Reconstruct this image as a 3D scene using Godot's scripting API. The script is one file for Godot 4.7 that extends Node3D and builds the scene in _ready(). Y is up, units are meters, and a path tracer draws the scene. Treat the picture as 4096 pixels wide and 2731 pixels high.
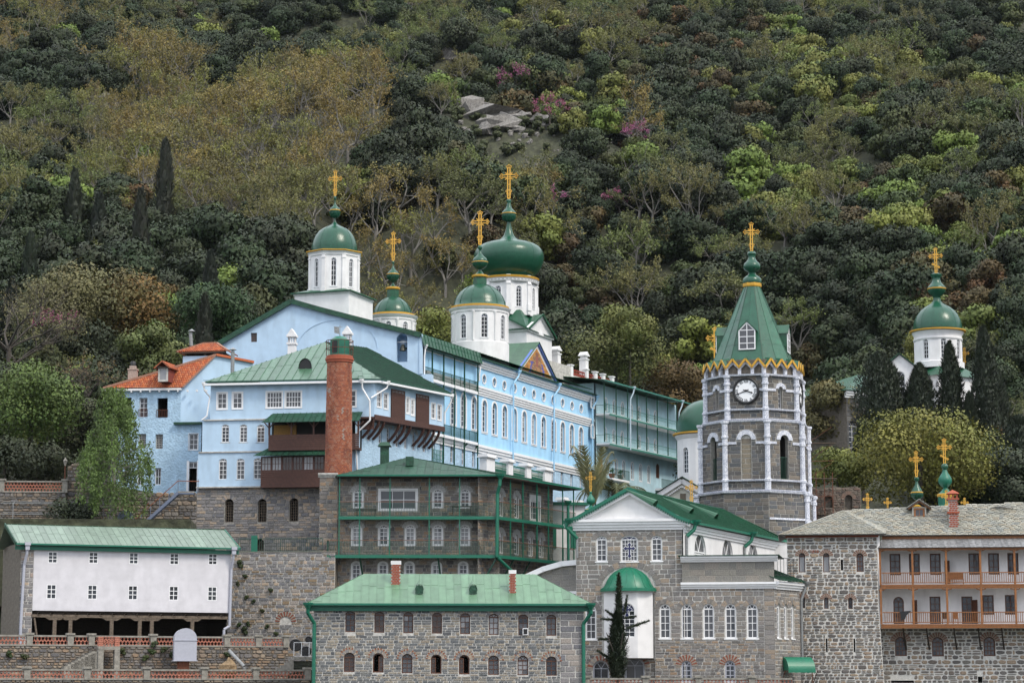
extends Node3D
# A hillside monastery seen from the sea. One unit is one metre; each building is laid out along the planes of its own walls.

var rng := RandomNumberGenerator.new()
var mats := {}
var taken := {}
var shared := {}

func _ready() -> void:
	rng.seed = 20240507
	var cam := Camera3D.new()
	cam.name = "camera"
	cam.position = Vector3(0, 4, 0)
	cam.rotation_degrees = Vector3(8.5, 0, 0)
	cam.fov = 16.8
	cam.near = 1.0
	cam.far = 4000.0
	add_child(cam)
	cam.current = true
	var sky_mat := ProceduralSkyMaterial.new()
	sky_mat.sky_top_color = Color(1.0, 1.02, 1.06)
	sky_mat.sky_horizon_color = Color(0.66, 0.69, 0.73)
	sky_mat.sky_curve = 0.25
	sky_mat.ground_bottom_color = Color(0.28, 0.31, 0.33)
	sky_mat.ground_horizon_color = Color(0.55, 0.58, 0.60)
	var sky := Sky.new()
	sky.sky_material = sky_mat
	var env := Environment.new()
	env.background_mode = Environment.BG_SKY
	env.sky = sky
	env.background_energy_multiplier = 1.0
	env.tonemap_mode = Environment.TONE_MAPPER_LINEAR
	env.tonemap_exposure = 1.85
	env.fog_enabled = true
	env.fog_density = 0.000015
	env.fog_light_color = Color(0.84, 0.88, 0.93)
	env.sdfgi_enabled = true
	env.ssao_enabled = true
	env.ssil_enabled = true
	var we := WorldEnvironment.new()
	we.name = "world"
	we.environment = env
	add_child(we)
	var sun := DirectionalLight3D.new()
	sun.name = "sun"
	sun.light_energy = 0.45
	sun.light_angular_distance = 14.0
	sun.light_color = Color(1.0, 0.97, 0.92)
	sun.rotation_degrees = Vector3(-48, 48, 0)
	sun.shadow_enabled = true
	add_child(sun)
	materials()
	build_land()
	build_hill_church()
	build_light_blue_wing()
	build_great_church()
	build_dome_towers()
	build_blue_house()
	build_orange_roof_house()
	build_clock_tower()
	build_chapel_and_low_church()
	build_balcony_house()
	build_retaining_walls()
	build_grey_church()
	build_slate_house()
	build_white_house()
	build_brown_window_house()
	build_terraces()
	build_near_plants()
	build_forest()

# ---------------------------------------------------------------- shapes
class Shape:
	var v := PackedVector3Array()
	var n := PackedVector3Array()
	var c := PackedColorArray()
	var col := Color.WHITE
	var inv := Transform3D()          # where the next pieces go
	func tri(a: Vector3, b: Vector3, d: Vector3) -> void:   # a, b, d run counter-clockwise as seen from outside
		a = inv * a
		b = inv * b
		d = inv * d
		var m := (b - a).cross(d - a).normalized()
		v.append(a); v.append(d); v.append(b)
		for i in 3:
			n.append(m)
			c.append(col)
	func smooth(a: Vector3, b: Vector3, d: Vector3, na: Vector3, nb: Vector3, nd: Vector3) -> void:
		v.append(inv * a); v.append(inv * d); v.append(inv * b)
		n.append((inv.basis * na).normalized()); n.append((inv.basis * nd).normalized()); n.append((inv.basis * nb).normalized())
		for i in 3:
			c.append(col)
	func leafy(a: Vector3, b: Vector3, d: Vector3, m: Vector3) -> void:
		smooth(a, b, d, m, m, m)
	func quad(a: Vector3, b: Vector3, d: Vector3, e: Vector3) -> void:
		tri(a, b, d)
		tri(a, d, e)
	func box(at: Vector3, s: Vector3, b := Basis()) -> void:
		var x := b.x * s.x * 0.5
		var y := b.y * s.y * 0.5
		var z := b.z * s.z * 0.5
		quad(at - x - y + z, at + x - y + z, at + x + y + z, at - x + y + z)
		quad(at + x - y - z, at - x - y - z, at - x + y - z, at + x + y - z)
		quad(at + x - y + z, at + x - y - z, at + x + y - z, at + x + y + z)
		quad(at - x - y - z, at - x - y + z, at - x + y + z, at - x + y - z)
		quad(at - x + y + z, at + x + y + z, at + x + y - z, at - x + y - z)
		quad(at - x - y - z, at + x - y - z, at + x - y + z, at - x - y + z)
	func span(a: Vector3, b: Vector3) -> void:             # a box between two corners
		box((a + b) / 2.0, (b - a).abs())
	func bar(a: Vector3, b: Vector3, w: float, h: float, up := Vector3.UP) -> void:
		var z := (b - a)
		var l := z.length()
		if l < 1e-5:
			return
		z /= l
		if absf(z.dot(up)) > 0.98:
			up = Vector3.RIGHT if absf(z.x) < 0.9 else Vector3.FORWARD
		var x := up.cross(z).normalized()
		box((a + b) / 2.0, Vector3(w, h, l), Basis(x, z.cross(x), z))
	func tube(path: PackedVector3Array, r0: float, r1: float, k := 6) -> void:
		for i in path.size() - 1:
			var a := path[i]
			var b := path[i + 1]
			var z := (b - a).normalized()
			var x := (Vector3.UP if absf(z.y) < 0.9 else Vector3.RIGHT).cross(z).normalized()
			var y := z.cross(x)
			var ra := lerpf(r0, r1, float(i) / (path.size() - 1))
			var rb := lerpf(r0, r1, float(i + 1) / (path.size() - 1))
			for j in k:
				var p := TAU * j / k
				var q := TAU * (j + 1) / k
				var dp := x * cos(p) + y * sin(p)
				var dq := x * cos(q) + y * sin(q)
				smooth(a + dp * ra, a + dq * ra, b + dq * rb, dp, dq, dq)
				smooth(a + dp * ra, b + dq * rb, b + dp * rb, dp, dq, dp)
	func ring(at: Vector3, R: float, r: float, b := Basis(), k := 12) -> void:
		for i in k:
			var p := TAU * i / k
			var q := TAU * (i + 1) / k
			bar(at + (b.x * cos(p) + b.y * sin(p)) * R, at + (b.x * cos(q) + b.y * sin(q)) * R, r * 2.0, r * 2.0, b.z)
	func prism(pts: PackedVector2Array, z0: float, z1: float) -> void:   # outline runs counter-clockwise in x, y
		if Geometry2D.is_polygon_clockwise(pts) == false:
			pass
		var area := 0.0
		for i in pts.size():
			area += pts[i].cross(pts[(i + 1) % pts.size()])
		if area < 0.0:
			pts.reverse()
		var ids := Geometry2D.triangulate_polygon(pts)
		for i in range(0, ids.size(), 3):
			var a := pts[ids[i]]
			var b := pts[ids[i + 1]]
			var d := pts[ids[i + 2]]
			if (b - a).cross(d - a) < 0.0:
				var t := b
				b = d
				d = t
			tri(Vector3(a.x, a.y, z1), Vector3(b.x, b.y, z1), Vector3(d.x, d.y, z1))
			tri(Vector3(a.x, a.y, z0), Vector3(d.x, d.y, z0), Vector3(b.x, b.y, z0))
		for i in pts.size():
			var a := pts[i]
			var b := pts[(i + 1) % pts.size()]
			quad(Vector3(a.x, a.y, z0), Vector3(b.x, b.y, z0), Vector3(b.x, b.y, z1), Vector3(a.x, a.y, z1))
	func lathe(prof: Array, k := 32, turn := 0.0, flat := false, at := Vector3.ZERO) -> void:   # profile of (radius, height), from below upwards
		var ns := []
		for i in prof.size() - 1:
			var t: Vector2 = prof[i + 1] - prof[i]
			ns.append(Vector2(t.y, -t.x).normalized())
		for i in prof.size() - 1:
			var p: Vector2 = prof[i]
			var q: Vector2 = prof[i + 1]
			var m: Vector2 = ns[i]
			var mp := m
			var mq := m
			if i > 0 and m.dot(ns[i - 1]) > 0.65:
				mp = (m + ns[i - 1]).normalized()
			if i < ns.size() - 1 and m.dot(ns[i + 1]) > 0.65:
				mq = (m + ns[i + 1]).normalized()
			for j in k:
				var a := turn + TAU * j / k
				var b := turn + TAU * (j + 1) / k
				var da := Vector3(sin(a), 0, cos(a))
				var db := Vector3(sin(b), 0, cos(b))
				var A := at + da * p.x + Vector3(0, p.y, 0)
				var B := at + db * p.x + Vector3(0, p.y, 0)
				var C := at + db * q.x + Vector3(0, q.y, 0)
				var D := at + da * q.x + Vector3(0, q.y, 0)
				if flat:
					if p.x > 0.001:
						tri(A, B, C)
					if q.x > 0.001:
						tri(A, C, D)
				else:
					if p.x > 0.001:
						smooth(A, B, C, da * mp.x + Vector3(0, mp.y, 0), db * mp.x + Vector3(0, mp.y, 0), db * mq.x + Vector3(0, mq.y, 0))
					if q.x > 0.001:
						smooth(A, C, D, da * mp.x + Vector3(0, mp.y, 0), db * mq.x + Vector3(0, mq.y, 0), da * mq.x + Vector3(0, mq.y, 0))
	func ball(at: Vector3, r: float, k := 10) -> void:
		var p := []
		for i in k / 2 + 1:
			var a := -PI / 2 + PI * i / (k / 2)
			p.append(Vector2(r * cos(a), r * sin(a)))
		lathe(p, k, 0.0, false, at)
	func mesh() -> ArrayMesh:
		var m := ArrayMesh.new()
		if v.is_empty():
			return m
		var a := []
		a.resize(Mesh.ARRAY_MAX)
		a[Mesh.ARRAY_VERTEX] = v
		a[Mesh.ARRAY_NORMAL] = n
		a[Mesh.ARRAY_COLOR] = c
		m.add_surface_from_arrays(Mesh.PRIMITIVE_TRIANGLES, a)
		return m

func slab(parent: Node, called: String, m: Material, f: Transform3D, a: Vector3, b: Vector3) -> MeshInstance3D:
	var s := Shape.new()
	s.span(a, b)
	return put(parent, called, s, m, f)

func V2(x: float, y: float) -> Vector2:
	return Vector2(x, y)

func V3(x: float, y: float, z: float) -> Vector3:
	return Vector3(x, y, z)

func moved3(at: Vector3) -> Transform3D:
	return Transform3D(Basis(), at)

func numbered(parent: Node, called: String) -> String:
	var key := "%d/%s" % [parent.get_instance_id(), called]
	var k: int = taken.get(key, 0)
	taken[key] = k+1
	return called if k == 0 else "%s_%03d" % [called, k]

func tag(o: Node, label: String, category: String, group := "", kind := "") -> Node:
	if label: o.set_meta("label", label)
	if category: o.set_meta("category", category)
	if group: o.set_meta("group", group)
	if kind: o.set_meta("kind", kind)
	return o

func thing(called: String, label: String, category: String, where := Transform3D(), group := "") -> Node3D:
	var o := Node3D.new()
	o.name = numbered(self, called)
	add_child(o, true)
	o.transform = where
	tag(o, label, category, group)
	return o

# Commits a shape as ONE mesh under parent; world says where the shape's own axes lie.
func put(parent: Node, called: String, shape, m: Material, world := Transform3D()) -> MeshInstance3D:
	var o := MeshInstance3D.new()
	o.name = numbered(parent, called)
	o.mesh = shape.mesh() if shape is Shape else shape
	o.material_override = m
	parent.add_child(o, true)
	o.transform = world if parent == self else (parent as Node3D).global_transform.affine_inverse()*world
	return o

func stuff(o: Node) -> Node:
	o.set_meta("kind", "stuff")
	return o

func structure(o: Node) -> Node:
	o.set_meta("kind", "structure")
	return o

# A frame: x along a wall, y up from sea level, z outwards.
func fr(x: float, z: float, deg: float) -> Transform3D:
	return Transform3D(Basis(Vector3.UP, deg_to_rad(deg)),V3(x, 0, z))

func beside(f: Transform3D, u: float, out: float, turn: float) -> Transform3D:
	return f*Transform3D(Basis(Vector3.UP, deg_to_rad(turn)),V3(u, 0, out))

func moved(f: Transform3D, u: float, y: float, out: float) -> Transform3D:
	return f*moved3(V3(u, y, out))

# A sloping frame from two eave corners and a point up the slope.
func slope(a: Vector3, b: Vector3, up: Vector3) -> Transform3D:
	var e := (b-a).normalized()
	var s := (up-a)
	s = (s-e*s.dot(e)).normalized()
	return Transform3D(Basis(e, s, e.cross(s)), a)

func flat_points(f: Transform3D, pts: Array) -> PackedVector2Array:
	var inv := f.affine_inverse()
	var r := PackedVector2Array()
	for p in pts:
		var q: Vector3 = inv*p
		r.append(V2(q.x, q.y))
	return r

# ---------------------------------------------------------------- colours and materials
func lin(r: float, g: float, b: float) -> Color:
	return Color(r, g, b).linear_to_srgb()

func noise(freq: float, octaves := 4, s := 1, kind := FastNoiseLite.TYPE_SIMPLEX_SMOOTH) -> FastNoiseLite:
	var f := FastNoiseLite.new()
	f.noise_type = kind
	f.frequency = freq
	f.fractal_octaves = octaves
	f.seed = s
	return f

func grain(lo: float, hi: float, freq: float, s: int, octaves := 5, size := 512) -> NoiseTexture2D:
	var key := "grain %s" % [[lo, hi, freq, s, octaves, size]]
	if shared.has(key):
		return shared[key]
	var t := NoiseTexture2D.new()
	t.width = size
	t.height = size
	t.seamless = true
	t.noise = noise(freq, octaves, s)
	var g := Gradient.new()
	g.set_color(0, Color(lo, lo, lo))
	g.set_color(1, Color(hi, hi, hi))
	t.color_ramp = g
	shared[key] = t
	return t

func relief(freq: float, s: int, octaves := 4) -> NoiseTexture2D:
	var key := "relief %s" % [[freq, s, octaves]]
	if shared.has(key):
		return shared[key]
	var t := NoiseTexture2D.new()
	t.width = 512
	t.height = 512
	t.seamless = true
	t.noise = noise(freq, octaves, s)
	shared[key] = t
	return t

# colour in linear base values; mottled by a tiled grain of so many metres, with relief in centimetres
func mat(called: String, c: Color, rough := .85, mottle := .15, tile := 6.0, bump := .0, metal := .0, vc := false, freq := .012) -> StandardMaterial3D:
	var m := StandardMaterial3D.new()
	m.resource_name = called
	m.albedo_color = c.linear_to_srgb()
	m.roughness = rough
	m.metallic = metal
	m.vertex_color_use_as_albedo = vc
	m.cull_mode = BaseMaterial3D.CULL_DISABLED
	if mottle > .0:
		m.albedo_texture = grain(1.0-mottle, 1.0, freq, 3+int(tile*7) % 5)
	if bump > .0:
		m.heightmap_enabled = true
		m.heightmap_texture = relief(.03,5)
		m.heightmap_scale = bump
	if "plaster" in called:
		m.detail_enabled = true
		m.detail_blend_mode = BaseMaterial3D.BLEND_MODE_MUL
		m.detail_albedo = grain(.93,1.04,.012,31)
		m.detail_uv_layer = BaseMaterial3D.DETAIL_UV_2
		m.uv2_triplanar = true
		m.uv2_world_triplanar = true
		m.uv2_scale = V3(.13,.03,.13)
	if mottle > .0 or bump > .0:
		m.uv1_triplanar = true
		m.uv1_world_triplanar = true
		m.uv1_scale = Vector3.ONE/tile
	mats[called] = m
	return m

func materials() -> void:
	mat("sky blue plaster", Color(.48,.64,.80),.9,.05,7.0)
	mat("rough blue plaster", Color(.46,.645,.81),.9,.14,5.0,6.0)
	mat("strong blue plaster", Color(.37,.64,.87),.9,.05,9.0)
	mat("teal blue plaster", Color(.50,.71,.80),.9,.10,8.0)
	mat("white plaster", Color(.80,.79,.79),.9,.07,8.0)
	mat("white paint", Color(.80,.80,.81),.55,.05,4.0)
	mat("cream plaster", Color(.72,.71,.62),.9,.10,5.0)
	mat("cool white plaster", Color(.66,.645,.68),.9,.08,6.0)
	mat("old white plaster", Color(.66,.63,.58),.9,.30,4.0)
	mat("green metal", Color(.012,.105,.048),.38,.30,5.0,.0,.0)
	mat("dome green", Color(.010,.085,.046),.30,.18,4.0,1.2)
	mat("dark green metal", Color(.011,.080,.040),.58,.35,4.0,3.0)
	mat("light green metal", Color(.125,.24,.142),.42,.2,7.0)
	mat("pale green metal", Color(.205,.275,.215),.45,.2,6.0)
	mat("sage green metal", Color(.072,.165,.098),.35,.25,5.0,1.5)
	mat("green trim", Color(.008,.14,.085),.45,.10,3.0)
	mat("dark green trim", Color(.006,.06,.035),.45,.10,3.0)
	mat("seafoam trim", Color(.06,.24,.19),.5,.2,3.0)
	mat("gold", Color(.78,.43,.07),.4,.12,1.0,.0,.45)
	mat("gold trim", Color(.66,.36,.035),.5,.15,1.0,.0,.1)
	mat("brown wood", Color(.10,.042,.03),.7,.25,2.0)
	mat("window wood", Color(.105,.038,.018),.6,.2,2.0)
	mat("orange wood", Color(.33,.125,.032),.55,.25,2.0)
	mat("old timber", Color(.20,.155,.115),.9,.4,1.5)
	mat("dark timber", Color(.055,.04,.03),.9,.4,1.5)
	mat("pale mortar", Color(.64,.62,.58),.95,.25,2.0,1.5)
	mat("white mortar", Color(.68,.66,.62),.95,.15,2.0,2.0)
	mat("grey mortar", Color(.40,.38,.345),.95,.3,2.0,1.5)
	mat("earth mortar", Color(.21,.18,.145),.95,.35,2.5,2.5)
	mat("stone", Color.WHITE, .9,.30,1.3,1.2,.0, true, .02)
	mat("marble", Color(.66,.67,.70),.4,.0)
	mat("concrete", Color(.33,.31,.27),.9,.3,3.0,.8)
	mat("brick", Color(.40,.105,.055),.9,.2,1.0,.0,.0)
	mat("orange tile", Color(.56,.145,.055),.85,.2,1.0)
	mat("grey paint", Color(.40,.41,.47),.5,.06,2.0)
	mat("steel blue paint", Color(.15,.18,.26),.5,.1,2.0)
	mat("zinc", Color(.33,.34,.34),.45,.3,1.5,.0,.3)
	mat("zinc roof", Color(.33,.33,.33),.5,.45,2.5,.0,.2)
	mat("rust", Color(.18,.06,.03),.85,.4,1.0)
	mat("black", Color(.008,.008,.009),.5,.0)
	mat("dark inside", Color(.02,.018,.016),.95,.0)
	mat("dark blue paint", Color(.02,.04,.22),.5,.1,2.0)
	mat("steel rail", Color(.05,.055,.065),.5,.0)
	mat("slate dark edge", Color(.10,.095,.085),.9,.2,1.0)
	mat("bark", Color(.10,.085,.07),.95,.4,1.0)
	mat("pale bark", Color(.30,.28,.25),.95,.4,1.0)
	mat("leaf", Color.WHITE, .7,.0,1.0,.0,.0, true)
	mats["leaf"].backlight_enabled = true
	mats["leaf"].backlight = Color(.35,.35,.25)
	mat("vertex paint", Color.WHITE, .85,.12,2.0,.0,.0, true)
	for g in [["clear glass", .028,.032,.040], ["grey glass", .075,.077,.085], ["curtained glass", .26,.26,.27], ["dark glass", .010,.011,.013], ["blue glass", .012,.014,.075], ["brown glass", .05,.035,.03], ["yellow glass", .30,.19,.06]]:
		var m := mat(g[0], Color(g[1], g[2], g[3]),.12,.0)
		m.metallic_specular = .55
	# veined marble of the clock tower
	var vein := NoiseTexture2D.new()
	vein.width = 512
	vein.height = 512
	vein.seamless = true
	var vn := noise(.012,4,9)
	vn.fractal_type = FastNoiseLite.FRACTAL_RIDGED
	vn.domain_warp_enabled = true
	vn.domain_warp_amplitude = 40.0
	vein.noise = vn
	var gr := Gradient.new()
	gr.offsets = PackedFloat32Array([.0,.55,.78,1.0])
	gr.colors = PackedColorArray([Color(1,1,1), Color(.97,.97,.98), Color(.70,.72,.78), Color(.55,.58,.66)])
	vein.color_ramp = gr
	mats["marble"].albedo_texture = vein
	mats["marble"].uv1_triplanar = true
	mats["marble"].uv1_world_triplanar = true
	mats["marble"].uv1_scale = V3(.45,.3,.45)

func leaf_mat(tint: Color) -> StandardMaterial3D:
	var key := "leaf %s" % tint
	if not shared.has(key):
		var m: StandardMaterial3D = mats["leaf"].duplicate()
		m.albedo_color = tint.linear_to_srgb()
		shared[key] = m
	return shared[key]

# ---------------------------------------------------------------- walls and openings
func op(u: float, v: float, w: float, h: float, rise := .0) -> Dictionary:
	return {"u": u, "v": v, "w": w, "h": h, "rise": rise}

func ops(at: Array, w: float, h: float, rise := .0) -> Array:
	var r := []
	for p in at:
		r.append(op(p.x, p.y, w, h, rise))
	return r

func outline(o: Dictionary, grow := .0, k := 10) -> PackedVector2Array:
	var r := PackedVector2Array()
	var w: float = o.w/2.0+grow
	var top: float = o.v+o.h-o.rise
	r.append(V2(o.u-w, o.v-grow))
	r.append(V2(o.u+w, o.v-grow))
	if o.rise > .01:
		for i in k+1:
			var a := PI*i/k
			r.append(V2(o.u+w*cos(a), top+(o.rise+grow)*sin(a)))
	else:
		r.append(V2(o.u+w, o.v+o.h+grow))
		r.append(V2(o.u-w, o.v+o.h+grow))
	return r

func rect(u0: float, v0: float, u1: float, v1: float) -> PackedVector2Array:
	return PackedVector2Array([V2(u0, v0),V2(u1, v0),V2(u1, v1),V2(u0, v1)])

# One wall face with real openings and reveals. The face lies on the frame's z = out.
func wall(parent: Node, f: Transform3D, poly: PackedVector2Array, holes: Array, m: Material, reveal := .25, called := "wall", out := .0) -> MeshInstance3D:
	var s := Shape.new()
	var us := []
	var lo := V2(1e9,1e9)
	var hi := V2(-1e9,-1e9)
	for p in poly:
		lo = lo.min(p)
		hi = hi.max(p)
	us = [lo.x, hi.x]
	for o in holes:
		for e in [o.u-o.w/2.0, o.u+o.w/2.0]:
			if e > lo.x+.001 and e < hi.x-.001:
				us.append(e)
	us.sort()
	for i in us.size()-1:
		var a: float = us[i]
		var b: float = us[i+1]
		if b-a < .002:
			continue
		var mid := (a+b)/2.0
		var cuts := []
		for o in holes:
			if absf(mid-o.u) < o.w/2.0:
				cuts.append([o.v, o.v+o.h])
		cuts.sort_custom(func(p, q): return p[0] < q[0])
		var y := lo.y
		cuts.append([hi.y, hi.y])
		for k in cuts:
			if k[0] > y+.001:
				for piece in Geometry2D.intersect_polygons(rect(a, y, b, k[0]), poly):
					face(s, piece, out)
			y = maxf(y, k[1])
	for o in holes:
		var ring := outline(o)
		var top: float = o.v+o.h
		if o.rise > .01:
			var l := V2(o.u-o.w/2.0, top)
			var r := V2(o.u+o.w/2.0, top)
			for i in range(2, ring.size()-1):
				var c: Vector2 = r if i < 7 else l
				var p := ring[i]
				var q := ring[i+1]
				s.tri(V3(c.x, c.y, out),V3(q.x, q.y, out),V3(p.x, p.y, out))
			s.tri(V3(r.x, r.y, out),V3(l.x, l.y, out),V3(o.u, top, out))
		for i in ring.size():
			var p := ring[i]
			var q := ring[(i+1) % ring.size()]
			s.quad(V3(p.x, p.y, out-reveal),V3(p.x, p.y, out),V3(q.x, q.y, out),V3(q.x, q.y, out-reveal))
	return put(parent, called, s, m, f)

func face(s: Shape, poly: PackedVector2Array, z: float) -> void:
	var ids := Geometry2D.triangulate_polygon(poly)
	for i in range(0, ids.size(),3):
		var a := poly[ids[i]]
		var b := poly[ids[i+1]]
		var d := poly[ids[i+2]]
		if (b-a).cross(d-a) < .0:
			var t := b
			b = d
			d = t
		s.tri(V3(a.x, a.y, z),V3(b.x, b.y, z),V3(d.x, d.y, z))

# A band between an outline and the same outline grown: frames, architraves, arch rings
func band(s: Shape, inner: PackedVector2Array, outer: PackedVector2Array, z0: float, z1: float, closed := true) -> void:
	var k := inner.size()
	for i in (k if closed else k-1):
		var a := inner[i]
		var b := inner[(i+1) % k]
		var c := outer[(i+1) % k]
		var d := outer[i]
		s.quad(V3(d.x, d.y, z1),V3(c.x, c.y, z1),V3(b.x, b.y, z1),V3(a.x, a.y, z1))
		s.quad(V3(a.x, a.y, z1),V3(b.x, b.y, z1),V3(b.x, b.y, z0),V3(a.x, a.y, z0))
		s.quad(V3(c.x, c.y, z1),V3(d.x, d.y, z1),V3(d.x, d.y, z0),V3(c.x, c.y, z0))

# A window set into an opening: window (its frame) > panes. style: cols, rows, frame, glass (list), back (depth), bar, trim (architrave width), trim_mat, sill, heavy (a thick transom below the fanlight)
func window(parent: Node, f: Transform3D, o: Dictionary, style: Dictionary, called := "window") -> MeshInstance3D:
	var cols: int = style.get("cols", 2)
	var rows: int = style.get("rows", 3)
	var b: float = style.get("border", .07)
	var bar: float = style.get("bar", .045)
	var back: float = style.get("back", .2)
	var key := "window %.2f %.2f %.2f %d %d %.3f %.3f %s" % [o.w, o.h, o.rise, cols, rows, b, bar, style.get("heavy", false)]
	var at := {"u": .0, "v": .0, "w": o.w, "h": o.h, "rise": o.rise}
	var spring: float = o.h-o.rise
	if not shared.has(key):
		var s := Shape.new()
		band(s, outline(at, -b), outline(at),-.03,.05)
		for i in range(1, cols):
			var x: float = -o.w/2.0+b+(o.w-2*b)*i/cols
			s.span(V3(x-bar/2, b*.9,-.03),V3(x+bar/2, spring if o.rise > .01 else o.h-b*.9,.03))
		for j in range(1, rows):
			var y: float = b+(spring-b-(b if o.rise < .01 else .0))*j/rows
			s.span(V3(-o.w/2+b*.9, y-bar/2,-.03),V3(o.w/2-b*.9, y+bar/2,.027))
		if o.rise > .01:
			var t: float = bar*(2.2 if style.get("heavy", false) else 1.2)
			s.span(V3(-o.w/2+b*.9, spring-t/2,-.03),V3(o.w/2-b*.9, spring+t/2,.045))
			if o.rise > .25:
				for a in ([PI*.32, PI*.68] if o.w > .6 else [PI/2]):
					s.bar(V3(0, spring, .0),V3(o.w*.47*cos(a), spring+(o.rise-b*.5)*sin(a),.0), bar, .05,Vector3.BACK)
		shared[key] = s.mesh()
	var n := put(parent, called, shared[key], style.get("frame", mats["white paint"]), moved(f, o.u, o.v, -back))
	var glass: Array = style.get("glass", ["grey glass"])
	var pick: String = glass[rng.randi() % glass.size()]
	var cw: float = (o.w-2*b)/cols
	var ch: float = (spring-b-(b if o.rise < .01 else .0))/rows
	for j in rows:
		for i in cols:
			var g: String = pick if rng.randf() < .9 else glass[rng.randi() % glass.size()]
			pane(n, g, V3(-o.w/2+b+cw*(i+.5), b+ch*(j+.5),-.012),V2(cw, ch))
	if o.rise > .01:
		var key2 := "fan %.2f %.2f" % [o.w, o.rise]
		if not shared.has(key2):
			var s := Shape.new()
			var p := outline({"u": .0, "v": .0, "w": o.w-b, "h": o.rise-b/2, "rise": o.rise-b/2-.001})
			face(s, p, .0)
			shared[key2] = s.mesh()
		var fan := MeshInstance3D.new()
		fan.name = numbered(n, "pane")
		fan.mesh = shared[key2]
		fan.material_override = mats[style.get("fan", pick)]
		fan.position = V3(0, spring, -.012)
		n.add_child(fan, true)
	if style.get("trim", .0) > .0:
		var tk := "trim %s %.2f" % [key, style.trim]
		if not shared.has(tk):
			var s := Shape.new()
			band(s, outline(at, .0), outline(at, style.trim), back-.05, back+style.get("proud", .05))
			shared[tk] = s.mesh()
		var t := MeshInstance3D.new()
		t.name = numbered(n, "surround")
		t.mesh = shared[tk]
		t.material_override = style.get("trim_mat", mats["white paint"])
		n.add_child(t, true)
	if style.get("sill", .0) > .0:
		var sk := "sill %.2f %.2f %.2f" % [o.w, style.sill, back]
		if not shared.has(sk):
			var s := Shape.new()
			s.span(V3(-o.w/2-.12,-.1,-.02),V3(o.w/2+.12,-.003, back+style.sill))
			shared[sk] = s.mesh()
		var t := MeshInstance3D.new()
		t.name = numbered(n, "sill")
		t.mesh = shared[sk]
		t.material_override = style.get("sill_mat", mats["white paint"])
		n.add_child(t, true)
	return n

func pane(n: Node, glass: String, at: Vector3, size: Vector2) -> void:
	if not shared.has("pane"):
		var s := Shape.new()
		s.box(Vector3.ZERO, V3(1,1,.012))
		shared["pane"] = s.mesh()
	var p := MeshInstance3D.new()
	p.name = numbered(n, "pane")
	p.mesh = shared["pane"]
	p.material_override = mats[glass]
	p.transform = Transform3D(Basis.from_euler(V3(rng.randf_range(-.012,.012), rng.randf_range(-.012,.012),0))*Basis.from_scale(V3(size.x, size.y, 1)), at)
	n.add_child(p, true)

# A dark room behind an open hole
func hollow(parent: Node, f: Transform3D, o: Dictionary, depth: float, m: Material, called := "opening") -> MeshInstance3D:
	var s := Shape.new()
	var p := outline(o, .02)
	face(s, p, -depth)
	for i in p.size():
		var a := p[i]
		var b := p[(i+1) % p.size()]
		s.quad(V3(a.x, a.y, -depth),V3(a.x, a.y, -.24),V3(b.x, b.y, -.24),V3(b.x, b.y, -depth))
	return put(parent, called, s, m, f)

# ---------------------------------------------------------------- masonry
func unit_stone(k: int) -> ArrayMesh:
	var key := "stone %d" % k
	if shared.has(key):
		return shared[key]
	var r := RandomNumberGenerator.new()
	r.seed = 100+k
	var s := Shape.new()
	s.col = Color.WHITE
	var rough := k >= 4
	var pts := stone_outline(r, rough)
	stone_solid(s, pts, .0,.0,1.0,1.0,1.0,.07 if not rough else .12)
	shared[key] = s.mesh()
	return shared[key]

func stone_outline(r: RandomNumberGenerator, rough: bool) -> PackedVector2Array:
	var j := .11 if rough else .025
	if not rough:
		var q := PackedVector2Array()
		for p in [V2(-.5,-.5),V2(.5,-.5),V2(.5,.5),V2(-.5,.5)]:
			q.append(p*(1.0-r.randf()*j*2.0) )
		return q
	var res := PackedVector2Array()
	var cut := .12+.16*r.randf()
	for p in [V2(-.5,-.5+cut),V2(-.5+cut, -.5),V2(.5-cut, -.5),V2(.5,-.5+cut),V2(.5,.5-cut),V2(.5-cut, .5),V2(-.5+cut, .5),V2(-.5,.5-cut)]:
		res.append(p*(1.0-r.randf()*j)+V2(r.randf_range(-j, j), r.randf_range(-j, j))*.45)
	return res

func stone_solid(s: Shape, pts: PackedVector2Array, u: float, v: float, w: float, h: float, d: float, inset: float) -> void:
	var k := pts.size()
	var low := []
	var top := []
	for p in pts:
		low.append(V3(u+p.x*w, v+p.y*h, .0))
		top.append(V3(u+p.x*(w-2*inset*minf(w, h)), v+p.y*(h-2*inset*minf(w, h)), d))
	for i in k:
		s.quad(low[i], low[(i+1) % k], top[(i+1) % k], top[i])
	for i in range(1, k-1):
		s.tri(top[0], top[i], top[i+1])

func stone_mat(c: Color) -> StandardMaterial3D:
	var key := "stone %s" % c
	if not shared.has(key):
		var m: StandardMaterial3D = mats["stone"].duplicate()
		m.albedo_color = c.linear_to_srgb()
		m.vertex_color_use_as_albedo = false
		shared[key] = m
	return shared[key]

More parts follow.
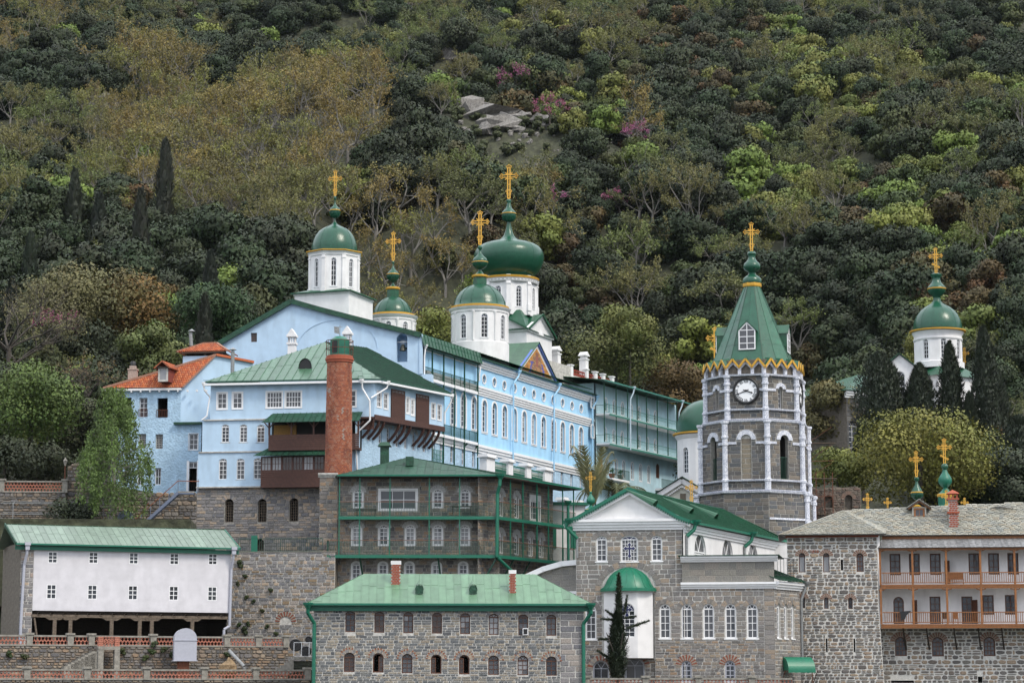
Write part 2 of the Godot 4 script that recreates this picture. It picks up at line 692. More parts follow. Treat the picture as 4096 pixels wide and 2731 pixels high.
# Lays courses of stones on a wall face, clear of the openings (and of ring metres of arch above each).
# k: course, vary, len0, len1, gap, proud, palette, rough, ring, singles, called
func masonry(parent: Node, f: Transform3D, poly: PackedVector2Array, holes: Array, k: Dictionary) -> void:
	var list := []
	var lo := V2(1e9,1e9)
	var hi := V2(-1e9,-1e9)
	for p in poly:
		lo = lo.min(p)
		hi = hi.max(p)
	var y: float = lo.y+k.get("start", .0)
	var ring: float = k.get("ring", .0)
	var rough: bool = k.get("rough", false)
	var gap: float = k.gap
	while y < hi.y-.06:
		var h: float = k.course*rng.randf_range(1.0-k.vary, 1.0+k.vary)
		if y+h > hi.y-k.course*.4:
			h = hi.y-y
		var mid := y+h/2.0
		var xs := []
		for i in poly.size():
			var a := poly[i]
			var b := poly[(i+1) % poly.size()]
			if (a.y > mid) != (b.y > mid):
				xs.append(a.x+(b.x-a.x)*(mid-a.y)/(b.y-a.y))
		xs.sort()
		var free := []
		for i in range(0, xs.size()-1,2):
			free.append([xs[i], xs[i+1]])
		for o in holes:
			var bt: float = o.v+o.h+ring
			if y+h < o.v-o.get("below", .0) or y > bt:
				continue
			var half: float = o.w/2.0+o.get("side", .0)
			var spring: float = o.v+o.h-o.rise
			if mid > spring and (o.rise > .01):
				var t: float = clampf((minf(mid, bt)-spring)/(o.rise+ring),.0,1.0)
				half = (o.w/2.0+ring)*sqrt(maxf(.0,1.0-t*t))
				if half < .05:
					continue
			elif mid > spring and mid > o.v+o.h+ring:
				continue
			var next := []
			for e in free:
				if e[1] <= o.u-half or e[0] >= o.u+half:
					next.append(e)
					continue
				if e[0] < o.u-half-.08: next.append([e[0], o.u-half])
				if e[1] > o.u+half+.08: next.append([o.u+half, e[1]])
			free = next
		for e in free:
			var x: float = e[0]
			while x < e[1]-.03:
				var w: float = rng.randf_range(k.len0, k.len1)
				if rng.randf() < .2: w *= .55
				if e[1]-x-w < k.len0*.7: w = e[1]-x
				if w > k.len1*1.4: w *= .5
				if rough and h > k.course*.9 and rng.randf() < .28:
					var part := rng.randf_range(.35,.65)
					list.append([x, y, w, h*part])
					list.append([x, y+h*part, w, h*(1.0-part)])
				else:
					list.append([x, y, w, h])
				x += w
		y += h
	lay(parent, f, list, k)

func lay(parent: Node, f: Transform3D, list: Array, k: Dictionary) -> void:
	var gap: float = k.gap
	var pal: Array = k.palette
	var rough: bool = k.get("rough", false)
	var called: String = k.get("called", "stone")
	var order := list.duplicate()
	order.sort_custom(func(a, b): return a[2]*a[3] > b[2]*b[3])
	var limit: float = .0
	var singles: int = k.get("singles", 150)
	if order.size() > singles and singles > 0:
		limit = order[singles-1][2]*order[singles-1][3]
	var inv := (parent as Node3D).global_transform.affine_inverse()*f
	var s := Shape.new()
	var done := 0
	for q in list:
		var g := gap*rng.randf_range(.7,1.3)
		var w := maxf(q[2]-g, .04)
		var h := maxf(q[3]-g, .03)
		var d: float = k.proud*rng.randf_range(.55,1.2)
		var c: Color = pal[rng.randi() % pal.size()]
		var u: float = q[0]+q[2]/2.0
		var v: float = q[1]+q[3]/2.0
		if singles > 0 and q[2]*q[3] >= limit and done < singles:
			done += 1
			var o := MeshInstance3D.new()
			o.name = numbered(parent, called)
			o.mesh = unit_stone(rng.randi() % 4+(4 if rough else 0))
			o.material_override = stone_mat(c)
			o.transform = inv*Transform3D(Basis.from_scale(V3(w, h, d)),V3(u, v, .0))
			parent.add_child(o, true)
		else:
			var t := rng.randf_range(.86,1.12)
			s.col = Color(c.r*t, c.g*t, c.b*t)
			stone_solid(s, stone_outline(rng, rough), u, v, w, h, d, .12 if rough else .07)
	if s.v.size():
		stuff(put(parent, called + "_courses", s, mats["stone"], f))

# Wedge stones round the top of an opening
func arch(parent: Node, f: Transform3D, o: Dictionary, th: float, count: int, pal: Array, proud := .05, called := "arch_stones", alt: Array = []) -> void:
	var s := Shape.new()
	var spring: float = o.v+o.h-o.rise
	for i in count:
		var a0 := PI*(i+.06)/count
		var a1 := PI*(i+.94)/count
		var c: Color = pal[rng.randi() % pal.size()]
		if alt and i % 2 == 1:
			c = alt[rng.randi() % alt.size()]
		s.col = c
		var q := PackedVector2Array()
		for e in [[a0,.01], [a0, th], [a1, th], [a1,.01]]:
			q.append(V2(o.u+(o.w/2.0+e[1])*cos(e[0]), spring+(o.rise+e[1])*sin(e[0])))
		s.prism(q, .0, proud*rng.randf_range(.8,1.2))
	stuff(put(parent, called, s, mats["stone"], f))

# ---------------------------------------------------------------- roofs
func tinted(m: StandardMaterial3D, k: float) -> StandardMaterial3D:
	var key := "tint %s %.2f" % [m.resource_name, k]
	if not shared.has(key):
		var d: StandardMaterial3D = m.duplicate()
		var c := m.albedo_color.srgb_to_linear()
		d.albedo_color = Color(c.r*k, c.g*k, c.b*k).linear_to_srgb()
		shared[key] = d
	return shared[key]

# Standing-seam sheets on one slope; pts: corners in the world, the first two along the eave
func seamed(parent: Node, pts: Array, step: float, m: Material, called := "roof_sheet", seam := .05, thick := .03, off := .0) -> void:
	var f := slope(pts[0], pts[1], pts[pts.size()-1] if pts.size() > 3 else pts[2])
	var poly := flat_points(f, pts)
	var lo := 1e9
	var hi := -1e9
	for p in poly:
		lo = minf(lo, p.x)
		hi = maxf(hi, p.x)
	var x := lo-off
	var k := 0
	var tints := [m]
	for i in 3:
		tints.append(tinted(m, [.86,.94,1.09][i]))
	while x < hi:
		for piece in Geometry2D.intersect_polygons(rect(x, -100, minf(x+step, hi),200), poly):
			var s := Shape.new()
			s.prism(piece, .0, thick)
			var y0 := 1e9
			var y1 := -1e9
			for p in piece:
				if p.x < x+.02:
					y0 = minf(y0, p.y)
					y1 = maxf(y1, p.y)
			if y1 > y0+.05:
				s.span(V3(x-.022, y0, thick*.6),V3(x+.022, y1, thick+seam))
			if step > .5:
				var c := piece[0]
				for p in piece:
					c = c.lerp(p, 1.0/piece.size())
				var yj := c.y+rng.randf_range(-.5,.5)
				s.span(V3(x+.03, yj, thick*.5),V3(minf(x+step, hi)-.03, yj+.03, thick+.015))
			put(parent, called, s, tints[rng.randi() % 4], f)
		x += step
		k += 1

# ---------------------------------------------------------------- railings, pipes, mouldings
func railing(parent: Node, f: Transform3D, u0: float, u1: float, v: float, h: float, out: float, m: Material, step := .14, top: Material = null, th := .022, post := 2.0, mid := false) -> void:
	var s := Shape.new()
	s.bar(V3(u0, v+.08, out),V3(u1, v+.08, out),.03,.03)
	var r := Shape.new()
	r.bar(V3(u0, v+h, out),V3(u1, v+h, out),.06,.05)
	if mid:
		s.bar(V3(u0, v+h*.62, out),V3(u1, v+h*.62, out),.03,.03)
	var k := int(absf(u1-u0)/step)
	for i in k+1:
		var x := lerpf(u0, u1, float(i)/k)
		s.box(V3(x, v+h/2.0+.03, out),V3(th, h-.08, th))
	if post > .0:
		var kk := maxi(1, int(absf(u1-u0)/post))
		for i in kk+1:
			s.box(V3(lerpf(u0, u1, float(i)/kk), v+h/2.0, out),V3(.05, h, .05))
	stuff(put(parent, "balusters", s, m, f))
	put(parent, "handrail", r, top if top else m, f)

func cornice(parent: Node, f: Transform3D, u0: float, u1: float, prof: Array, m: Material, called := "cornice") -> void:
	var s := Shape.new()
	for i in prof.size()-1:
		var a: Vector2 = prof[i]
		var b: Vector2 = prof[i+1]
		s.quad(V3(u0, a.y, a.x),V3(u1, a.y, a.x),V3(u1, b.y, b.x),V3(u0, b.y, b.x))
	for u in [u0, u1]:
		var q := PackedVector3Array()
		for p in prof:
			q.append(V3(u, p.y, p.x))
		for i in range(1, q.size()-1):
			s.tri(V3(u, q[0].y, 0), q[i], q[i+1])
	put(parent, called, s, m, f)

func steps_profile(v: float, h: float, out: float, k := 3) -> Array:
	var r := [V2(0, v)]
	for i in k:
		r.append(V2(out*(i+1)/k, v+h*i/k))
		r.append(V2(out*(i+1)/k, v+h*(i+.8)/k))
	r.append(V2(out, v+h))
	r.append(V2(0, v+h))
	return r

func pipe(parent: Node, pts: Array, r: float, m: Material, called := "drainpipe", f := Transform3D(), hopper := true) -> void:
	var s := Shape.new()
	s.tube(PackedVector3Array(pts), r, r, 8)
	if hopper:
		s.lathe([V2(r, -.35),V2(r*2.6,-.02),V2(r*2.8,.12),V2(0,.12)], 8,.3, true, pts[0])
	put(parent, called, s, m, f)

# ---------------------------------------------------------------- crosses and finials
# An openwork gilded cross of height h standing on its frame's origin
func cross(called: String, label: String, at: Vector3, h: float, turn := .0, slant := false, thin := 1.0, group := "gilded roof crosses") -> Node3D:
	var t := thing(called, label, "cross", Transform3D(Basis(Vector3.UP, deg_to_rad(turn)), at), group)
	var key := "cross %s %.2f" % [slant, thin]
	if not shared.has(key):
		var s := Shape.new()
		var b := .019*thin
		for e in [-.034,.034]:
			s.bar(V3(e, .02,0),V3(e, .93,0), b, .03)
			s.bar(V3(-.19,.68+e, 0),V3(.19,.68+e, 0), b, .03,Vector3.BACK)
		for i in 22:
			var y := .06+.84*i/21.0
			if i % 4 == 1:
				s.bar(V3(-.034, y, 0),V3(.034, y+.03,0),.01,.02)
			for e in [-.052,.052]:
				s.box(V3(e*.85, y, 0),V3(.013,.013,.02))
		for i in 10:
			var x := -.14+.28*i/9.0
			for e in [-.052,.052]:
				s.box(V3(x, .68+e*.85,0),V3(.013,.013,.02))
		for e in [[V3(0,.93,0), PI/2], [V3(-.19,.68,0), PI], [V3(.19,.68,0),.0]]:
			for d in [-1.15,.0,1.15]:
				var p: Vector3 = e[0]+V3(cos(e[1]+d), sin(e[1]+d),0)*.044
				s.ring(p, .029,.009*thin, Basis(),10)
				s.box(p+V3(cos(e[1]+d), sin(e[1]+d),0)*.04,V3(.016,.016,.02))
		for a in [.25,.75,1.25,1.75]:
			for d in [-.12,.0,.12]:
				var q := V3(cos(PI*a+d), sin(PI*a+d),0)
				s.bar(V3(0,.68,0)+q*.05,V3(0,.68,0)+q*(.16 if d == .0 else .12),.009,.015)
		if slant:
			for e in [-.02,.02]:
				s.bar(V3(-.11,.37+e, 0),V3(.11,.25+e, 0),.024,.03,Vector3.BACK)
			for e in [-1,1]:
				s.ring(V3(e*.115,.31-e*.065,0),.03,.014, Basis(),8)
		else:
			for e in [-1,1]:
				s.ring(V3(e*.052,.24,0),.032,.009*thin, Basis(),10)
				s.ring(V3(e*.036,.165,0),.024,.008*thin, Basis(),8)
		shared[key] = s.mesh()
	var o := put(t, "openwork_arms", shared[key], mats["gold"], t.transform*Transform3D(Basis.from_scale(V3(h, h, h)),Vector3.ZERO))
	var s2 := Shape.new()
	s2.lathe([V2(.02*h, -.25),V2(.02*h, .03*h),V2(0,.06*h)], 8)
	put(t, "spike", s2, mats["gold trim"], t.transform)
	return t
# ---------------------------------------------------------------- building pieces
func V(f: Transform3D, u: float, v: float, out := .0) -> Vector3:
	return f*V3(u, v, out)

# Plain sides and back that close a house behind its front wall
func close_box(parent: Node, f: Transform3D, u0: float, u1: float, v0: float, v1: float, deep: float, m: Material, called := "rear_wall") -> void:
	var s := Shape.new()
	s.quad(V3(u0, v0,-deep),V3(u0, v0,0),V3(u0, v1,0),V3(u0, v1,-deep))
	s.quad(V3(u1, v0,0),V3(u1, v0,-deep),V3(u1, v1,-deep),V3(u1, v1,0))
	s.quad(V3(u1, v0,-deep),V3(u0, v0,-deep),V3(u0, v1,-deep),V3(u1, v1,-deep))
	s.quad(V3(u0, v1,0),V3(u1, v1,0),V3(u1, v1,-deep),V3(u0, v1,-deep))
	put(parent, called, s, m, f)

# A ring of flat walls with a window in chosen ones. turn: the direction of facet 0, in degrees from the frame's z
func facets(parent: Node, c: Vector3, r: float, k: int, v0: float, v1: float, turn: float, win: Dictionary, which: Array, m: Material, style: Dictionary) -> void:
	var ap := r*cos(PI/k)
	var half := r*sin(PI/k)
	for i in k:
		var a := deg_to_rad(turn)+TAU*i/k
		var f := Transform3D(Basis(Vector3.UP, a),V3(c.x, 0, c.z)+V3(sin(a),0, cos(a))*ap)
		var holes := []
		if i in which:
			holes = [win]
		wall(parent, f, rect(-half, v0, half, v1), holes, m, .25, "drum_wall")
		if i in which:
			window(parent, f, win, style)

func lathed(parent: Node, called: String, prof: Array, m: Material, c: Vector3, k := 40, turn := .0, flat := false) -> MeshInstance3D:
	var s := Shape.new()
	s.lathe(prof, k, deg_to_rad(turn), flat)
	return put(parent, called, s, m, moved3(V3(c.x, 0, c.z)))

# Raised seams along the meridians of a dome
func ribs(parent: Node, prof: Array, m: Material, c: Vector3, k: int, turn := .0, th := .05) -> void:
	var s := Shape.new()
	for i in k:
		var a := deg_to_rad(turn)+TAU*i/k
		var d := V3(sin(a),0, cos(a))
		for j in prof.size()-1:
			if prof[j].x > .15 and prof[j+1].x > .05:
				s.bar(d*prof[j].x+V3(0, prof[j].y, 0), d*prof[j+1].x+V3(0, prof[j+1].y, 0), th, th, d)
	put(parent, "dome_seams", s, m, moved3(V3(c.x, 0, c.z)))

func gold_band(parent: Node, r: float, y0: float, y1: float, c: Vector3, k := 40, turn := .0, flat := false) -> void:
	lathed(parent, "gilded_cornice", [V2(r*.90, y0),V2(r*.975, y0+(y1-y0)*.15),V2(r, y0+(y1-y0)*.45),V2(r, y1),V2(r*.88, y1+.05)], mats["gold trim"], c, k, turn, flat)

func fluted(parent: Node, prof: Array, m: Material, c: Vector3, k := 18) -> void:
	var s := Shape.new()
	for i in k:
		var a := TAU*i/k
		var d := V3(sin(a),0, cos(a))
		for j in prof.size()-1:
			s.bar(d*prof[j].x+V3(0, prof[j].y, 0), d*prof[j+1].x+V3(0, prof[j+1].y, 0), prof[j].x*.2,.06, d)
	put(parent, "fluting", s, m, moved3(V3(c.x, 0, c.z)))

# A small chimney: shaft, cap, flue openings
func chimney(parent: Node, f: Transform3D, u: float, v: float, w: float, h: float, out: float, m: Material, cap: Material, louvred := false) -> MeshInstance3D:
	var s := Shape.new()
	s.box(V3(u, v+h*.36, out),V3(w, h*.72, w))
	var o := put(parent, "chimney", s, m, f)
	s = Shape.new()
	if louvred:
		for e in [-.42,-.14,.14,.42]:
			for g in [-.42,.42]:
				s.box(V3(u+e*w, v+h*.8, out+g*w),V3(w*.11, h*.18, w*.11))
				s.box(V3(u+g*w, v+h*.8, out+e*w),V3(w*.11, h*.18, w*.11))
		s.box(V3(u, v+h*.72, out),V3(w*1.25, h*.05, w*1.25))
	else:
		s.box(V3(u, v+h*.73, out),V3(w*1.2, h*.05, w*1.2))
		s.box(V3(u, v+h*.8, out),V3(w*.8, h*.16, w*.8))
	s.box(V3(u, v+h*.9, out),V3(w*1.3, h*.05, w*1.3))
	var p := PackedVector2Array([V2(-w*.62,0),V2(w*.62,0),V2(0, h*.16)])
	s.inv = moved3(V3(u, v+h*.92, out))
	s.prism(p, -w*.6, w*.6)
	put(o, "chimney_cap", s, cap, f)
	return o

func disc(s: Shape, c: Vector3, r: float, h: float, k := 20) -> void:
	s.lathe([V2(0, c.y),V2(r, c.y),V2(r, c.y+h),V2(0, c.y+h)], k, .0, false, V3(c.x, 0, c.z))
# ---------------------------------------------------------------- land
func table(xs: Array, ys: Array, x: float) -> float:
	for i in xs.size()-1:
		if x <= xs[i+1]:
			return lerpf(ys[i], ys[i+1], clampf((x-xs[i])/(xs[i+1]-xs[i]),.0,1.0))
	return ys[ys.size()-1]

var bumps: FastNoiseLite

func ground(x: float, z: float) -> float:
	if bumps == null:
		bumps = noise(.011,3,21)
	var d := -z
	var ds := [170,182,200,213,222,236,250,270,290,310]
	var left := [.5,1.0,1.5,6.0,18.5,23.0,27.5,33.5,39.5,45.4]
	var mid := [.5,1.0,1.5,2.0,2.5,5.0,9.0,15.0,21.0,27.0]
	var right := [.5,1.0,1.5,2.0,6.0,14.0,20.0,26.0,31.0,40.0]
	var h: float
	var east := smoothstep(30.0, lerpf(42.0,78.0, smoothstep(308.0,335.0, d)), x)
	if x < -10.0:
		h = lerpf(table(ds, left, d), table(ds, mid, d), smoothstep(-37.0,-29.0, x))
	else:
		h = lerpf(table(ds, mid, d), table(ds, right, d), east)
	var low := smoothstep(-37.0,-29.0, x)*(1.0-east)
	var rise := .42*maxf(.0, d-310.0)
	h += lerpf(rise, (rise+18.4)*smoothstep(322.0,430.0, d), low)+5.4*east*smoothstep(305.0,340.0, d)
	if d > 310.0:
		h += bumps.get_noise_2d(x, d)*smoothstep(310.0,420.0, d)*14.0
	else:
		h += bumps.get_noise_2d(x*3.0, d*3.0)*smoothstep(225.0,290.0, d)*1.5
	return h

func build_land() -> void:
	var s := Shape.new()
	s.quad(V3(-2500,0,400),V3(2500,0,400),V3(2500,0,-172),V3(-2500,0,-172))
	var sea := mat("sea water", Color(.015,.03,.035),.12,.2,30.0,4.0)
	structure(put(self, "water", s, sea))
	var rows := []
	var d := 170.0
	while d < 1300.0:
		rows.append(d)
		d += 3.0 if d < 320.0 else (7.0 if d < 700.0 else 14.0)
	s = Shape.new()
	var xs := []
	for i in 121:
		xs.append(-360.0+6.0*i)
	for i in rows.size()-1:
		for j in xs.size()-1:
			var a := V3(xs[j], ground(xs[j], -rows[i]),-rows[i])
			var b := V3(xs[j+1], ground(xs[j+1], -rows[i]),-rows[i])
			var c := V3(xs[j+1], ground(xs[j+1], -rows[i+1]),-rows[i+1])
			var e := V3(xs[j], ground(xs[j], -rows[i+1]),-rows[i+1])
			s.quad(a, b, c, e)
	var soil := mat("hillside soil", Color(.085,.09,.05),.95,.5,16.0,12.0,.0, false, .02)
	structure(put(self, "hillside", s, soil))
	# a plain beyond the modelled slope so that the land and the sea meet the horizon
	s = Shape.new()
	for e in [[-2500.0,-360.0], [360.0,2500.0]]:
		s.quad(V3(e[0], .5,-170),V3(e[1], .5,-170),V3(e[1], 330,-1300),V3(e[0], 330,-1300))
	structure(put(self, "far_hillside", s, soil))

func boulder(s: Shape, at: Vector3, r: Vector3, k: int) -> void:
	var q := RandomNumberGenerator.new()
	q.seed = k
	var n := 7
	var rings := []
	for i in 6:
		var a := -PI/2+PI*i/5.0
		var row := []
		for j in n:
			var b := TAU*(j+.3*(i % 2))/n
			var t := q.randf_range(.55,1.15)
			row.append(at+V3(cos(a)*sin(b), sin(a), cos(a)*cos(b))*r*t)
		rings.append(row)
	for i in 5:
		for j in n:
			s.quad(rings[i][j], rings[i][(j+1) % n], rings[i+1][(j+1) % n], rings[i+1][j])
# ---------------------------------------------------------------- the great blue church
func build_great_church() -> void:
	var g := fr(-10.27,-256.00,-8.00)
	var c := fr(-9.96,-258.18,67.00)
	var gal := fr(-10.27,-256.00,67.00)
	var t := thing("great_blue_church", "large blue church with green metal roof, long arched-window facade and blind arch gable", "church", g)
	var blue: Material = mats["sky blue plaster"]
	var strong: Material = mats["strong blue plaster"]
	var white: Material = mats["white paint"]
	# gable wall to the left
	var small := op(-19.16,42.60,.72,1.05)
	var bell := op(-2.10,39.99,1.25,43.19-39.99,.62)
	var poly := PackedVector2Array([V2(-23.53,35.58),V2(.05,35.18),V2(.0,42.98),V2(-4.79,44.27),V2(-8.75,45.39),V2(-11.74,46.21),V2(-14.82,47.16),V2(-23.24,42.42)])
	wall(t, g, poly, [small, bell], blue, .45, "gable_wall")
	window(t, g, small, {"cols": 2, "rows": 2, "frame": mats["window wood"], "glass": ["brown glass"], "back": .3})
	hollow(t, g, bell, 1.9, mats["sky blue plaster"], "bell_niche")
	# blind arch in low relief
	var s := Shape.new()
	var a0 := V2(-9.53,41.65)
	var rx := (-4.90 - -14.19)/2.0
	var ry := 44.92-41.65
	for i in 30:
		var p := PI*i/30.0
		var q := PI*(i+1)/30.0
		s.bar(V3(a0.x+rx*cos(p), a0.y+ry*sin(p),.02),V3(a0.x+rx*cos(q), a0.y+ry*sin(q),.02),.09,.09,Vector3.BACK)
	put(t, "blind_arch", s, blue, g)
	# quoin pier and step at the right end of the gable
	s = Shape.new()
	s.span(V3(-.10,38.57,-.3),V3(.24,43.08,.12))
	s.span(V3(-.02,35.17,-1.2),V3(1.30,38.56,.0))
	put(t, "corner_pier", s, blue, g)
	# roof: verge along the gable and the long slopes
	var e := (c.basis.x)
	var L := 52.86+1.0
	var apex := V(g, -14.82,47.16,.25)
	var rights := [V(g, -14.82,47.16,.3),V(g, -11.74,46.21,.3),V(g, -4.79,44.27,.3),V(g, .05,42.98,.3)]
	var lifts := V3(0,.12,0)
	for i in 3:
		var p: Vector3 = rights[i]+lifts
		var q: Vector3 = rights[i+1]+lifts
		seamed(t, [q, q+e*L, p+e*L, p], .9, mats["green metal"])
	var le := V(g, -23.41,42.34,.3)+lifts
	seamed(t, [le+e*L, le, apex+lifts, apex+lifts+e*L], .9, mats["green metal"])
	s = Shape.new()
	for i in 3:
		s.bar(rights[i]+V3(0,-.02,0), rights[i+1]+V3(0,-.02,0),.3,.55)
	s.bar(rights[0]+V3(0,-.02,0), le-lifts, .3,.55)
	put(t, "verge_board", s, mats["dark green metal"])
	# far wall of the nave, under the left eave
	s = Shape.new()
	s.quad(le+e*L+V3(0,-18,0), le+V3(0,-18,0), le, le+e*L)
	put(t, "rear_wall", s, blue)
	# the long facade
	var tops := [V2(8.05,37.79),V2(10.88,37.78),V2(13.98,37.80),V2(17.02,37.80),V2(20.03,37.85),V2(23.15,37.79),V2(26.24,37.84),V2(29.35,37.80),V2(32.47,37.84),V2(35.66,37.81),V2(39.10,37.85),V2(42.23,37.86),V2(45.41,37.92),V2(48.75,37.98)]
	var bottoms := [V2(8.08,34.28),V2(10.91,34.27),V2(14.00,34.17),V2(17.04,34.10),V2(20.04,34.06),V2(23.15,34.02),V2(26.24,34.01),V2(29.34,33.97),V2(32.46,33.99),V2(35.64,33.93),V2(39.08,33.94),V2(42.19,33.99),V2(45.37,34.00),V2(48.71,33.99)]
	var eyes := [V2(16.88,40.20),V2(19.94,40.26),V2(23.01,40.24),V2(26.24,40.31),V2(29.26,40.32),V2(32.43,40.37),V2(35.67,40.36),V2(38.93,40.42),V2(42.15,40.47),V2(45.48,40.47),V2(48.79,40.51)]
	var low := [V2(2.71,29.72),V2(4.96,29.67),V2(7.80,29.60),V2(10.94,29.54),V2(13.95,29.47),V2(38.95,29.43),V2(42.00,29.49),V2(45.37,29.57),V2(48.71,29.60)]
	var vt := 42.28
	var vm := 38.74
	var vb := 31.88
	var holes := []
	for i in tops.size():
		holes.append(op(bottoms[i].x, vb+3.35,1.35,4.3,.675))
	var sill := .0
	for b in bottoms:
		sill += b.y/bottoms.size()
	var head := .0
	for b in tops:
		head += b.y/tops.size()
	for h in holes:
		h.v = sill
		h.h = head-sill
	var ring := []
	var ey := .0
	for p in eyes:
		ey += p.y/eyes.size()
	for p in eyes:
		ring.append(op(p.x, ey-.55,.95,1.1,.54))
	var arches := []
	var ly := .0
	for p in low:
		ly += p.y/low.size()
	for p in low:
		arches.append(op(p.x, ly, .9,2.3,.45))
	wall(t, c, rect(.0, vb, L-1.0, vt), holes+ring, strong, .38, "facade_wall")
	wall(t, c, rect(.0, vb-9.0, L-1.0, vb), arches, mats["rough blue plaster"], .35, "lower_wall")
	for h in holes:
		window(t, c, h, {"cols": 2, "rows": 5, "frame": white, "glass": ["grey glass", "clear glass", "grey glass", "curtained glass"], "back": .28, "trim": .24, "proud": .07, "sill": .12})
	for h in ring:
		round_window(t, c, h)
	for h in arches:
		window(t, c, h, {"cols": 2, "rows": 3, "frame": white, "glass": ["grey glass", "curtained glass"], "back": .25})
		arch(t, c, h, .42,9, [Color(.62,.62,.66), Color(.7,.7,.72)], .09)
		s = Shape.new()
		s.bar(V3(h.u-1.1, ly+1.85,.05),V3(h.u-.45, ly+1.85,.05),.09,.12)
		s.bar(V3(h.u+.45, ly+1.85,.05),V3(h.u+1.1, ly+1.85,.05),.09,.12)
		put(t, "impost_band", s, white, c)
	cornice(t, c, .0, L-.8, steps_profile(vt-.75,.75,.5,3), white)
	cornice(t, c, .0, L-.8, steps_profile(vm-.5,1.05,.42,4), white)
	cornice(t, c, .0, L-.8, steps_profile(vb-.5,.95,.38,3), white)
	s = Shape.new()
	s.bar(V3(0, vt+.13,.42),V3(L-.8, vt+.13,.42),.28,.26)
	put(t, "eaves_board", s, mats["strong blue plaster"], c)
	# roof edge above the facade
	var ea := V(c, .0, vt+.2,.75)
	var eb := V(c, L-.6, vt+.2,.75)
	var ra: Vector3 = rights[2]+lifts
	ra.y = maxf(ra.y, ea.y+1.2)
	seamed(t, [ea, eb, eb-c.basis.z*6.0+V3(0,1.7,0), ea-c.basis.z*6.0+V3(0,1.7,0)], .9, mats["green metal"])
	s = Shape.new()
	s.bar(V(c, .0, vt+.24,.8),V(c, L-.6, vt+.24,.8),.14,.16)
	put(t, "gutter", s, mats["dark green trim"])
	# end wall towards the light blue wing
	s = Shape.new()
	s.quad(V(c, L-1.0, vb-9.0),V(c, L-1.0, vb-9.0,-13.0),V(c, L-1.0, vt, -13.0),V(c, L-1.0, vt))
	put(t, "rear_wall", s, blue)
	# pediment with its mosaic
	var pl := V2(26.38,42.25)
	var pr := V2(39.14,42.54)
	var pa := V2(32.88,46.86)
	pl.y = vt+.25
	pr.y = vt+.25
	pa.x = (pl.x+pr.x)/2.0
	s = Shape.new()
	s.prism(PackedVector2Array([pl, pr, pa]),-.3,.32)
	put(t, "pediment", s, white, c)
	pediment_mosaic(t, c, pl, pr, pa)
	s = Shape.new()
	for q in [[pl, 1.0], [pr, -1.0]]:
		s.bar(V3(q[0].x, q[0].y, .42),V3(pa.x, pa.y, .42),.24,.3,Vector3.BACK)
	put(t, "pediment_edge", s, mats["blue edge"] if mats.has("blue edge") else mat("blue edge", Color(.12,.2,.55),.6,.1,2.0), c)
	var back := 7.0
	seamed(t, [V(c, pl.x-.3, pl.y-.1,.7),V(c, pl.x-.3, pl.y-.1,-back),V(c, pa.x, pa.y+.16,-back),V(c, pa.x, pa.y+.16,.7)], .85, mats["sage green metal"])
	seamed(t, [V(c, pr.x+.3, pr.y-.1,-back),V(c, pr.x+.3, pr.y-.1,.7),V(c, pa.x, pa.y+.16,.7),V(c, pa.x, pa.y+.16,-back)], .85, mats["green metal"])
	# blue drainpipes down the facade
	for x in [24.80,38.13,51.76]:
		pipe(t, [V3(x+1.0, vt+.1,.85),V3(x+.9, vt-.5,.8),V3(x, vt-1.5,.5),V3(x, vb-.6,.45)], .11, strong, "drainpipe", c)
	var gt := 41.76
	var g0 := V(gal, -.1, gt+.05,.45)
	var g1 := V(gal, 16.07+.3, gt+.05,.45)
	var up3: Vector3 = rights[3]+lifts
	seamed(t, [g0, g1, up3+(g1-g0), up3], .9, mats["green metal"])
	gallery(t, gal, c)
	bell_in_niche(g, bell)

func round_window(t: Node, f: Transform3D, h: Dictionary) -> void:
	var key := "round window"
	if not shared.has(key):
		var s := Shape.new()
		s.ring(V3(0, h.h/2,.22),.56,.07, Basis(),20)
		s.bar(V3(0,.03,0),V3(0, h.h-.03,0),.06,.06,Vector3.BACK)
		s.bar(V3(-h.w/2, h.h/2,0),V3(h.w/2, h.h/2,0),.06,.06,Vector3.BACK)
		shared[key] = s.mesh()
		var p := Shape.new()
		face(p, outline(op(0,0, h.w+.04, h.h+.04,.53),.0),.0)
		shared["round pane"] = p.mesh()
	var n := put(t, "round_window", shared[key], mats["white paint"], moved(f, h.u, h.v, -.2))
	put(n, "pane", shared["round pane"], mats["grey glass"], moved(f, h.u, h.v, -.21))

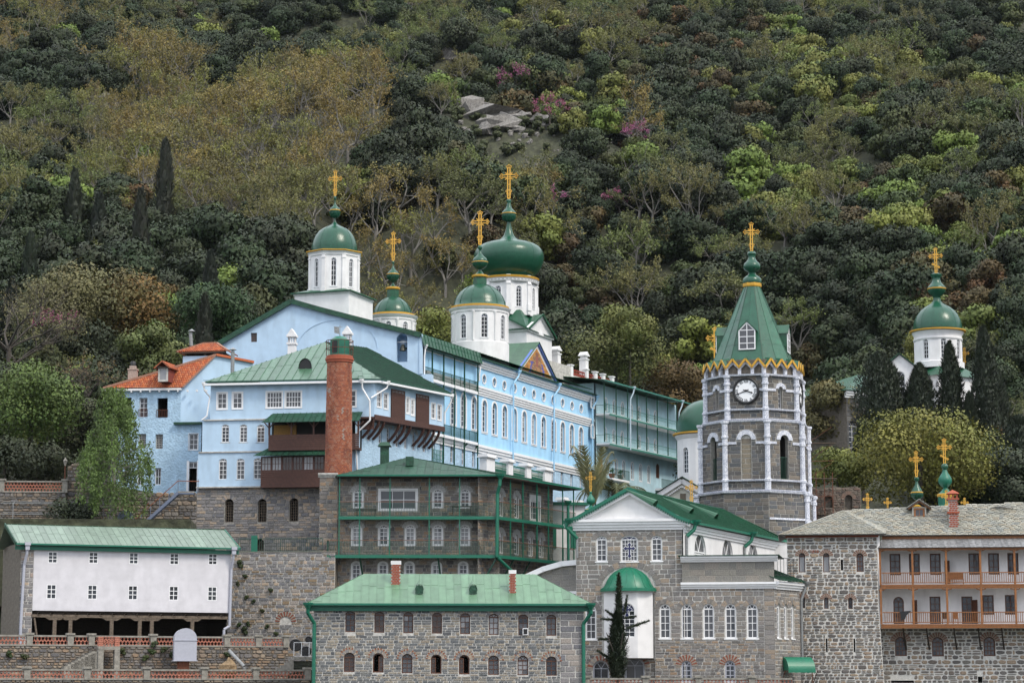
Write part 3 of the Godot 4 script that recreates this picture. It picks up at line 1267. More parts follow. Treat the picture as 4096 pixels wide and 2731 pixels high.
func pediment_mosaic(t: Node, f: Transform3D, pl: Vector2, pr: Vector2, pa: Vector2) -> void:
	# gold ground with a soft pattern of robes, a plain generic figure
	var n := noise(.035,4,40)
	var im := Image.create(256,256, false, Image.FORMAT_RGB8)
	for y in 256:
		for x in 256:
			var u := (x-128)/128.0
			var v := (255-y)/255.0
			var q := n.get_noise_2d(x, y)
			var c := Color(.78,.58,.30).lerp(Color(.60,.40,.18),.5+q)
			var body := .40-.34*v+q*.08
			if absf(u) < body and v < .62:
				c = Color(.45,.34,.29).lerp(Color(.70,.52,.32),.5+.9*sin(u*22.0+v*26.0+q*6.0)*.5)
			if absf(absf(u)-body) < .05 and v < .42:
				c = Color(.32,.34,.62)
			if V2(u, (v-.66)*1.4).length() < .09:
				c = Color(.50,.34,.27)
			if absf(u) < .05 and v > .3 and v < .6:
				c = Color(.55,.33,.30)
			im.set_pixel(x, y, c)
	var m := StandardMaterial3D.new()
	m.resource_name = "mosaic"
	m.albedo_texture = ImageTexture.create_from_image(im)
	m.roughness = .6
	m.cull_mode = BaseMaterial3D.CULL_DISABLED
	var mid := (pl+pr+pa)/3.0
	var k := .78
	var s := SurfaceTool.new()
	s.begin(Mesh.PRIMITIVE_TRIANGLES)
	for p in [pl, pa, pr]:
		var q: Vector2 = mid+(p-mid)*k
		s.set_uv(V2(inverse_lerp(pl.x, pr.x, q.x),1.0-inverse_lerp(pl.y, pa.y, q.y)))
		s.set_normal(Vector3.BACK)
		s.add_vertex(V3(q.x, q.y, .335))
	put(t, "mosaic_panel", s.commit(), m, f)

# Open galleries with green posts on the near end of the facade
func gallery(t: Node, f: Transform3D, c: Transform3D) -> void:
	var green: Material = mats["dark green trim"]
	var u0 := .94
	var u1 := 16.07
	var floors := [38.43,32.42]
	var top := 41.76
	for y in floors:
		var s := Shape.new()
		s.span(V3(u0, y-.32,-2.2),V3(u1, y, .05))
		put(t, "gallery_floor", s, mats["white paint"], f)
		railing(t, f, u0, u1, y, 1.15,.0, green, .16, null, .03,2.2)
		railing(t, f*Transform3D(Basis(Vector3.UP, PI/2),V3(u1,0,0)),.0,2.1, y, 1.15,.0, green, .16, null, .03,.0)
	for x in [3.22,6.33,9.30,12.13,15.98]:
		var s := Shape.new()
		s.span(V3(x-.07, floors[1]-4.2,-.08),V3(x+.07, top, .06))
		put(t, "gallery_post", s, green, f)
	var s := Shape.new()
	s.span(V3(u0, top-.1,-2.3),V3(u1+.2, top+.08,.25))
	put(t, "gallery_roof", s, mats["dark green metal"], f)
	for e in [[u1,.0], [u1-3.0,.0]]:
		s = Shape.new()
		var last := V3(e[0], floors[1]-.3,.0)
		for i in 6:
			var q := (i+1)/6.0
			var p := V3(e[0], floors[1]-.3-3.0*q, -2.2*sin(q*PI/2))
			s.bar(last, p, .16,.2)
			last = p
		put(t, "bracket", s, green, f)
	# a lattice screen at the foot
	s = Shape.new()
	var lv := 29.58
	for i in 14:
		s.bar(V3(u0+.4*i, lv-1.2,-.05),V3(u0+.4*i, lv+.9,-.05),.06,.05)
	for i in 5:
		s.bar(V3(u0, lv-1.1+.5*i, -.05),V3(u0+5.4, lv-1.1+.5*i, -.05),.06,.06)
	stuff(put(t, "lattice_screen", s, mats["seafoam trim"], f))
	pipe(t, [V3(u0-.2, top+.1,.3),V3(u0-.3, top-1.2,.2),V3(u0-.3, floors[0]-.6,.2)], .1, mats["white paint"], "drainpipe", f)
	pipe(t, [V3(u1+.3, top+.1,.2),V3(u1+.1, top-1.3,.1),V3(u1+.1, top-2.0,.1)], .1, mats["white paint"], "drainpipe", f)

func bell_in_niche(g: Transform3D, h: Dictionary) -> void:
	var t := thing("bronze_bell", "dark bronze bell hanging in the arched niche of the blue gable", "bell", moved(g, h.u, h.v, -.6))
	var s := Shape.new()
	var y: float = h.h*.42
	s.lathe([V2(.40, y),V2(.34, y+.1),V2(.26, y+.4),V2(.22, y+.62),V2(.1, y+.72),V2(0, y+.73)], 18)
	put(t, "bell_body", s, mat("bronze", Color(.10,.10,.075),.4,.2,.5,.0,.6), t.transform)
	s = Shape.new()
	s.bar(V3(-.62, y+1.0,0),V3(.62, y+1.0,0),.09,.09)
	for e in [-.12,.0,.12]:
		s.bar(V3(e, y+.7,0),V3(e, y+1.2,0),.035,.035)
	put(t, "yoke", s, mats["white paint"], t.transform)

# ---------------------------------------------------------------- dome towers of the great church
const DRUM_GLASS := ["clear glass", "dark glass", "blue glass"]

func finial(t: Node, prof: Array, rim_r: float, rim_y: float, c: Vector3) -> void:
	lathed(t, "finial", prof, mats["dome green"], c, 24)
	lathed(t, "gilded_rim", [V2(rim_r-.04, rim_y-.08),V2(rim_r+.05, rim_y-.04),V2(rim_r+.05, rim_y+.05),V2(rim_r-.04, rim_y+.08)], mats["gold trim"], c, 24)

func build_dome_towers() -> void:
	var white: Material = mats["white plaster"]
	var st := {"cols": 2, "rows": 5, "frame": mats["white paint"], "glass": ["clear glass", "dark glass"], "back": .16, "fan": "blue glass", "trim": .1, "proud": .03, "sill": .06}
	# left tower: octagon on a square base
	var c := V3(-21.19,-271.00,.00)
	c = V3(c.x, 0, c.y)
	var t := thing("octagonal_dome_tower", "white octagonal tower with round green dome above the blue gable, on a square base", "tower", moved3(c), "white towers of the great church")
	var v0 := 50.04
	var v1 := 54.89
	var r := 3.04*1.03
	facets(t, c, r, 8, v0, v1,3.0, op(0,50.71,.64,54.08-50.71,.32), [0,1,2,6,7], white, st)
	var s := Shape.new()
	for i in 8:
		var a := deg_to_rad(3.0+22.5+45.0*i)
		s.box(c+V3(sin(a)*r*.985,(v0+v1)/2, cos(a)*r*.985),V3(.42, v1-v0,.22), Basis(Vector3.UP, a))
		s.box(c+V3(sin(a)*r, v1-.75, cos(a)*r),V3(.5,.12,.26), Basis(Vector3.UP, a))
		s.box(c+V3(sin(a)*r, v0+.25, cos(a)*r),V3(.52,.5,.3), Basis(Vector3.UP, a))
	put(t, "pilasters", s, white)
	lathed(t, "cornice", [V2(r, v1-.45),V2(r+.12, v1-.4),V2(r+.12, v1-.2),V2(r+.3, v1),V2(0, v1+.02)], white, c, 8,25.5, true)
	gold_band(t, r+.45, v1+.0, v1+.18, c, 8,25.5, true)
	var dome := [V2(2.67,55.14),V2(2.71,55.77),V2(2.64,56.18),V2(2.47,56.76),V2(2.20,57.31),V2(1.85,57.77),V2(1.45,58.07),V2(1.04,58.28),V2(.64,58.47),V2(.35,58.66),V2(.16,58.88),V2(.09,59.18),V2(.07,59.37)]
	lathed(t, "dome", dome, mats["dome green"], c, 48)
	ribs(t, dome, mats["dome green"], c, 8,10.0,.035)
	finial(t, [V2(.07,59.37),V2(.23,59.42),V2(.43,59.57),V2(.57,59.80),V2(.62,60.08),V2(.62,60.32),V2(.57,60.57),V2(.43,60.70),V2(.24,60.87),V2(.11,61.14),V2(.05,61.48),V2(.07,61.60),V2(.15,61.71),V2(.18,61.87),V2(.12,62.02),V2(.09,62.09)], V2(.62,60.32).x, 60.32, c)
	fluted(t, [V2(.23,59.42),V2(.46,59.60),V2(.60,59.89),V2(.65,60.21)], mats["dome green"], c)
	var b0 := 47.22
	var b1 := 49.90
	s = Shape.new()
	var f := fr(c.x, c.z, -20)
	var w := r*1.12
	s.span(V3(-w, b0-6.0,-w),V3(w, b1, w))
	s.span(V3(-w-.12, b1-.3,-w-.12),V3(w+.12, b1-.12, w+.12))
	put(t, "square_base", s, white, f)
	s = Shape.new()
	var o := w+.35
	for i in 4:
		s.inv = Transform3D(Basis(Vector3.UP, PI/2*i),Vector3.ZERO)
		s.quad(V3(-o, b1-.05, o),V3(o, b1-.05, o),V3(r*.7, b1+.55, r*.7),V3(-r*.7, b1+.55, r*.7))
		s.span(V3(-o, b1-.12, o-.06),V3(o, b1+.02, o+.03))
	put(t, "skirt_roof", s, mats["green metal"], f)
	cross("cross", "gilded openwork cross on the octagonal tower above the blue gable, farthest left", V3(c.x, 62.06, c.z),65.23-62.06,-12)
	# round turret peeping over the roof
	c = V3(-14.80,-283.00,.00)
	c = V3(c.x, 0, c.y)
	t = thing("round_dome_turret", "small round white turret with green dome, half hidden behind the blue gable roof", "tower", moved3(c), "white towers of the great church")
	round_tower(t, c, 2.81,47.73-4.0,49.34, [V2(2.39,49.66),V2(2.35,50.04),V2(2.15,50.53),V2(1.83,51.02),V2(1.41,51.40),V2(.89,51.73)], [V2(.78,51.73),V2(.78,52.78)], [V2(.57,53.03),V2(.33,53.23),V2(.16,53.48),V2(.10,53.69),V2(.28,53.79),V2(.56,54.05),V2(.74,54.40),V2(.76,54.71),V2(.65,54.96),V2(.41,55.17),V2(.20,55.45),V2(.09,55.81),V2(.06,56.05),V2(.17,56.16),V2(.17,56.30),V2(.06,56.41),V2(.06,56.44)], V2(.76,54.71).x, 54.71, st, 47.73-1.2,1.9,-8.0)
	cross("cross", "gilded openwork cross on the small turret behind the blue gable, lowest of the four", V3(c.x, 56.41, c.z),60.09-56.41,-12)
	# round tower at the front of the roof
	c = V3(-4.00,-284.00,.00)
	c = V3(c.x, 0, c.y)
	t = thing("round_dome_tower", "round white tower with arched windows and green dome in front of the big onion dome", "tower", moved3(c), "white towers of the great church")
	round_tower(t, c, 3.54,45.49-3.0,50.38, [V2(3.27,50.87),V2(3.20,51.35),V2(2.93,51.99),V2(2.50,52.59),V2(1.93,53.07),V2(1.42,53.33),V2(.91,53.52)], [V2(.91,53.49),V2(.88,54.49)], [V2(.62,54.78),V2(.38,55.11),V2(.21,55.38),V2(.21,55.50),V2(.49,55.62),V2(.81,55.92),V2(.97,56.30),V2(.95,56.63),V2(.81,56.92),V2(.49,57.21),V2(.24,57.53),V2(.11,57.89),V2(.14,58.05),V2(.27,58.18),V2(.27,58.41),V2(.17,58.57),V2(.02,58.62)], V2(.97,56.43).x, 56.43, st, 46.45,49.42-46.45,10.0)
	cross("cross", "gilded openwork cross on the round tower in front of the onion dome", V3(c.x, 58.59, c.z),62.96-58.59,-12)
	onion_tower(st)

func round_tower(t: Node, c: Vector3, r: float, v0: float, v1: float, dome: Array, neck: Array, fin: Array, rim: float, rim_y: float, st: Dictionary, wv: float, wh: float, turn: float) -> void:
	var white: Material = mats["white plaster"]
	facets(t, c, r, 24, v0, v1, turn, op(0, wv, r*.235, wh, r*.117), [0,3,6,18,21], white, st)
	for i in 8:
		var a := deg_to_rad(turn+22.5+45.0*i)
		var s := Shape.new()
		var p := c+V3(sin(a),0, cos(a))*r
		s.lathe([V2(.12, wv-.3),V2(.12, v1-.95),V2(.2, v1-.8),V2(.2, v1-.55),V2(0, v1-.5)], 8,.0, false, p)
		put(t, "engaged_column", s, white)
	lathed(t, "cornice", [V2(r, v1-.62),V2(r+.08, v1-.6),V2(r+.08, v1-.35),V2(r+.2, v1-.28),V2(r+.35, v1),V2(0, v1+.02)], white, c, 48)
	lathed(t, "plinth", [V2(r+.02, v0),V2(r+.1, v0),V2(r+.1, wv-.45),V2(r, wv-.38)], white, c, 48)
	gold_band(t, dome[0].x*1.115, v1+.02, v1+.3, c, 48)
	var full := [V2(dome[0].x*1.08, v1+.28)]+dome
	lathed(t, "dome", full, mats["dome green"], c, 48)
	ribs(t, dome, mats["dome green"], c, 12,12.0,.07)
	lathed(t, "neck", neck, mats["green metal"], c, 8,22.5, true)
	var nr: float = neck[0].x
	gold_band(t, nr*1.14, neck[1].y-.02, neck[1].y+.25, c, 24)
	finial(t, fin, rim, rim_y, c)
	fluted(t, fin.slice(5,8), mats["dome green"], c)

func onion_tower(st: Dictionary) -> void:
	var white: Material = mats["white plaster"]
	var c := V3(-.42,-301.00,.00)
	c = V3(c.x, 0, c.y)
	var t := thing("onion_dome_tower", "tall white central tower with the broad green onion dome, over white gables", "tower", moved3(c), "white towers of the great church")
	var r := 3.82
	var v0 := 52.56
	var v1 := 56.92
	facets(t, c, r, 8, v0-.5, v1,22.0, op(0,53.11,.75,55.89-53.11,.37), [0,1,2,6,7], white, st)
	var s := Shape.new()
	for i in 8:
		var a := deg_to_rad(22.0+22.5+45.0*i)
		s.box(c+V3(sin(a)*r*.985,(v0+v1)/2, cos(a)*r*.985),V3(.55, v1-v0+.8,.24), Basis(Vector3.UP, a))
		s.box(c+V3(sin(a)*r, v1-.75, cos(a)*r),V3(.66,.15,.3), Basis(Vector3.UP, a))
		s.box(c+V3(sin(a)*r, v0+.5, cos(a)*r),V3(.7,.9,.34), Basis(Vector3.UP, a))
	for i in 48:
		var a := TAU*i/48.0
		s.box(c+V3(sin(a),0, cos(a))*(r+.05)+V3(0, v1-.22,0),V3(.16,.2,.18), Basis(Vector3.UP, a))
	put(t, "pilasters", s, white)
	lathed(t, "cornice", [V2(r, v1-.5),V2(r+.1, v1-.4),V2(r+.15, v1-.1),V2(r+.25, v1),V2(0, v1+.02)], white, c, 48)
	gold_band(t, 4.03, v1+.02, v1+.32, c, 48)
	var dome := [V2(3.56,57.38),V2(3.17,57.52),V2(3.39,57.77),V2(3.90,58.29),V2(4.30,58.89),V2(4.54,59.57),V2(4.62,60.17),V2(4.58,60.74),V2(4.37,61.20),V2(4.02,61.60),V2(3.56,61.87),V2(3.01,62.08),V2(2.33,62.25),V2(1.74,62.39),V2(1.32,62.56),V2(.93,62.84),V2(.67,63.21),V2(.49,63.70),V2(.35,64.21),V2(.25,64.73),V2(.22,64.99)]
	lathed(t, "onion_dome", dome, mats["dome green"], c, 56)
	ribs(t, dome.slice(1), mats["dome green"], c, 8,.0,.03)
	finial(t, [V2(.22,64.99),V2(.45,65.08),V2(.73,65.28),V2(.89,65.63),V2(.96,66.08),V2(.90,66.35),V2(.69,66.56),V2(.45,66.77),V2(.32,67.15),V2(.25,67.49),V2(.22,67.63),V2(.32,67.77),V2(.32,67.94),V2(.18,68.08),V2(.00,68.12)], V2(.96,66.11).x, 66.11, c)
	fluted(t, [V2(.45,65.08),V2(.76,65.32),V2(.93,65.73)], mats["dome green"], c)
	# gabled square base below
	var f := fr(c.x, c.z, 67)
	var w := r*1.14
	var y0 := 44.59
	var ye := 49.76
	var ya := 52.09
	slab(t, "square_base", white, f, V3(-w, y0-6,-w),V3(w, ye, w))
	for i in 4:
		var h := f*Transform3D(Basis(Vector3.UP, PI/2*i),Vector3.ZERO)
		s = Shape.new()
		s.prism(PackedVector2Array([V2(-w, ye),V2(w, ye),V2(0, ya)]),.0, w+.05)
		put(t, "gable", s, white, h)
		s = Shape.new()
		for e in [-1.0,1.0]:
			s.bar(V3(e*(w+.15), ye+.02, w+.1),V3(0, ya+.02, w+.1),.35,.25)
		s.bar(V3(-w-.15, ye-.1, w+.12),V3(w+.15, ye-.1, w+.12),.28,.3)
		put(t, "gable_moulding", s, white, h)
		for e in [-1.0,1.0]:
			var a := V(h, e*(w+.45), ye-.05, w+.55)
			var b := V(h, 0, ya+.22, w+.55)
			var bb := V(h, 0, ya+.22,.2)
			var aa := V(h, e*(w+.45), ye-.05, w*.2)
			s = Shape.new()
			if e < .0:
				s.quad(aa, a, b, bb)
			else:
				s.quad(a, aa, bb, b)
			s.bar(a, b, .1,.22)
			put(t, "gable_roof", s, mats["green metal"])
		var o := op(.0, y0+.6,.62,1.9,.31)
		s = Shape.new()
		band(s, outline(o), outline(o, .16),.0, w+.09)
		put(t, "niche_surround", s, white, h)
		s = Shape.new()
		face(s, outline(o), w+.06)
		put(t, "blind_niche", s, mats["old white plaster"], h)
	s = Shape.new()
	s.lathe([V2(w*1.38, ye+.4),V2(r*1.02, v0+.1),V2(r*.9, v0+.15)], 4, deg_to_rad(67+45), true, V3(c.x, 0, c.z))
	put(t, "skirt_roof", s, mats["green metal"])
	cross("cross", "gilded openwork cross on the central onion dome, highest of all", V3(c.x, 68.08, c.z),72.73-68.08,-12)
# ---------------------------------------------------------------- the light blue gallery wing
func build_light_blue_wing() -> void:
	var f := fr(11.18,-306.46,63.00)
	var fo := fr(12.36,-304.37,63.00)
	var t := thing("light_blue_gallery_wing", "long pale blue wing with two tiers of green railed galleries, right of the great church", "building", f)
	var m: Material = mats["teal blue plaster"]
	var u1 := 27.89
	var top := 44.16
	var base := 30.20
	var ha := ops([V2(-.88,41.06),V2(3.23,41.01),V2(5.94,41.70),V2(8.69,41.89),V2(11.61,41.31),V2(14.30,41.59),V2(17.32,41.71),V2(19.94,41.68)], .85,1.7,.42)
	var hb := ops([V2(-.94,36.45),V2(3.03,37.02),V2(5.77,37.08),V2(8.51,37.04),V2(14.26,37.18),V2(17.13,37.15),V2(19.83,36.99)], .8,1.65,.4)
	var hc := ops([V2(3.57,32.52),V2(6.50,32.46),V2(8.95,32.21),V2(11.82,32.17),V2(14.65,32.07),V2(17.46,31.95)], .8,2.3,.4)
	var fl1 := 40.05
	var fl2 := 36.06
	for h in ha: h.v = fl1+.75
	for h in hb: h.v = fl2+.75
	var by := .0
	for h in hc: by += h.v/hc.size()
	for h in hc: h.v = by
	wall(t, f, rect(0, base-4.0, u1, top), ha+hb+hc, m, .25)
	for h in ha+hb+hc:
		window(t, f, h, {"cols": 2, "rows": 3, "frame": mats["white paint"], "glass": ["grey glass", "dark glass", "grey glass"], "back": .2, "trim": .14, "proud": .02})
	close_box(t, f, -.5, u1, base-4.0, top, 9.0, m)
	for y in [fl1, fl2]:
		var s := Shape.new()
		s.span(V3(.0, y-.22,.0),V3(u1, y, 2.05))
		put(t, "gallery_floor", s, mats["white plaster"], f)
		slab(t, "floor_edge", mats["seafoam trim"], f, V3(.0, y-.3,2.0),V3(u1, y-.05,2.1))
		railing(t, fo, .0, u1, y, 1.15,.0, mats["seafoam trim"], .2, null, .02,.0, true)
		railing(t, f*Transform3D(Basis(Vector3.UP, -PI/2),V3(.02,0,0)),.0,2.0, y, 1.15,.0, mats["dark green trim"], .16, null, .03,.0)
	for x in [-.27,3.54,7.29,10.49,13.66,17.38,21.06,24.27]:
		var s := Shape.new()
		s.span(V3(x-.06, fl2,-.06),V3(x+.06, top-.1,.06))
		put(t, "gallery_post", s, mats["dark green trim"], fo)
	var r0 := V(fo, -1.0, top, .5)
	var r1 := V(fo, u1+.4, top, .5)
	seamed(t, [r0, r1, r1-f.basis.z*12.0+V3(0,1.6,0), r0-f.basis.z*12.0+V3(0,1.6,0)], .9, mats["green metal"])
	var s := Shape.new()
	s.bar(r0, r1,.16,.18)
	put(t, "gutter", s, mats["seafoam trim"])
	var wp: Material = mat("pale blue paint", Color(.50,.62,.70),.6,.08,2.0)
	for x in [7.87,24.82]:
		pipe(t, [V3(x+.5, top+.1,.5),V3(x+.4, top-.6,.45),V3(x, top-1.6,.15),V3(x, fl2-.4 if x < 20.0 else fl1-.6,.12)], .11, wp, "drainpipe", fo)
	# little balcony with an ochre door
	var bx0 := -4.08
	var bv := 31.43
	slab(t, "balcony_floor", mats["white plaster"], f, V3(.4, bv-.25,0),V3(6.0, bv, 2.2))
	railing(t, f, .4,6.0, bv, 1.3,2.15, mats["dark green trim"], .22, null, .04,2.8)
	railing(t, f*Transform3D(Basis(Vector3.UP, -PI/2),V3(.45,0,0)),.0,2.15, bv, 1.3,.0, mats["dark green trim"], .22, null, .04,.0)
	s = Shape.new()
	s.span(V3(.75, bv, .0),V3(1.9, bv+2.9,.09))
	put(t, "door", s, mat("ochre paint", Color(.42,.20,.04),.7,.15,1.0), f)
	var d := op(20.51,33.10,1.1,2.0,.5)
	s = Shape.new()
	face(s, outline(d),.05)
	put(t, "door", s, mats["window wood"], f)
	railing(t, f, 19.72, u1,31.58,1.3,1.0, mats["dark green trim"], .2, null, .035,.0)
	slab(t, "balcony_floor", mats["white plaster"], f, V3(19.72,31.58-.3,.0),V3(u1,31.58,1.1))
	flower_pots(V(f, 1.6, bv, 1.6),V(f, 3.9, bv, 1.8))
	roof_parapet()

func flower_pots(a: Vector3, b: Vector3) -> void:
	for k in 2:
		var t := thing("flower_pot", ["terracotta flower pot at the near end of the small green balcony", "pale flower pot at the far end of the small green balcony"][k], "flower pot", moved3([a, b][k]))
		var s := Shape.new()
		s.lathe([V2(.0,0),V2(.26,0),V2(.42,.55),V2(.45,.7),V2(.36,.7),V2(.34,.6),V2(0,.6)], 14)
		put(t, "pot", s, mat("terracotta", Color(.36,.12,.06),.9,.2,.7) if k == 0 else mats["concrete"], t.transform)
		var c := crown("pot plant", V2(.4,.7),5,40,.1, Color(.07,.11,.04),.2,301)
		put(t, "leaves", c, leaf_mat(Color.WHITE), t.transform*moved3(V3(0,.55,0)))

# White parapet with red lattice above the end of the church
func roof_parapet() -> void:
	var f := fr(1.84,-296.23,63.00)
	var t := thing("white_roof_parapet", "white rooftop wall with piers and red lattice panels between church and pale blue wing", "wall", f)
	var b := 42.97
	var y := 46.44
	var s := Shape.new()
	s.span(V3(6.54, b-3.0,-5.0),V3(19.71, y-.9,.0))
	put(t, "wall", s, mats["old white plaster"], f)
	slab(t, "parapet", mats["old white plaster"], f, V3(6.54, y-.9,-.3),V3(13.80, y+.2,.02))
	var xs := [13.57,18.47,21.35,23.94,26.91]
	for x in xs:
		s = Shape.new()
		s.span(V3(x-.35, y-1.6,-.35),V3(x+.35, y+.35,.12))
		s.span(V3(x-.45, y+.35,-.45),V3(x+.45, y+.5,.22))
		put(t, "pier", s, mats["white plaster"], f)
	for i in xs.size()-1:
		lattice(t, f, xs[i]+.35, xs[i+1]-.35, y-1.35,1.3,-.1, mat("red clay", Color(.33,.055,.035),.85,.2,1.0),.55)
	for x in [[11.13,1.1,.5], [18.82,1.3,.0]]:
		chimney(t, f, x[0], y+x[1]-1.6,.95,3.0,-.6-x[2], mats["white plaster"], mats["white plaster"])

# A screen of crossed clay bars: rows of diagonal crosses
func lattice(t: Node, f: Transform3D, u0: float, u1: float, v: float, h: float, out: float, m: Material, cell := .3) -> void:
	var s := Shape.new()
	var n := maxi(1, roundi((u1-u0)/cell))
	var k := maxi(1, roundi(h/cell))
	var cw := (u1-u0)/n
	var ch := h/k
	for j in k:
		for i in n-j % 2:
			var x := u0+cw*(i+.5+.5*(j % 2))
			var y := v+ch*(j+.5)
			# a block with a cross-shaped hole: four corner bricks that meet at the sides
			for a in [-1,1]:
				for b in [-1,1]:
					s.box(V3(x+a*cw*.36, y+b*ch*.36, out),V3(cw*.30, ch*.30,.14))
			for a in [-1,1]:
				s.box(V3(x+a*cw*.47, y, out),V3(cw*.08, ch*.5,.1))
				s.box(V3(x, y+a*ch*.47, out),V3(cw*.5, ch*.08,.1))
	stuff(put(t, "lattice_panel", s, m, f))

# ---------------------------------------------------------------- the blue house with the hipped roof
func build_blue_house() -> void:
	var f := fr(-15.30,-232.00,-8.00)
	var fs := fr(-13.91,-231.80,59.00)
	var fl := fr(-15.18,-232.62,59.00)
	var t := thing("blue_hipped_roof_house", "pale blue house with green hipped roof and brown wooden bays above a stone basement", "house", f)
	var blue: Material = mats["sky blue plaster"]
	var white: Material = mats["white paint"]
	var eave := 34.48
	var v1 := 30.88
	var v2 := 27.59
	var v3 := 24.02
	var l1 := -15.65
	var l2 := -16.41
	var l3 := -16.78
	# upper storey windows
	var two := ops([V2(-14.43,32.01),V2(-12.82,32.02)], 1.02,1.66)
	var wide := ops([V2(-8.96,32.04),V2(-6.99,32.05)], 1.66,1.64)
	var part := ops([V2(-.83,32.05)], .6,1.6)
	wall(t, f, rect(l1, v1,.0, eave), two+wide+part, blue, .14, "upper_wall")
	for o in two: window(t, f, o, {"cols": 2, "rows": 3, "back": .08, "trim": .10, "glass": ["grey glass", "curtained glass"], "border": .11, "bar": .05})
	for o in wide: window(t, f, o, {"cols": 5, "rows": 3, "back": .08, "trim": .10, "glass": ["grey glass"], "border": .1, "bar": .05})
	for o in part: window(t, f, o, {"cols": 1, "rows": 3, "back": .08, "trim": .12})
	var mids := ops([V2(-13.99,28.60),V2(-12.10,28.57)], .8,1.82,.28)
	var brown := ops([V2(-10.30,28.52)], .8,1.82,.28)
	wall(t, f, rect(l2, v2,.0, v1), mids+brown, blue, .18, "middle_wall", .12)
	var lows := ops([V2(-14.15,24.80),V2(-12.31,24.78),V2(-10.53,24.80)], .84,2.12,.28)
	wall(t, f, rect(l3, v3,.0, v2), lows, blue, .18, "lower_wall", .24)
	var st := {"cols": 2, "rows": 4, "back": .0, "trim": .06, "proud": .03, "sill": .12, "glass": ["grey glass", "clear glass", "grey glass"], "heavy": true, "sill_mat": mats["old white plaster"]}
	for o in mids: window(t, f, o, st)
	for o in brown: window(t, f, o, st.merged({"glass": ["brown glass"], "frame": mats["white paint"]}, true))
	var s2 := st.duplicate()
	for o in lows: window(t, moved(f, 0,0,.12), o, s2)
	for e in [[l1-.6, v1,.3], [l2-.3, v2,.36], [l3-.1, v3,.4]]:
		var s := Shape.new()
		s.span(V3(e[0], e[1]-.08,-.1),V3(.0, e[1]+.05, e[2]))
		put(t, "string_course", s, mats["old white plaster"], f)
	# walls to the right: a canted corner and a jettied upper storey
	var hu := 12.99
	var su := ops([V2(.83,32.03),V2(2.05,31.97)], .72,1.6)
	var sv := ops([V2(6.08,31.94),V2(7.00,31.84)], .55,1.62)
	var sw := ops([V2(10.93,31.86),V2(12.10,31.82)], .72,1.6)
	var sb0 := 31.24
	var bases := (30.80+30.60)/2.0
	wall(t, fs, rect(0, bases+.5, hu, eave), su+sv+sw, blue, .14, "jetty_wall")
	for o in su+sw: window(t, fs, o, {"cols": 2, "rows": 3, "back": .08, "trim": .09, "border": .09})
	for o in sv: window(t, fs, o, {"cols": 2, "rows": 3, "back": .06, "trim": .12, "border": .1})
	var s := Shape.new()
	var p0 := V(f, .0,.0)
	var p1 := V(fs, .0,.0)
	s.quad(p0+V3(0, v1,0), p1+V3(0, v1,0), p1+V3(0, eave, 0), p0+V3(0, eave, 0))
	put(t, "canted_wall", s, blue)
	timber_bays(t, fs, hu, bases, eave)
	s = Shape.new()
	s.quad(p0+V3(0, v1-1.2,0) , p1+V3(0, v1-1.2,0), p1+V3(0, v1+.05,0), p0+V3(0, v1+.05,0))
	s.bar(p0+V3(0, v1,0), p1+V3(0, v1,0),.12,.2)
	put(t, "timber_fascia", s, mats["brown wood"])
	s = Shape.new()
	s.quad(V(fs, -1.0, bases, -2.0),V(fs, hu, bases, -2.0),V(fs, hu, bases, 0),V(fs, -1.0, bases, 0))
	put(t, "jetty_floor", s, mats["brown wood"])
	# lower wall behind the brackets, rough blue
	var lo := 26.67
	var nar := ops([V2(1.20,28.71),V2(3.27,28.65),V2(4.74,28.59),V2(6.38,28.57),V2(7.99,28.50),V2(9.53,28.46),V2(11.54,28.47)], .6,1.9,.25)
	var lu1 := 12.93
	wall(t, fl, rect(-1.2, lo-6.0, lu1, bases+.3), nar, mats["rough blue plaster"], .3, "lower_side_wall")
	var nv := .0
	for o in nar: nv += o.v/nar.size()
	for o in nar:
		window(t, fl, o, {"cols": 2, "rows": 4, "glass": ["curtained glass", "grey glass"], "back": .2})
		arch(t, fl, o, .4,7, [Color(.6,.62,.66), Color(.68,.68,.7)], .07)
	for x in [.00,1.03,1.94,4.69,5.75,6.82,9.27,10.36,11.33,12.31]:
		bracket(t, fs, x-.1, bases, 1.35,1.8)
	# canted lower corner and end walls
	s = Shape.new()
	s.quad(V(f, 0, v3-6.0,.2),V(fl, -1.0, v3-6.0),V(fl, -1.0, v1),V(f, 0, v1,.2))
	put(t, "corner_wall", s, mats["sky blue plaster"])
	var rear := -11.0
	s = Shape.new()
	s.quad(V(f, l1, v3, rear),V(f, l1, v3,0),V(f, l1, eave, 0),V(f, l1, eave, rear))
	s.quad(V(f, l3, v3, rear),V(f, l3, v3,.24),V(f, l3, v2,.24),V(f, l3, v2, rear))
	s.quad(V(f, l2, v2, rear),V(f, l2, v2,.12),V(f, l2, v1,.12),V(f, l2, v1, rear))
	s.quad(V(fs, hu, bases, 0),V(fs, hu, bases, -8.0),V(fs, hu, eave, -8.0),V(fs, hu, eave, 0))
	put(t, "rear_wall", s, blue)
	# roof: sage sheets to the front, dark to the right
	var a := V(f, -16.11, eave+.25,.7)
	var b := V(f, .25, eave+.25,.7)
	var b2 := V(fs, .1, eave+.25,.7)
	var c := V(fs, hu+.5, eave+.25,.7)
	var apex := V3(-19.84,40.08,-242.00)
	var far := V3(-16.38,40.74,-252.00)
	far.y = apex.y-.2
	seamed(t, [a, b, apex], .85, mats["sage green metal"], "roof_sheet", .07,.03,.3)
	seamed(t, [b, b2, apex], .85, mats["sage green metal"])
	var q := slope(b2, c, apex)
	seamed(t, [b2, c, far, apex], .62, mats["dark green metal"], "roof_sheet", .07)
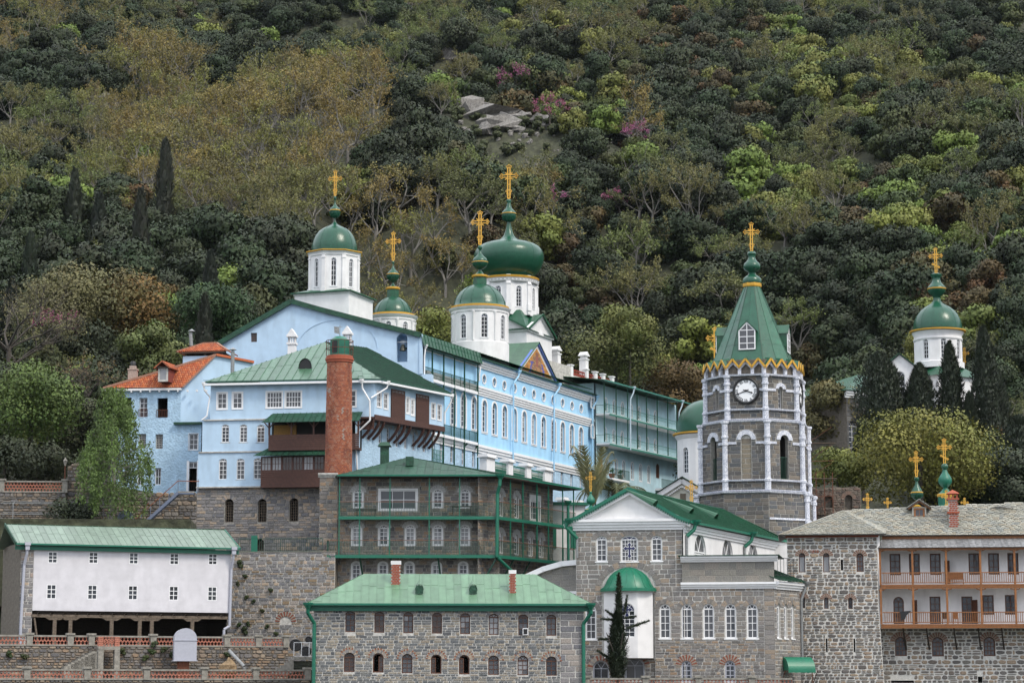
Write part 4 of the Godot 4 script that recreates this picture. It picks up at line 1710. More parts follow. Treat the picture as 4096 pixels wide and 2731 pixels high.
	seamed(t, [V(f, l1-.6, eave+.25,-12.0), a, apex], .85, mats["green metal"])
	s = Shape.new()
	for e in [[a, b], [b, b2], [b2, c]]:
		s.bar(e[0]+V3(0,-.02,0), e[1]+V3(0,-.02,0),.16,.16)
	put(t, "gutter", s, mats["dark green trim"])
	s = Shape.new()
	for e in [[a, b], [b, b2], [b2, c]]:
		s.bar(e[0]+V3(0,-.28,0)-f.basis.z*.1, e[1]+V3(0,-.24,0)-f.basis.z*.1,.45,.2)
	put(t, "eaves_board", s, white)
	# roof hatch
	var hp: Vector3 = a.lerp(b, .59).lerp(apex, .30)
	var hf := fr(hp.x, hp.z, -8)
	s = Shape.new()
	for i in 8:
		var p := PI*i/8.0
		var w := PI*(i+1)/8.0
		s.quad(V3(.72*cos(p), hp.y+1.05*sin(p),.3),V3(0, hp.y+.95,-2.6),V3(0, hp.y+.95,-2.6),V3(.72*cos(w), hp.y+1.05*sin(w),.3))
	put(t, "roof_hatch", s, mats["sage green metal"], hf)
	s = Shape.new()
	face(s, outline(op(0, hp.y-.3,1.3,1.3,.98)),.16)
	put(t, "hatch_opening", s, mats["black"], hf)
	wooden_balconies(t, f, v1, v2, v3)
	# white downpipes
	pipe(t, [V(f, l1-.55, eave+.1,.75),V(f, l1-.5, eave-.6,.6),V(f, l1-.05, eave-1.2,.1),V(f, l1-.3, v1+.4,.2),V(f, l1-.8, v1,.3)], .075, white, "drainpipe")
	pipe(t, [V(f, .25, eave+.1,.9),V(f, .3, eave-.7,.7),V(fs, -.9, eave-2.0,.05),V(fs, -.9, bases-.2,.1),V(fs, -1.6, bases-1.6,-1.2),V(fl, -.9, lo-2.0,.15)], .09, white, "drainpipe")
	pipe(t, [V(fs, 1.3, eave+.1,.8),V(fs, 1.2, eave-.5,.7),V(fs, -.8, eave-1.7,.12)], .08, white, "drainpipe")
	pipe(t, [V(fs, hu+.5, eave+.1,.7),V(fs, hu+.5, eave-.6,.6),V(fs, hu+.05, eave-1.8,.1),V(fs, hu+.05, eave-3.0,.1)], .085, white, "drainpipe")
	for k in 2:
		var p: Vector3 = [V3(-24.06,42.39,-250.00),V3(-18.00,42.67,-250.00)][k]
		var w := thing("white_chimney", ["white brick chimney with rounded cap left of the blind arch", "white brick chimney with pointed cap behind the tall brick stack"][k], "chimney", fr(p.x, p.z, -8), "white chimneys by the blue gable")
		var ch := chimney(w, w.transform, 0, p.y-4.6,.82,4.6,0, mats["white plaster"], mats["white plaster"], true)
	basement(t, f, v3)

func timber_bays(t: Node, fs: Transform3D, hu: float, bases: float, eave: float) -> void:
	var wood: Material = mats["brown wood"]
	var k := 0
	for e in [[2.94,5.40], [7.55,9.95]]:
		var s := Shape.new()
		var y := bases+.6
		var mid := bases+3.0
		s.span(V3(e[0], bases, .0),V3(e[1], mid, .1))
		put(t, "timber_bay", s, wood, fs)
		var n := int((mid-bases)/.2)
		for i in n:
			slab(t, "board", wood, fs, V3(e[0]-.03, bases+.2*i+.02,.1),V3(e[1]+.03, bases+.2*i+.185,.14))
		var o := op((e[0]+e[1])/2, mid, e[1]-e[0], eave-.35-mid)
		window(t, fs, o, {"cols": 4, "rows": 2, "frame": mats["window wood"], "glass": ["curtained glass", "brown glass"], "back": -.08, "border": .12, "bar": .06})
		k += 1
	var s := Shape.new()
	s.span(V3(.0, bases-.05,-.1),V3(hu, bases+.5,.08))
	put(t, "timber_fascia", s, wood, fs)
	for i in 3:
		slab(t, "board", wood, fs, V3(-.05, bases-.03+.18*i, .08),V3(hu+.05, bases+.13+.18*i, .13))

func bracket(t: Node, f: Transform3D, u: float, v: float, out: float, drop: float) -> void:
	if not shared.has("bracket"):
		var s := Shape.new()
		var last := Vector3.ZERO
		for i in 7:
			var q := (i+1)/7.0
			var p := V3(0,-drop*q, -out*pow(q, 1.7))
			s.bar(last, p, .2,.22)
			last = p
		shared["bracket"] = s.mesh()
	put(t, "bracket", shared["bracket"], mats["brown wood"], moved(f, u, v, -.05))

func wooden_balconies(t: Node, f: Transform3D, v1: float, v2: float, v3: float) -> void:
	var wood: Material = mats["brown wood"]
	var green: Material = mats["dark green metal"]
	# the open upper balcony
	var a := -8.95-.2
	var b := .27-.1
	var y0 := 27.53
	var y1 := 29.13
	var yt := 30.30
	var out := 1.5
	var s := Shape.new()
	s.span(V3(a, y0,.1),V3(b, y0+.2, out))
	put(t, "balcony_floor", s, wood, f)
	boards(t, f, a, b, y0, y1, out, wood)
	boards(t, beside(f, a, out, -90),-out+.1,.0, y0, y1,.0, wood)
	for i in 5:
		var x := lerpf(a+.05, b-.1, i/4.0)
		s = Shape.new()
		s.span(V3(x-.08, y1, out-.16),V3(x+.08, yt+.1, out))
		for e in [-1,1]:
			s.bar(V3(x, yt-.5, out-.08),V3(x+e*.5, yt+.08, out-.08),.1,.1)
		put(t, "balcony_post", s, wood, f)
	s = Shape.new()
	s.span(V3(a+.3, y1-.4,.12),V3(a+2.6, yt-.1,.5))
	put(t, "yellow_screen", s, mat("ochre board", Color(.30,.16,.03),.8,.2,1.0), f)
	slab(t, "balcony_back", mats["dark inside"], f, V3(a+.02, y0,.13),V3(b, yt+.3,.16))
	var door := op(a+6.6, y0+.2,1.2,2.5,.4)
	window(t, f, door, {"cols": 2, "rows": 3, "glass": ["clear glass"], "back": -.2, "frame": mats["sky blue plaster"]}, "balcony_window")
	var r0 := V(f, -9.72, yt, out+.7)
	var r1 := V(f, b+.1, yt, out+.7)
	seamed(t, [r0, r1, r1-f.basis.z*(out+.5)+V3(0,1.1,0), r0-f.basis.z*(out+.4)+f.basis.x*.7+V3(0,1.1,0)], .6, green, "roof_sheet", .06)
	# the glazed lower balcony
	a = -9.89
	b = -3.78+1.5
	y0 = 23.82
	y1 = 25.47
	yt = 26.94
	s = Shape.new()
	s.span(V3(a, y0,.1),V3(b, y0+.2, out))
	s.span(V3(a, y0,.3),V3(b, yt, .34))
	put(t, "balcony_floor", s, wood, f)
	boards(t, f, a, b, y0, y1, out, wood)
	boards(t, beside(f, a, out, -90),-out+.1,.0, y0, y1,.0, wood)
	var glasses := ["yellow glass", "curtained glass", "curtained glass", "brown glass", "brown glass", "curtained glass", "curtained glass"]
	var n := 7
	for i in n:
		var w := (b-a)/n
		window(t, f, op(a+w*(i+.5), y1, w, yt-y1), {"cols": 3, "rows": 2, "frame": mats["brown wood"], "glass": [["curtained glass", "curtained glass", "brown glass", "brown glass", "curtained glass", "brown glass", "brown glass"][i]], "back": -out+.08, "border": .1, "bar": .05})
	r0 = V(f, -10.53, yt, out+.7)
	r1 = V(f, b+.2, yt, out+.7)
	seamed(t, [r0, r1, r1-f.basis.z*(out+.4)+V3(0,1.0,0), r0-f.basis.z*(out+.4)+f.basis.x*1.2+V3(0,1.0,0)], .6, green, "roof_sheet", .06)

func boards(t: Node, f: Transform3D, a: float, b: float, y0: float, y1: float, out: float, m: Material) -> void:
	var n := roundi((y1-y0)/.21)
	var h := (y1-y0)/n
	for i in n:
		var s := Shape.new()
		s.span(V3(a, y0+h*i+.012, out-.05),V3(b, y0+h*(i+1)-.012, out+rng.randf_range(-.008,.012)))
		put(t, "board", s, m, f)

const GREY_STONES := [Color(.270,.260,.262), Color(.333,.314,.314), Color(.222,.220,.238), Color(.428,.377,.339), Color(.477,.402,.339), Color(.302,.283,.280), Color(.540,.424,.323), Color(.380,.362,.357)]

func basement(t: Node, f: Transform3D, v3: float) -> void:
	var u0 := -16.86
	var u1 := -3.54
	var v0 := 16.18
	var hs := ops([V2(-13.48,20.48),V2(-10.04,20.45),V2(-6.76,20.49)], .9,2.35,.45)
	var low := ops([V2(-10.23,17.56)], .85,1.2,.42)
	var poly := rect(u0, v0-2.0, u1, v3-.05)
	wall(t, f, poly, hs+low, mats["grey mortar"], .5, "basement_wall")
	for o in hs+low:
		hollow(t, f, o, 1.6, mats["dark inside"])
		var s := Shape.new()
		for i in 4:
			s.bar(V3(o.u-o.w/2+o.w*(i+.5)/4, o.v, -.25),V3(o.u-o.w/2+o.w*(i+.5)/4, o.v+o.h-.2,-.25),.05,.05)
		for i in 8:
			s.bar(V3(o.u-o.w/2, o.v+o.h*(i+.3)/8.5,-.25),V3(o.u+o.w/2, o.v+o.h*(i+.3)/8.5,-.25),.04,.04)
		put(t, "window_grille", s, mats["old timber"], f)
		arch(t, f, o, .4,11, GREY_STONES, .09)
		o["side"] = .05
	masonry(t, f, poly, hs+low, {"course": .30, "vary": .35, "len0": .35, "len1": .95, "gap": .045, "proud": .07, "palette": GREY_STONES, "ring": .42, "singles": 290})
	close_box(t, f, u0, u1, v0-2.0, v3-.06,9.0, mats["earth mortar"])

# ---------------------------------------------------------------- the tall brick stack
func build_brick_stack() -> void:
	var c := V3(-17.04,-226.00,.00)
	c = V3(c.x, 0, c.y)
	var t := thing("brick_chimney_stack", "tall round red brick chimney with a railed green top and wind vane", "chimney", moved3(c))
	var rb := 1.41-.07
	var rt := 1.20 - -.02
	var v0 := 24.73
	var v1 := 35.95
	lathed(t, "shaft_core", [V2(rb-.03, v0-3),V2(rt-.03, v1),V2(rt-.03, v1+.4),V2(0, v1+.4)], mat("brick mortar", Color(.36,.20,.15),.95,.3,1.0), c, 48)
	var pal := [Color(.48,.155,.08), Color(.42,.13,.068), Color(.52,.19,.105), Color(.46,.165,.10), Color(.36,.12,.075), Color(.50,.24,.155)]
	var rows := int((v1-v0+1.0)/.16)
	var n := 40
	var big := Shape.new()
	var wear := noise(.25,3,8)
	var made := 0
	for i in rows:
		var y := v0-1.0+.16*i
		var r := lerpf(rb, rt, clampf((y-v0)/(v1-v0),.0,1.0))
		for j in n:
			var a := TAU*(j+.5*(i % 2))/n
			if cos(a) < -.35:
				continue
			var d := V3(sin(a),0, cos(a))
			var col: Color = pal[rng.randi() % pal.size()]
			var w := wear.get_noise_3d(d.x*4.0, y*.9, d.z*4.0)
			if w > .38 and rng.randf() < .7:
				col = Color(.46,.37,.32)
			elif w < -.25:
				col = col*.75
			var sz := V3(TAU*r/n-.02,.135,.09)
			var at := c+d*(r-.045+rng.randf_range(-.01,.016))+V3(0, y+.08,0)
			if made < 290 and cos(a) > .3 and i % 4 == 1:
				made += 1
				if not shared.has("brick"):
					var q := Shape.new()
					q.box(Vector3.ZERO, Vector3.ONE)
					shared["brick"] = q.mesh()
				put(t, "brick", shared["brick"], stone_mat(Color(snappedf(col.r, .02), snappedf(col.g, .02), snappedf(col.b, .02))), Transform3D(Basis(Vector3.UP, a)*Basis.from_scale(sz), at))
			else:
				big.col = col
				big.box(at-c, sz, Basis(Vector3.UP, a))
	stuff(put(t, "brick_courses", big, mats["stone"], moved3(c)))
	for e in [[.0,.12], [.22,.2], [.44,.1]]:
		lathed(t, "corbel_ring", [V2(rt-.1, v1-.3+e[0]),V2(rt+e[1], v1-.3+e[0]),V2(rt+e[1], v1-.1+e[0]),V2(rt-.1, v1-.1+e[0])], mats["brick"], c, 32)
	var y := v1+.35
	lathed(t, "green_cowl", [V2(.95, y),V2(.95, y+1.6),V2(.5, y+1.95),V2(0, y+2.0)], mats["green trim"], c, 24)
	var s := Shape.new()
	face(s, outline(op(-.35, y+.25,.7,1.2,.2)),.93)
	put(t, "cowl_opening", s, mats["black"], moved3(c))
	s = Shape.new()
	for h in [.75,1.5]:
		s.ring(V3(0, y+h, 0), rt+.12,.03, Basis(Vector3.RIGHT, PI/2),20)
	for i in 14:
		var a := TAU*i/14
		s.bar(V3(sin(a)*(rt+.12), y, cos(a)*(rt+.12)),V3(sin(a)*(rt+.12), y+1.5, cos(a)*(rt+.12)),.035,.035)
	put(t, "top_railing", s, mats["rust"], moved3(c))
	s = Shape.new()
	s.tube(PackedVector3Array([V3(0, y+1.8,0),V3(0, y+3.1,0)]),.04,.03,6)
	s.bar(V3(-.6, y+2.95,0),V3(.25, y+2.9,0),.04,.04)
	s.prism(PackedVector2Array([V2(-.55, y+2.35),V2(-.05, y+2.2),V2(-.08, y+2.88),V2(-.58, y+2.98)]),-.03,.03)
	put(t, "wind_vane", s, mats["zinc"], moved3(c))

# ---------------------------------------------------------------- the blue house with the orange tiled roof
func build_orange_roof_house() -> void:
	build_brick_stack()
	var f := fr(-34.82,-241.00,-6.00)
	var fr2 := fr(-34.88,-241.01,22.00)
	var t := thing("orange_roof_blue_house", "rough plastered blue house with orange tiled roof, between the birch and the hipped house", "house", f)
	var m: Material = mats["rough blue plaster"]
	var eave := 35.01
	var base := 23.95
	var l := -7.30
	var r := 2.29
	var led := 31.30
	var tops := ops([V2(-4.02,32.04)], .88,2.05)
	var dark := ops([V2(-1.96,31.98)], 1.12,2.06)
	var left := ops([V2(-5.64,32.23)], .7,1.9)
	var mid := ops([V2(-4.05,28.74),V2(-2.23,28.68)], .8,1.55)
	var rm := ops([V2(1.44,28.52)], 1.0,1.72)
	var lows := ops([V2(-4.19,24.87),V2(-2.29,24.88)], .68,1.8)
	var door := ops([V2(1.48,24.18)], .98,3.1)
	var poly := PackedVector2Array([V2(l, base-3.0),V2(r, base-3.0),V2(r, led),V2(0, led),V2(0, eave),V2(l, eave)])
	wall(t, f, poly, tops+dark+left+mid+rm+lows+door, m, .4)
	for o in tops: window(t, f, o, {"cols": 2, "rows": 4, "back": .3, "glass": ["grey glass", "clear glass"]})
	for o in rm: window(t, f, o, {"cols": 2, "rows": 3, "back": .2, "border": .1, "glass": ["grey glass"], "trim": .05})
	for o in mid: window(t, f, o, {"cols": 4, "rows": 6, "back": .3, "bar": .035, "glass": ["dark glass"], "frame": mats["old white plaster"]})
	for o in lows: window(t, f, o, {"cols": 2, "rows": 2, "back": .3, "border": .1, "glass": ["dark glass"]})
	for o in dark+left:
		hollow(t, f, o, 2.2, mats["dark inside"])
	for o in tops+dark:
		railing(t, f, o.u-o.w/2-.05, o.u+o.w/2+.05, o.v, .8,.05, mats["rust"], .16, null, .03,.0)
	for o in door:
		hollow(t, f, o, 1.8, mats["dark inside"])
		window(t, f, op(o.u, o.v+2.45, o.w, .62), {"cols": 2, "rows": 1, "back": .15, "glass": ["grey glass"]}, "fanlight")
		var s := Shape.new()
		s.span(V3(o.u-o.w/2-.2, o.v, -.1),V3(o.u-o.w/2+.08, o.v+o.h+.1,.05))
		s.span(V3(o.u+o.w/2-.08, o.v, -.1),V3(o.u+o.w/2+.1, o.v+o.h+.1,.05))
		put(t, "door_frame", s, mats["white paint"], f)
	# smooth side wall with the sloping top, on the right
	var g := PackedVector2Array([V2(0, led),V2(3.47, led),V2(8.05,32.04),V2(7.94,38.16),V2(5.98,38.36),V2(3.75,38.65),V2(3.27,38.21),V2(0, eave)])
	wall(t, fr2, PackedVector2Array([V2(0, led),V2(8.05,31.77),V2(7.94,38.16),V2(5.98,38.39),V2(3.75,38.64),V2(0, eave)]), [], mats["sky blue plaster"], .2, "side_wall", .0)
	var s := Shape.new()
	s.span(V3(-.6, led-.12,-2.0),V3(r+.1, led+.12,.5))
	put(t, "green_ledge", s, mats["dark green metal"], f)
	close_box(t, f, l, .0, base-3.0, eave, 9.0, m)
	# roof
	var a := V(f, -8.26, eave+.1,.5)
	var b := V(fr2,.1, eave+.1,.45)
	var top := V(fr2,3.75,38.69,.1)
	top.y += .1
	var far := V(f, l-1.0, eave+.1,-9.0)
	tile_roof(t, [a, b, top], 270)
	tile_roof(t, [far, a, top], 0)
	s = Shape.new()
	s.bar(a, top, .28,.22)
	s.bar(b, top, .2,.16)
	put(t, "ridge_tiles", s, mat("faded tile", Color(.42,.22,.15),.9,.3,1.0))
	s = Shape.new()
	s.bar(top, V(fr2,7.87,38.22,.1),.4,.25)
	put(t, "ridge_tiles", s, mats["orange tile"])
	s = Shape.new()
	s.span(V3(-8.06, eave-.2,-.1),V3(.1, eave+.02,.45))
	for i in 12:
		s.span(V3(l+1.0*i, eave-.38,0),V3(l+1.0*i+.14, eave-.18,.45))
	put(t, "eaves_board", s, mats["white plaster"], f)
	# dormer
	var dp := V3(-36.58,35.61,-240.00)
	var df := fr(dp.x, dp.z, -14)
	s = Shape.new()
	s.span(V3(-.55, dp.y, -3.0),V3(.6, dp.y+1.45,.0))
	put(t, "dormer", s, mat("red oxide", Color(.28,.06,.04),.8,.3,1.5), df)
	window(t, df, op(.02, dp.y, 1.1,1.48), {"cols": 1, "rows": 1, "border": .2, "back": -.06, "glass": ["curtained glass"], "frame": mats["old white plaster"]}, "dormer_window")
	for e in [-1.0,1.0]:
		var p := [V(df, e*.9, dp.y+1.4,.4),V(df, e*.9, dp.y+1.4,-3.0),V(df, 0, dp.y+2.15,-3.0),V(df, 0, dp.y+2.15,.4)]
		if e < 0: p = [p[1], p[0], p[3], p[2]]
		tile_roof(t, p, 20)
	s = Shape.new()
	s.bar(V(df, -.9, dp.y+1.36,.34),V(df, 0, dp.y+2.1,.34),.1,.16)
	s.bar(V(df, .9, dp.y+1.36,.34),V(df, 0, dp.y+2.1,.34),.1,.16)
	s.bar(V(df, -.7, dp.y+1.5,.2),V(df, .7, dp.y+1.5,.2),.2,.14)
	put(t, "dormer_bargeboard", s, mats["dark timber"])
	chimney_plain(t, V3(-40.25,35.73,-243.00),.92,1.5)
	# pavilion above
	var q := V3(-33.08,38.05,-246.00)
	var pf := fr(q.x, q.z, -8)
	var hw := 2.5
	pavilion(t, pf, hw, q.y, [-33.10,39.20,-246.00], [-33.11,39.67,-246.00], [-33.13,40.80,-246.00])

func chimney_plain(t: Node, p: Vector3, w: float, h: float) -> void:
	var s := Shape.new()
	s.box(p+V3(0, h/2-.5,0),V3(w, h+1, w))
	s.box(p+V3(0, h+.05,0),V3(w+.14,.14, w+.14))
	s.box(p+V3(0, h+.25,0),V3(w*.7,.4, w*.7))
	var o := put(t, "chimney", s, mat("pink render", Color(.42,.33,.28),.95,.2,1.5))
	s = Shape.new()
	s.lathe([V2(.28,0),V2(.3,.35),V2(.2,.5),V2(0,.52)], 12)
	put(o, "chimney_pot", s, mats["black"], moved3(p+V3(0, h+.45,0)))

func pavilion(t: Node, f: Transform3D, hw: float, y0: float, a: Array, b: Array, c: Array) -> void:
	var yb: float = a[1]
	var yt: float = b[1]
	var yr: float = c[1]
	var s := Shape.new()
	s.span(V3(-hw+.1, y0-4.0,-4.0),V3(hw-.3, yb, .0))
	put(t, "upper_block", s, mats["sky blue plaster"], f)
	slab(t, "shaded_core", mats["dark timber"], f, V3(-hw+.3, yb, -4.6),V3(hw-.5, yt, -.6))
	s = Shape.new()
	for x in [-hw+.35,.0, hw-.6]:
		s.span(V3(x-.09, yb, -.3),V3(x+.09, yt, -.12))
	s.span(V3(-hw, yt-.18,-.35),V3(hw-.2, yt+.02,.35))
	put(t, "timber_frame", s, mats["old timber"], f)
	var e := .45
	var p := [V(f, -hw-e, yt, e),V(f, hw+e-.3, yt, e),V(f, hw*.35, yr, -1.6),V(f, -hw*.25, yr, -1.6)]
	tile_roof(t, p, 0)
	tile_roof(t, [p[1], V(f, hw+e-.3, yt, -4.0), p[2]], 0)
	tile_roof(t, [V(f, -hw-e, yt, -4.0), p[0], p[3]], 0)
	s = Shape.new()
	s.bar(p[0], p[3], .26,.2)
	s.bar(p[1], p[2], .26,.2)
	s.bar(p[3], p[2], .3,.2)
	put(t, "ridge_tiles", s, mats["faded tile"])
	for k in 2:
		var q: Vector3 = [V3(-35.09,40.86,-250.00),V3(-28.83,35.87,-236.00)][k]
		var st := Shape.new()
		var h: float = [1.5,2.4][k]
		st.tube(PackedVector3Array([q, q+V3(-.12 if k == 0 else .0, h, 0)]),.2,.2,10)
		var o := put(t, "flue_pipe", st, mats["zinc"])
		st = Shape.new()
		st.lathe([V2(.42, h+.12),V2(.0, h+.4)], 12,0, false, q)
		st.tube(PackedVector3Array([q+V3(0, h-.1,0), q+V3(0, h+.2,0)]),.05,.05,4)
		put(o, "flue_cap", st, mats["zinc"])

# Rows of clay tiles on a slope
func tile_roof(t: Node, pts: Array, singles: int) -> void:
	var f := slope(pts[0], pts[1], pts[pts.size()-1])
	var poly := flat_points(f, pts)
	var s := Shape.new()
	s.prism(poly, -.06,.0)
	put(t, "roof_base", s, mats["orange tile"], f)
	var pal := [Color(.52,.135,.05), Color(.60,.17,.06), Color(.46,.11,.045), Color(.56,.19,.085), Color(.40,.12,.06)]
	tiles(t, f, poly, .30,.24, pal, singles, "tile", .075)

func tiles(t: Node, f: Transform3D, poly: PackedVector2Array, rise: float, w: float, pal: Array, singles: int, called: String, th: float, vary := .0) -> void:
	var lo := V2(1e9,1e9)
	var hi := V2(-1e9,-1e9)
	for p in poly:
		lo = lo.min(p)
		hi = hi.max(p)
	var big := Shape.new()
	var key := called + " unit"
	if not shared.has(key):
		var q := Shape.new()
		tile_solid(q, Vector2.ZERO, 1.0,1.0,1.0)
		shared[key] = q.mesh()
	var made := 0
	var inv := (t as Node3D).global_transform.affine_inverse()*f
	var y := lo.y
	var row := 0
	while y < hi.y:
		var xs := []
		var mid := y+rise*.5
		for i in poly.size():
			var a := poly[i]
			var b := poly[(i+1) % poly.size()]
			if (a.y > mid) != (b.y > mid):
				xs.append(a.x+(b.x-a.x)*(mid-a.y)/(b.y-a.y))
		xs.sort()
		for i in range(0, xs.size()-1,2):
			var x: float = xs[i]
			while x < xs[i+1]-.02:
				var ww := minf(w*(1.0+vary*rng.randf_range(-1,1)), xs[i+1]-x)
				var c: Color = pal[rng.randi() % pal.size()]
				var at := V2(x, y+rng.randf_range(-.012,.012))
				if made < singles and (row*7+int(x/w)) % 3 == 0:
					made += 1
					var o := MeshInstance3D.new()
					o.name = numbered(t, called)
					o.mesh = shared[key]
					o.material_override = stone_mat(c)
					o.transform = inv*Transform3D(Basis.from_scale(V3(ww*.94, rise*1.12, th)),V3(at.x, at.y, 0))
					t.add_child(o, true)
				else:
					var k := rng.randf_range(.88,1.1)
					big.col = Color(c.r*k, c.g*k, c.b*k)
					tile_solid(big, at, ww*.94, rise*1.12, th*rng.randf_range(.85,1.15))
				x += ww
		y += rise
		row += 1
	if big.v.size():
		stuff(put(t, called + "_courses", big, mats["stone"], f))

func tile_solid(s: Shape, at: Vector2, w: float, h: float, th: float) -> void:
	var k := [[.0,.35], [.3,1.0], [.7,1.0], [1.0,.35]]
	for i in 3:
		var x0: float = at.x+w*k[i][0]
		var x1: float = at.x+w*k[i+1][0]
		var z0: float = th*k[i][1]
		var z1: float = th*k[i+1][1]
		s.quad(V3(x0, at.y, z0),V3(x1, at.y, z1),V3(x1, at.y+h, z1*.35),V3(x0, at.y+h, z0*.35))
		s.quad(V3(x0, at.y, 0),V3(x1, at.y, 0),V3(x1, at.y, z1),V3(x0, at.y, z0))
# ---------------------------------------------------------------- the stone clock tower
const TOWER_STONES := [Color(.145,.150,.157), Color(.175,.178,.184), Color(.126,.132,.140), Color(.156,.144,.133), Color(.191,.172,.150), Color(.134,.127,.121), Color(.220,.196,.168), Color(.174,.167,.163), Color(.243,.207,.168)]

func build_clock_tower() -> void:
	var c := V3(24.80,-235.00,.00)
	c = V3(c.x, 0, c.y)
	var t := thing("clock_tower", "octagonal grey stone clock tower with marble columns and steep green spire", "tower", moved3(c))
	var marble: Material = mats["marble"]
	var turn := -15.5
	var y := [17.49,23.21,30.38,35.04,35.89]
	var k := 2.17/100.0
	var rs := [283.0*k, 262.0*k, 236.0*k]
	var spring := [22.53,28.14,33.54]
	var made := 0
	for lv in 3:
		var r: float = rs[lv]*.965
		var ap := r*cos(PI/8)
		var half := r*sin(PI/8)
		for i in 8:
			var a := deg_to_rad(turn+45.0*i)
			var f := Transform3D(Basis(Vector3.UP, a), c+V3(sin(a),0, cos(a))*ap)
			var holes := []
			var o: Dictionary
			if lv == 1:
				o = op(0, y[1]+1.35,1.05, spring[1]-y[1]-1.35+.85,.52)
				holes = [o]
			elif lv == 2 and i % 2 == 1:
				o = op(0, y[2]+.9,.52, spring[2]-y[2]-.9+.4,.26)
				holes = [o]
			elif lv == 0 and i == 2:
				o = op(0, y[0]-2.0,1.7, spring[0]-y[0]+2.6,.85)
				holes = [o]
			var face_poly := rect(-half, y[lv]-(6.0 if lv == 0 else .0), half, y[lv+1])
			wall(t, f, face_poly, holes, mats["grey mortar"], .55, "tower_wall")
			if cos(a) < -.45:
				continue
			for h in holes:
				h["side"] = .02
			masonry(t, f, face_poly, holes, {"course": .42, "vary": .12, "len0": .55, "len1": 1.2, "gap": .05, "proud": .05, "palette": TOWER_STONES, "ring": .55, "singles": 290/13})
			for h in holes:
				var s := Shape.new()
				var inner := outline(h)
				var outer := outline(h, .46 if lv < 2 else .36)
				band(s, inner.slice(2), outer.slice(2),.0,.12, false)
				put(t, "arch_surround", s, marble, f)
				if lv == 2:
					window(t, f, h, {"cols": 2, "rows": 5, "glass": ["grey glass", "clear glass"], "back": .4, "border": .06})
				elif lv == 1 and i == 0:
					s = Shape.new()
					s.prism(outline(h, .01),-.3,-.12)
					put(t, "blocked_opening", s, mats["pale mortar"], f)
					masonry(t, moved(f, 0,0,-.12), rect(-.5, h.v, .5, h.v+h.h-.4), [], {"course": .5, "vary": .1, "len0": .7, "len1": 1.3, "gap": .03, "proud": .04, "palette": [Color(.30,.255,.19), Color(.26,.22,.17)], "singles": 12})
				else:
					hollow(t, f, h, 2.5, mats["dark inside"], "belfry_opening")
					if lv == 1:
						railing(t, f, -.5,.5, h.v, 2.2,-.3, mats["dark green trim"], .16, null, .03,.0)
			var s2 := Shape.new()
			var w0 := half
			var w1: float = ((.46 if lv < 2 else .36)+holes[0].w/2) if holes else .0
			if lv > 0:
				for e in [-1.0,1.0]:
					if w1 > .0:
						s2.span(V3(e*w1, spring[lv]-.12,.0),V3(e*w0, spring[lv]+.12,.13))
				if w1 == .0:
					s2.span(V3(-w0, spring[lv]-.12,.0),V3(w0, spring[lv]+.12,.13))
				put(t, "band", s2, marble, f)
			elif i in [1,2]:
				s2.span(V3(-w0, spring[0]-2.1,.0),V3(w0, spring[0]-1.9,.15))
				put(t, "band", s2, marble, f)
			if lv == 2 and i % 2 == 0:
				clock(t, f, (33.43+.0),1.3)
		# ledges
		var rr: float = rs[lv]
		if lv > 0:
			for e in [[y[lv]-.14,.55,.16], [y[lv]+.08,.35,.12], [y[lv]+1.08,.22,.16]]:
				lathed(t, "ledge", [V2(rr*.9, e[0]),V2(rr+e[1]*.8, e[0]),V2(rr+e[1], e[0]+e[2]*.6),V2(rr+e[1], e[0]+e[2]),V2(rr*.9, e[0]+e[2]+.02)], marble, c, 8, turn+22.5, true)
		for i in 8:
			var a := deg_to_rad(turn+22.5+45.0*i)
			if cos(a) < -.6 or (lv == 0 and i not in [1,2,5,6]):
				continue
			var p := Transform3D(Basis(Vector3.UP, a), c+V3(sin(a),0, cos(a))*(rr*.985))
			var s := Shape.new()
			var b: float = y[lv]-(6.0 if lv == 0 else .0)
			var tp: float = y[lv+1]
			var pr := [V2(.32, b),V2(.32, b+1.0),V2(.40, b+1.05),V2(.40, b+1.25),V2(.29, b+1.35),V2(.26, spring[lv]-.25),V2(.36, spring[lv]-.2),V2(.36, spring[lv]+.05),V2(.29, spring[lv]+.1),V2(.29, spring[lv]+.45),V2(.37, spring[lv]+.5),V2(.37, spring[lv]+.7),V2(.30, spring[lv]+.75),V2(.30, tp-.35),V2(.42, tp-.22),V2(.42, tp),V2(0, tp)]
			s.lathe(pr, 8, PI/8, true)
			put(t, "column", s, marble, p)
	# arcaded top under the gilded zigzag
	var r2: float = rs[2]
	lathed(t, "ledge", [V2(r2*.9, y[3]-.1),V2(r2+.2, y[3]-.1),V2(r2+.26, y[3]+.08),V2(r2*.9, y[3]+.1)], marble, c, 8, turn+22.5, true)
	var top: float = y[4]+.15
	lathed(t, "upper_wall", [V2(r2*.93, y[3]),V2(r2*.93, top+.6),V2(0, top+.6)], mats["earth mortar"], c, 8, turn+22.5, true)
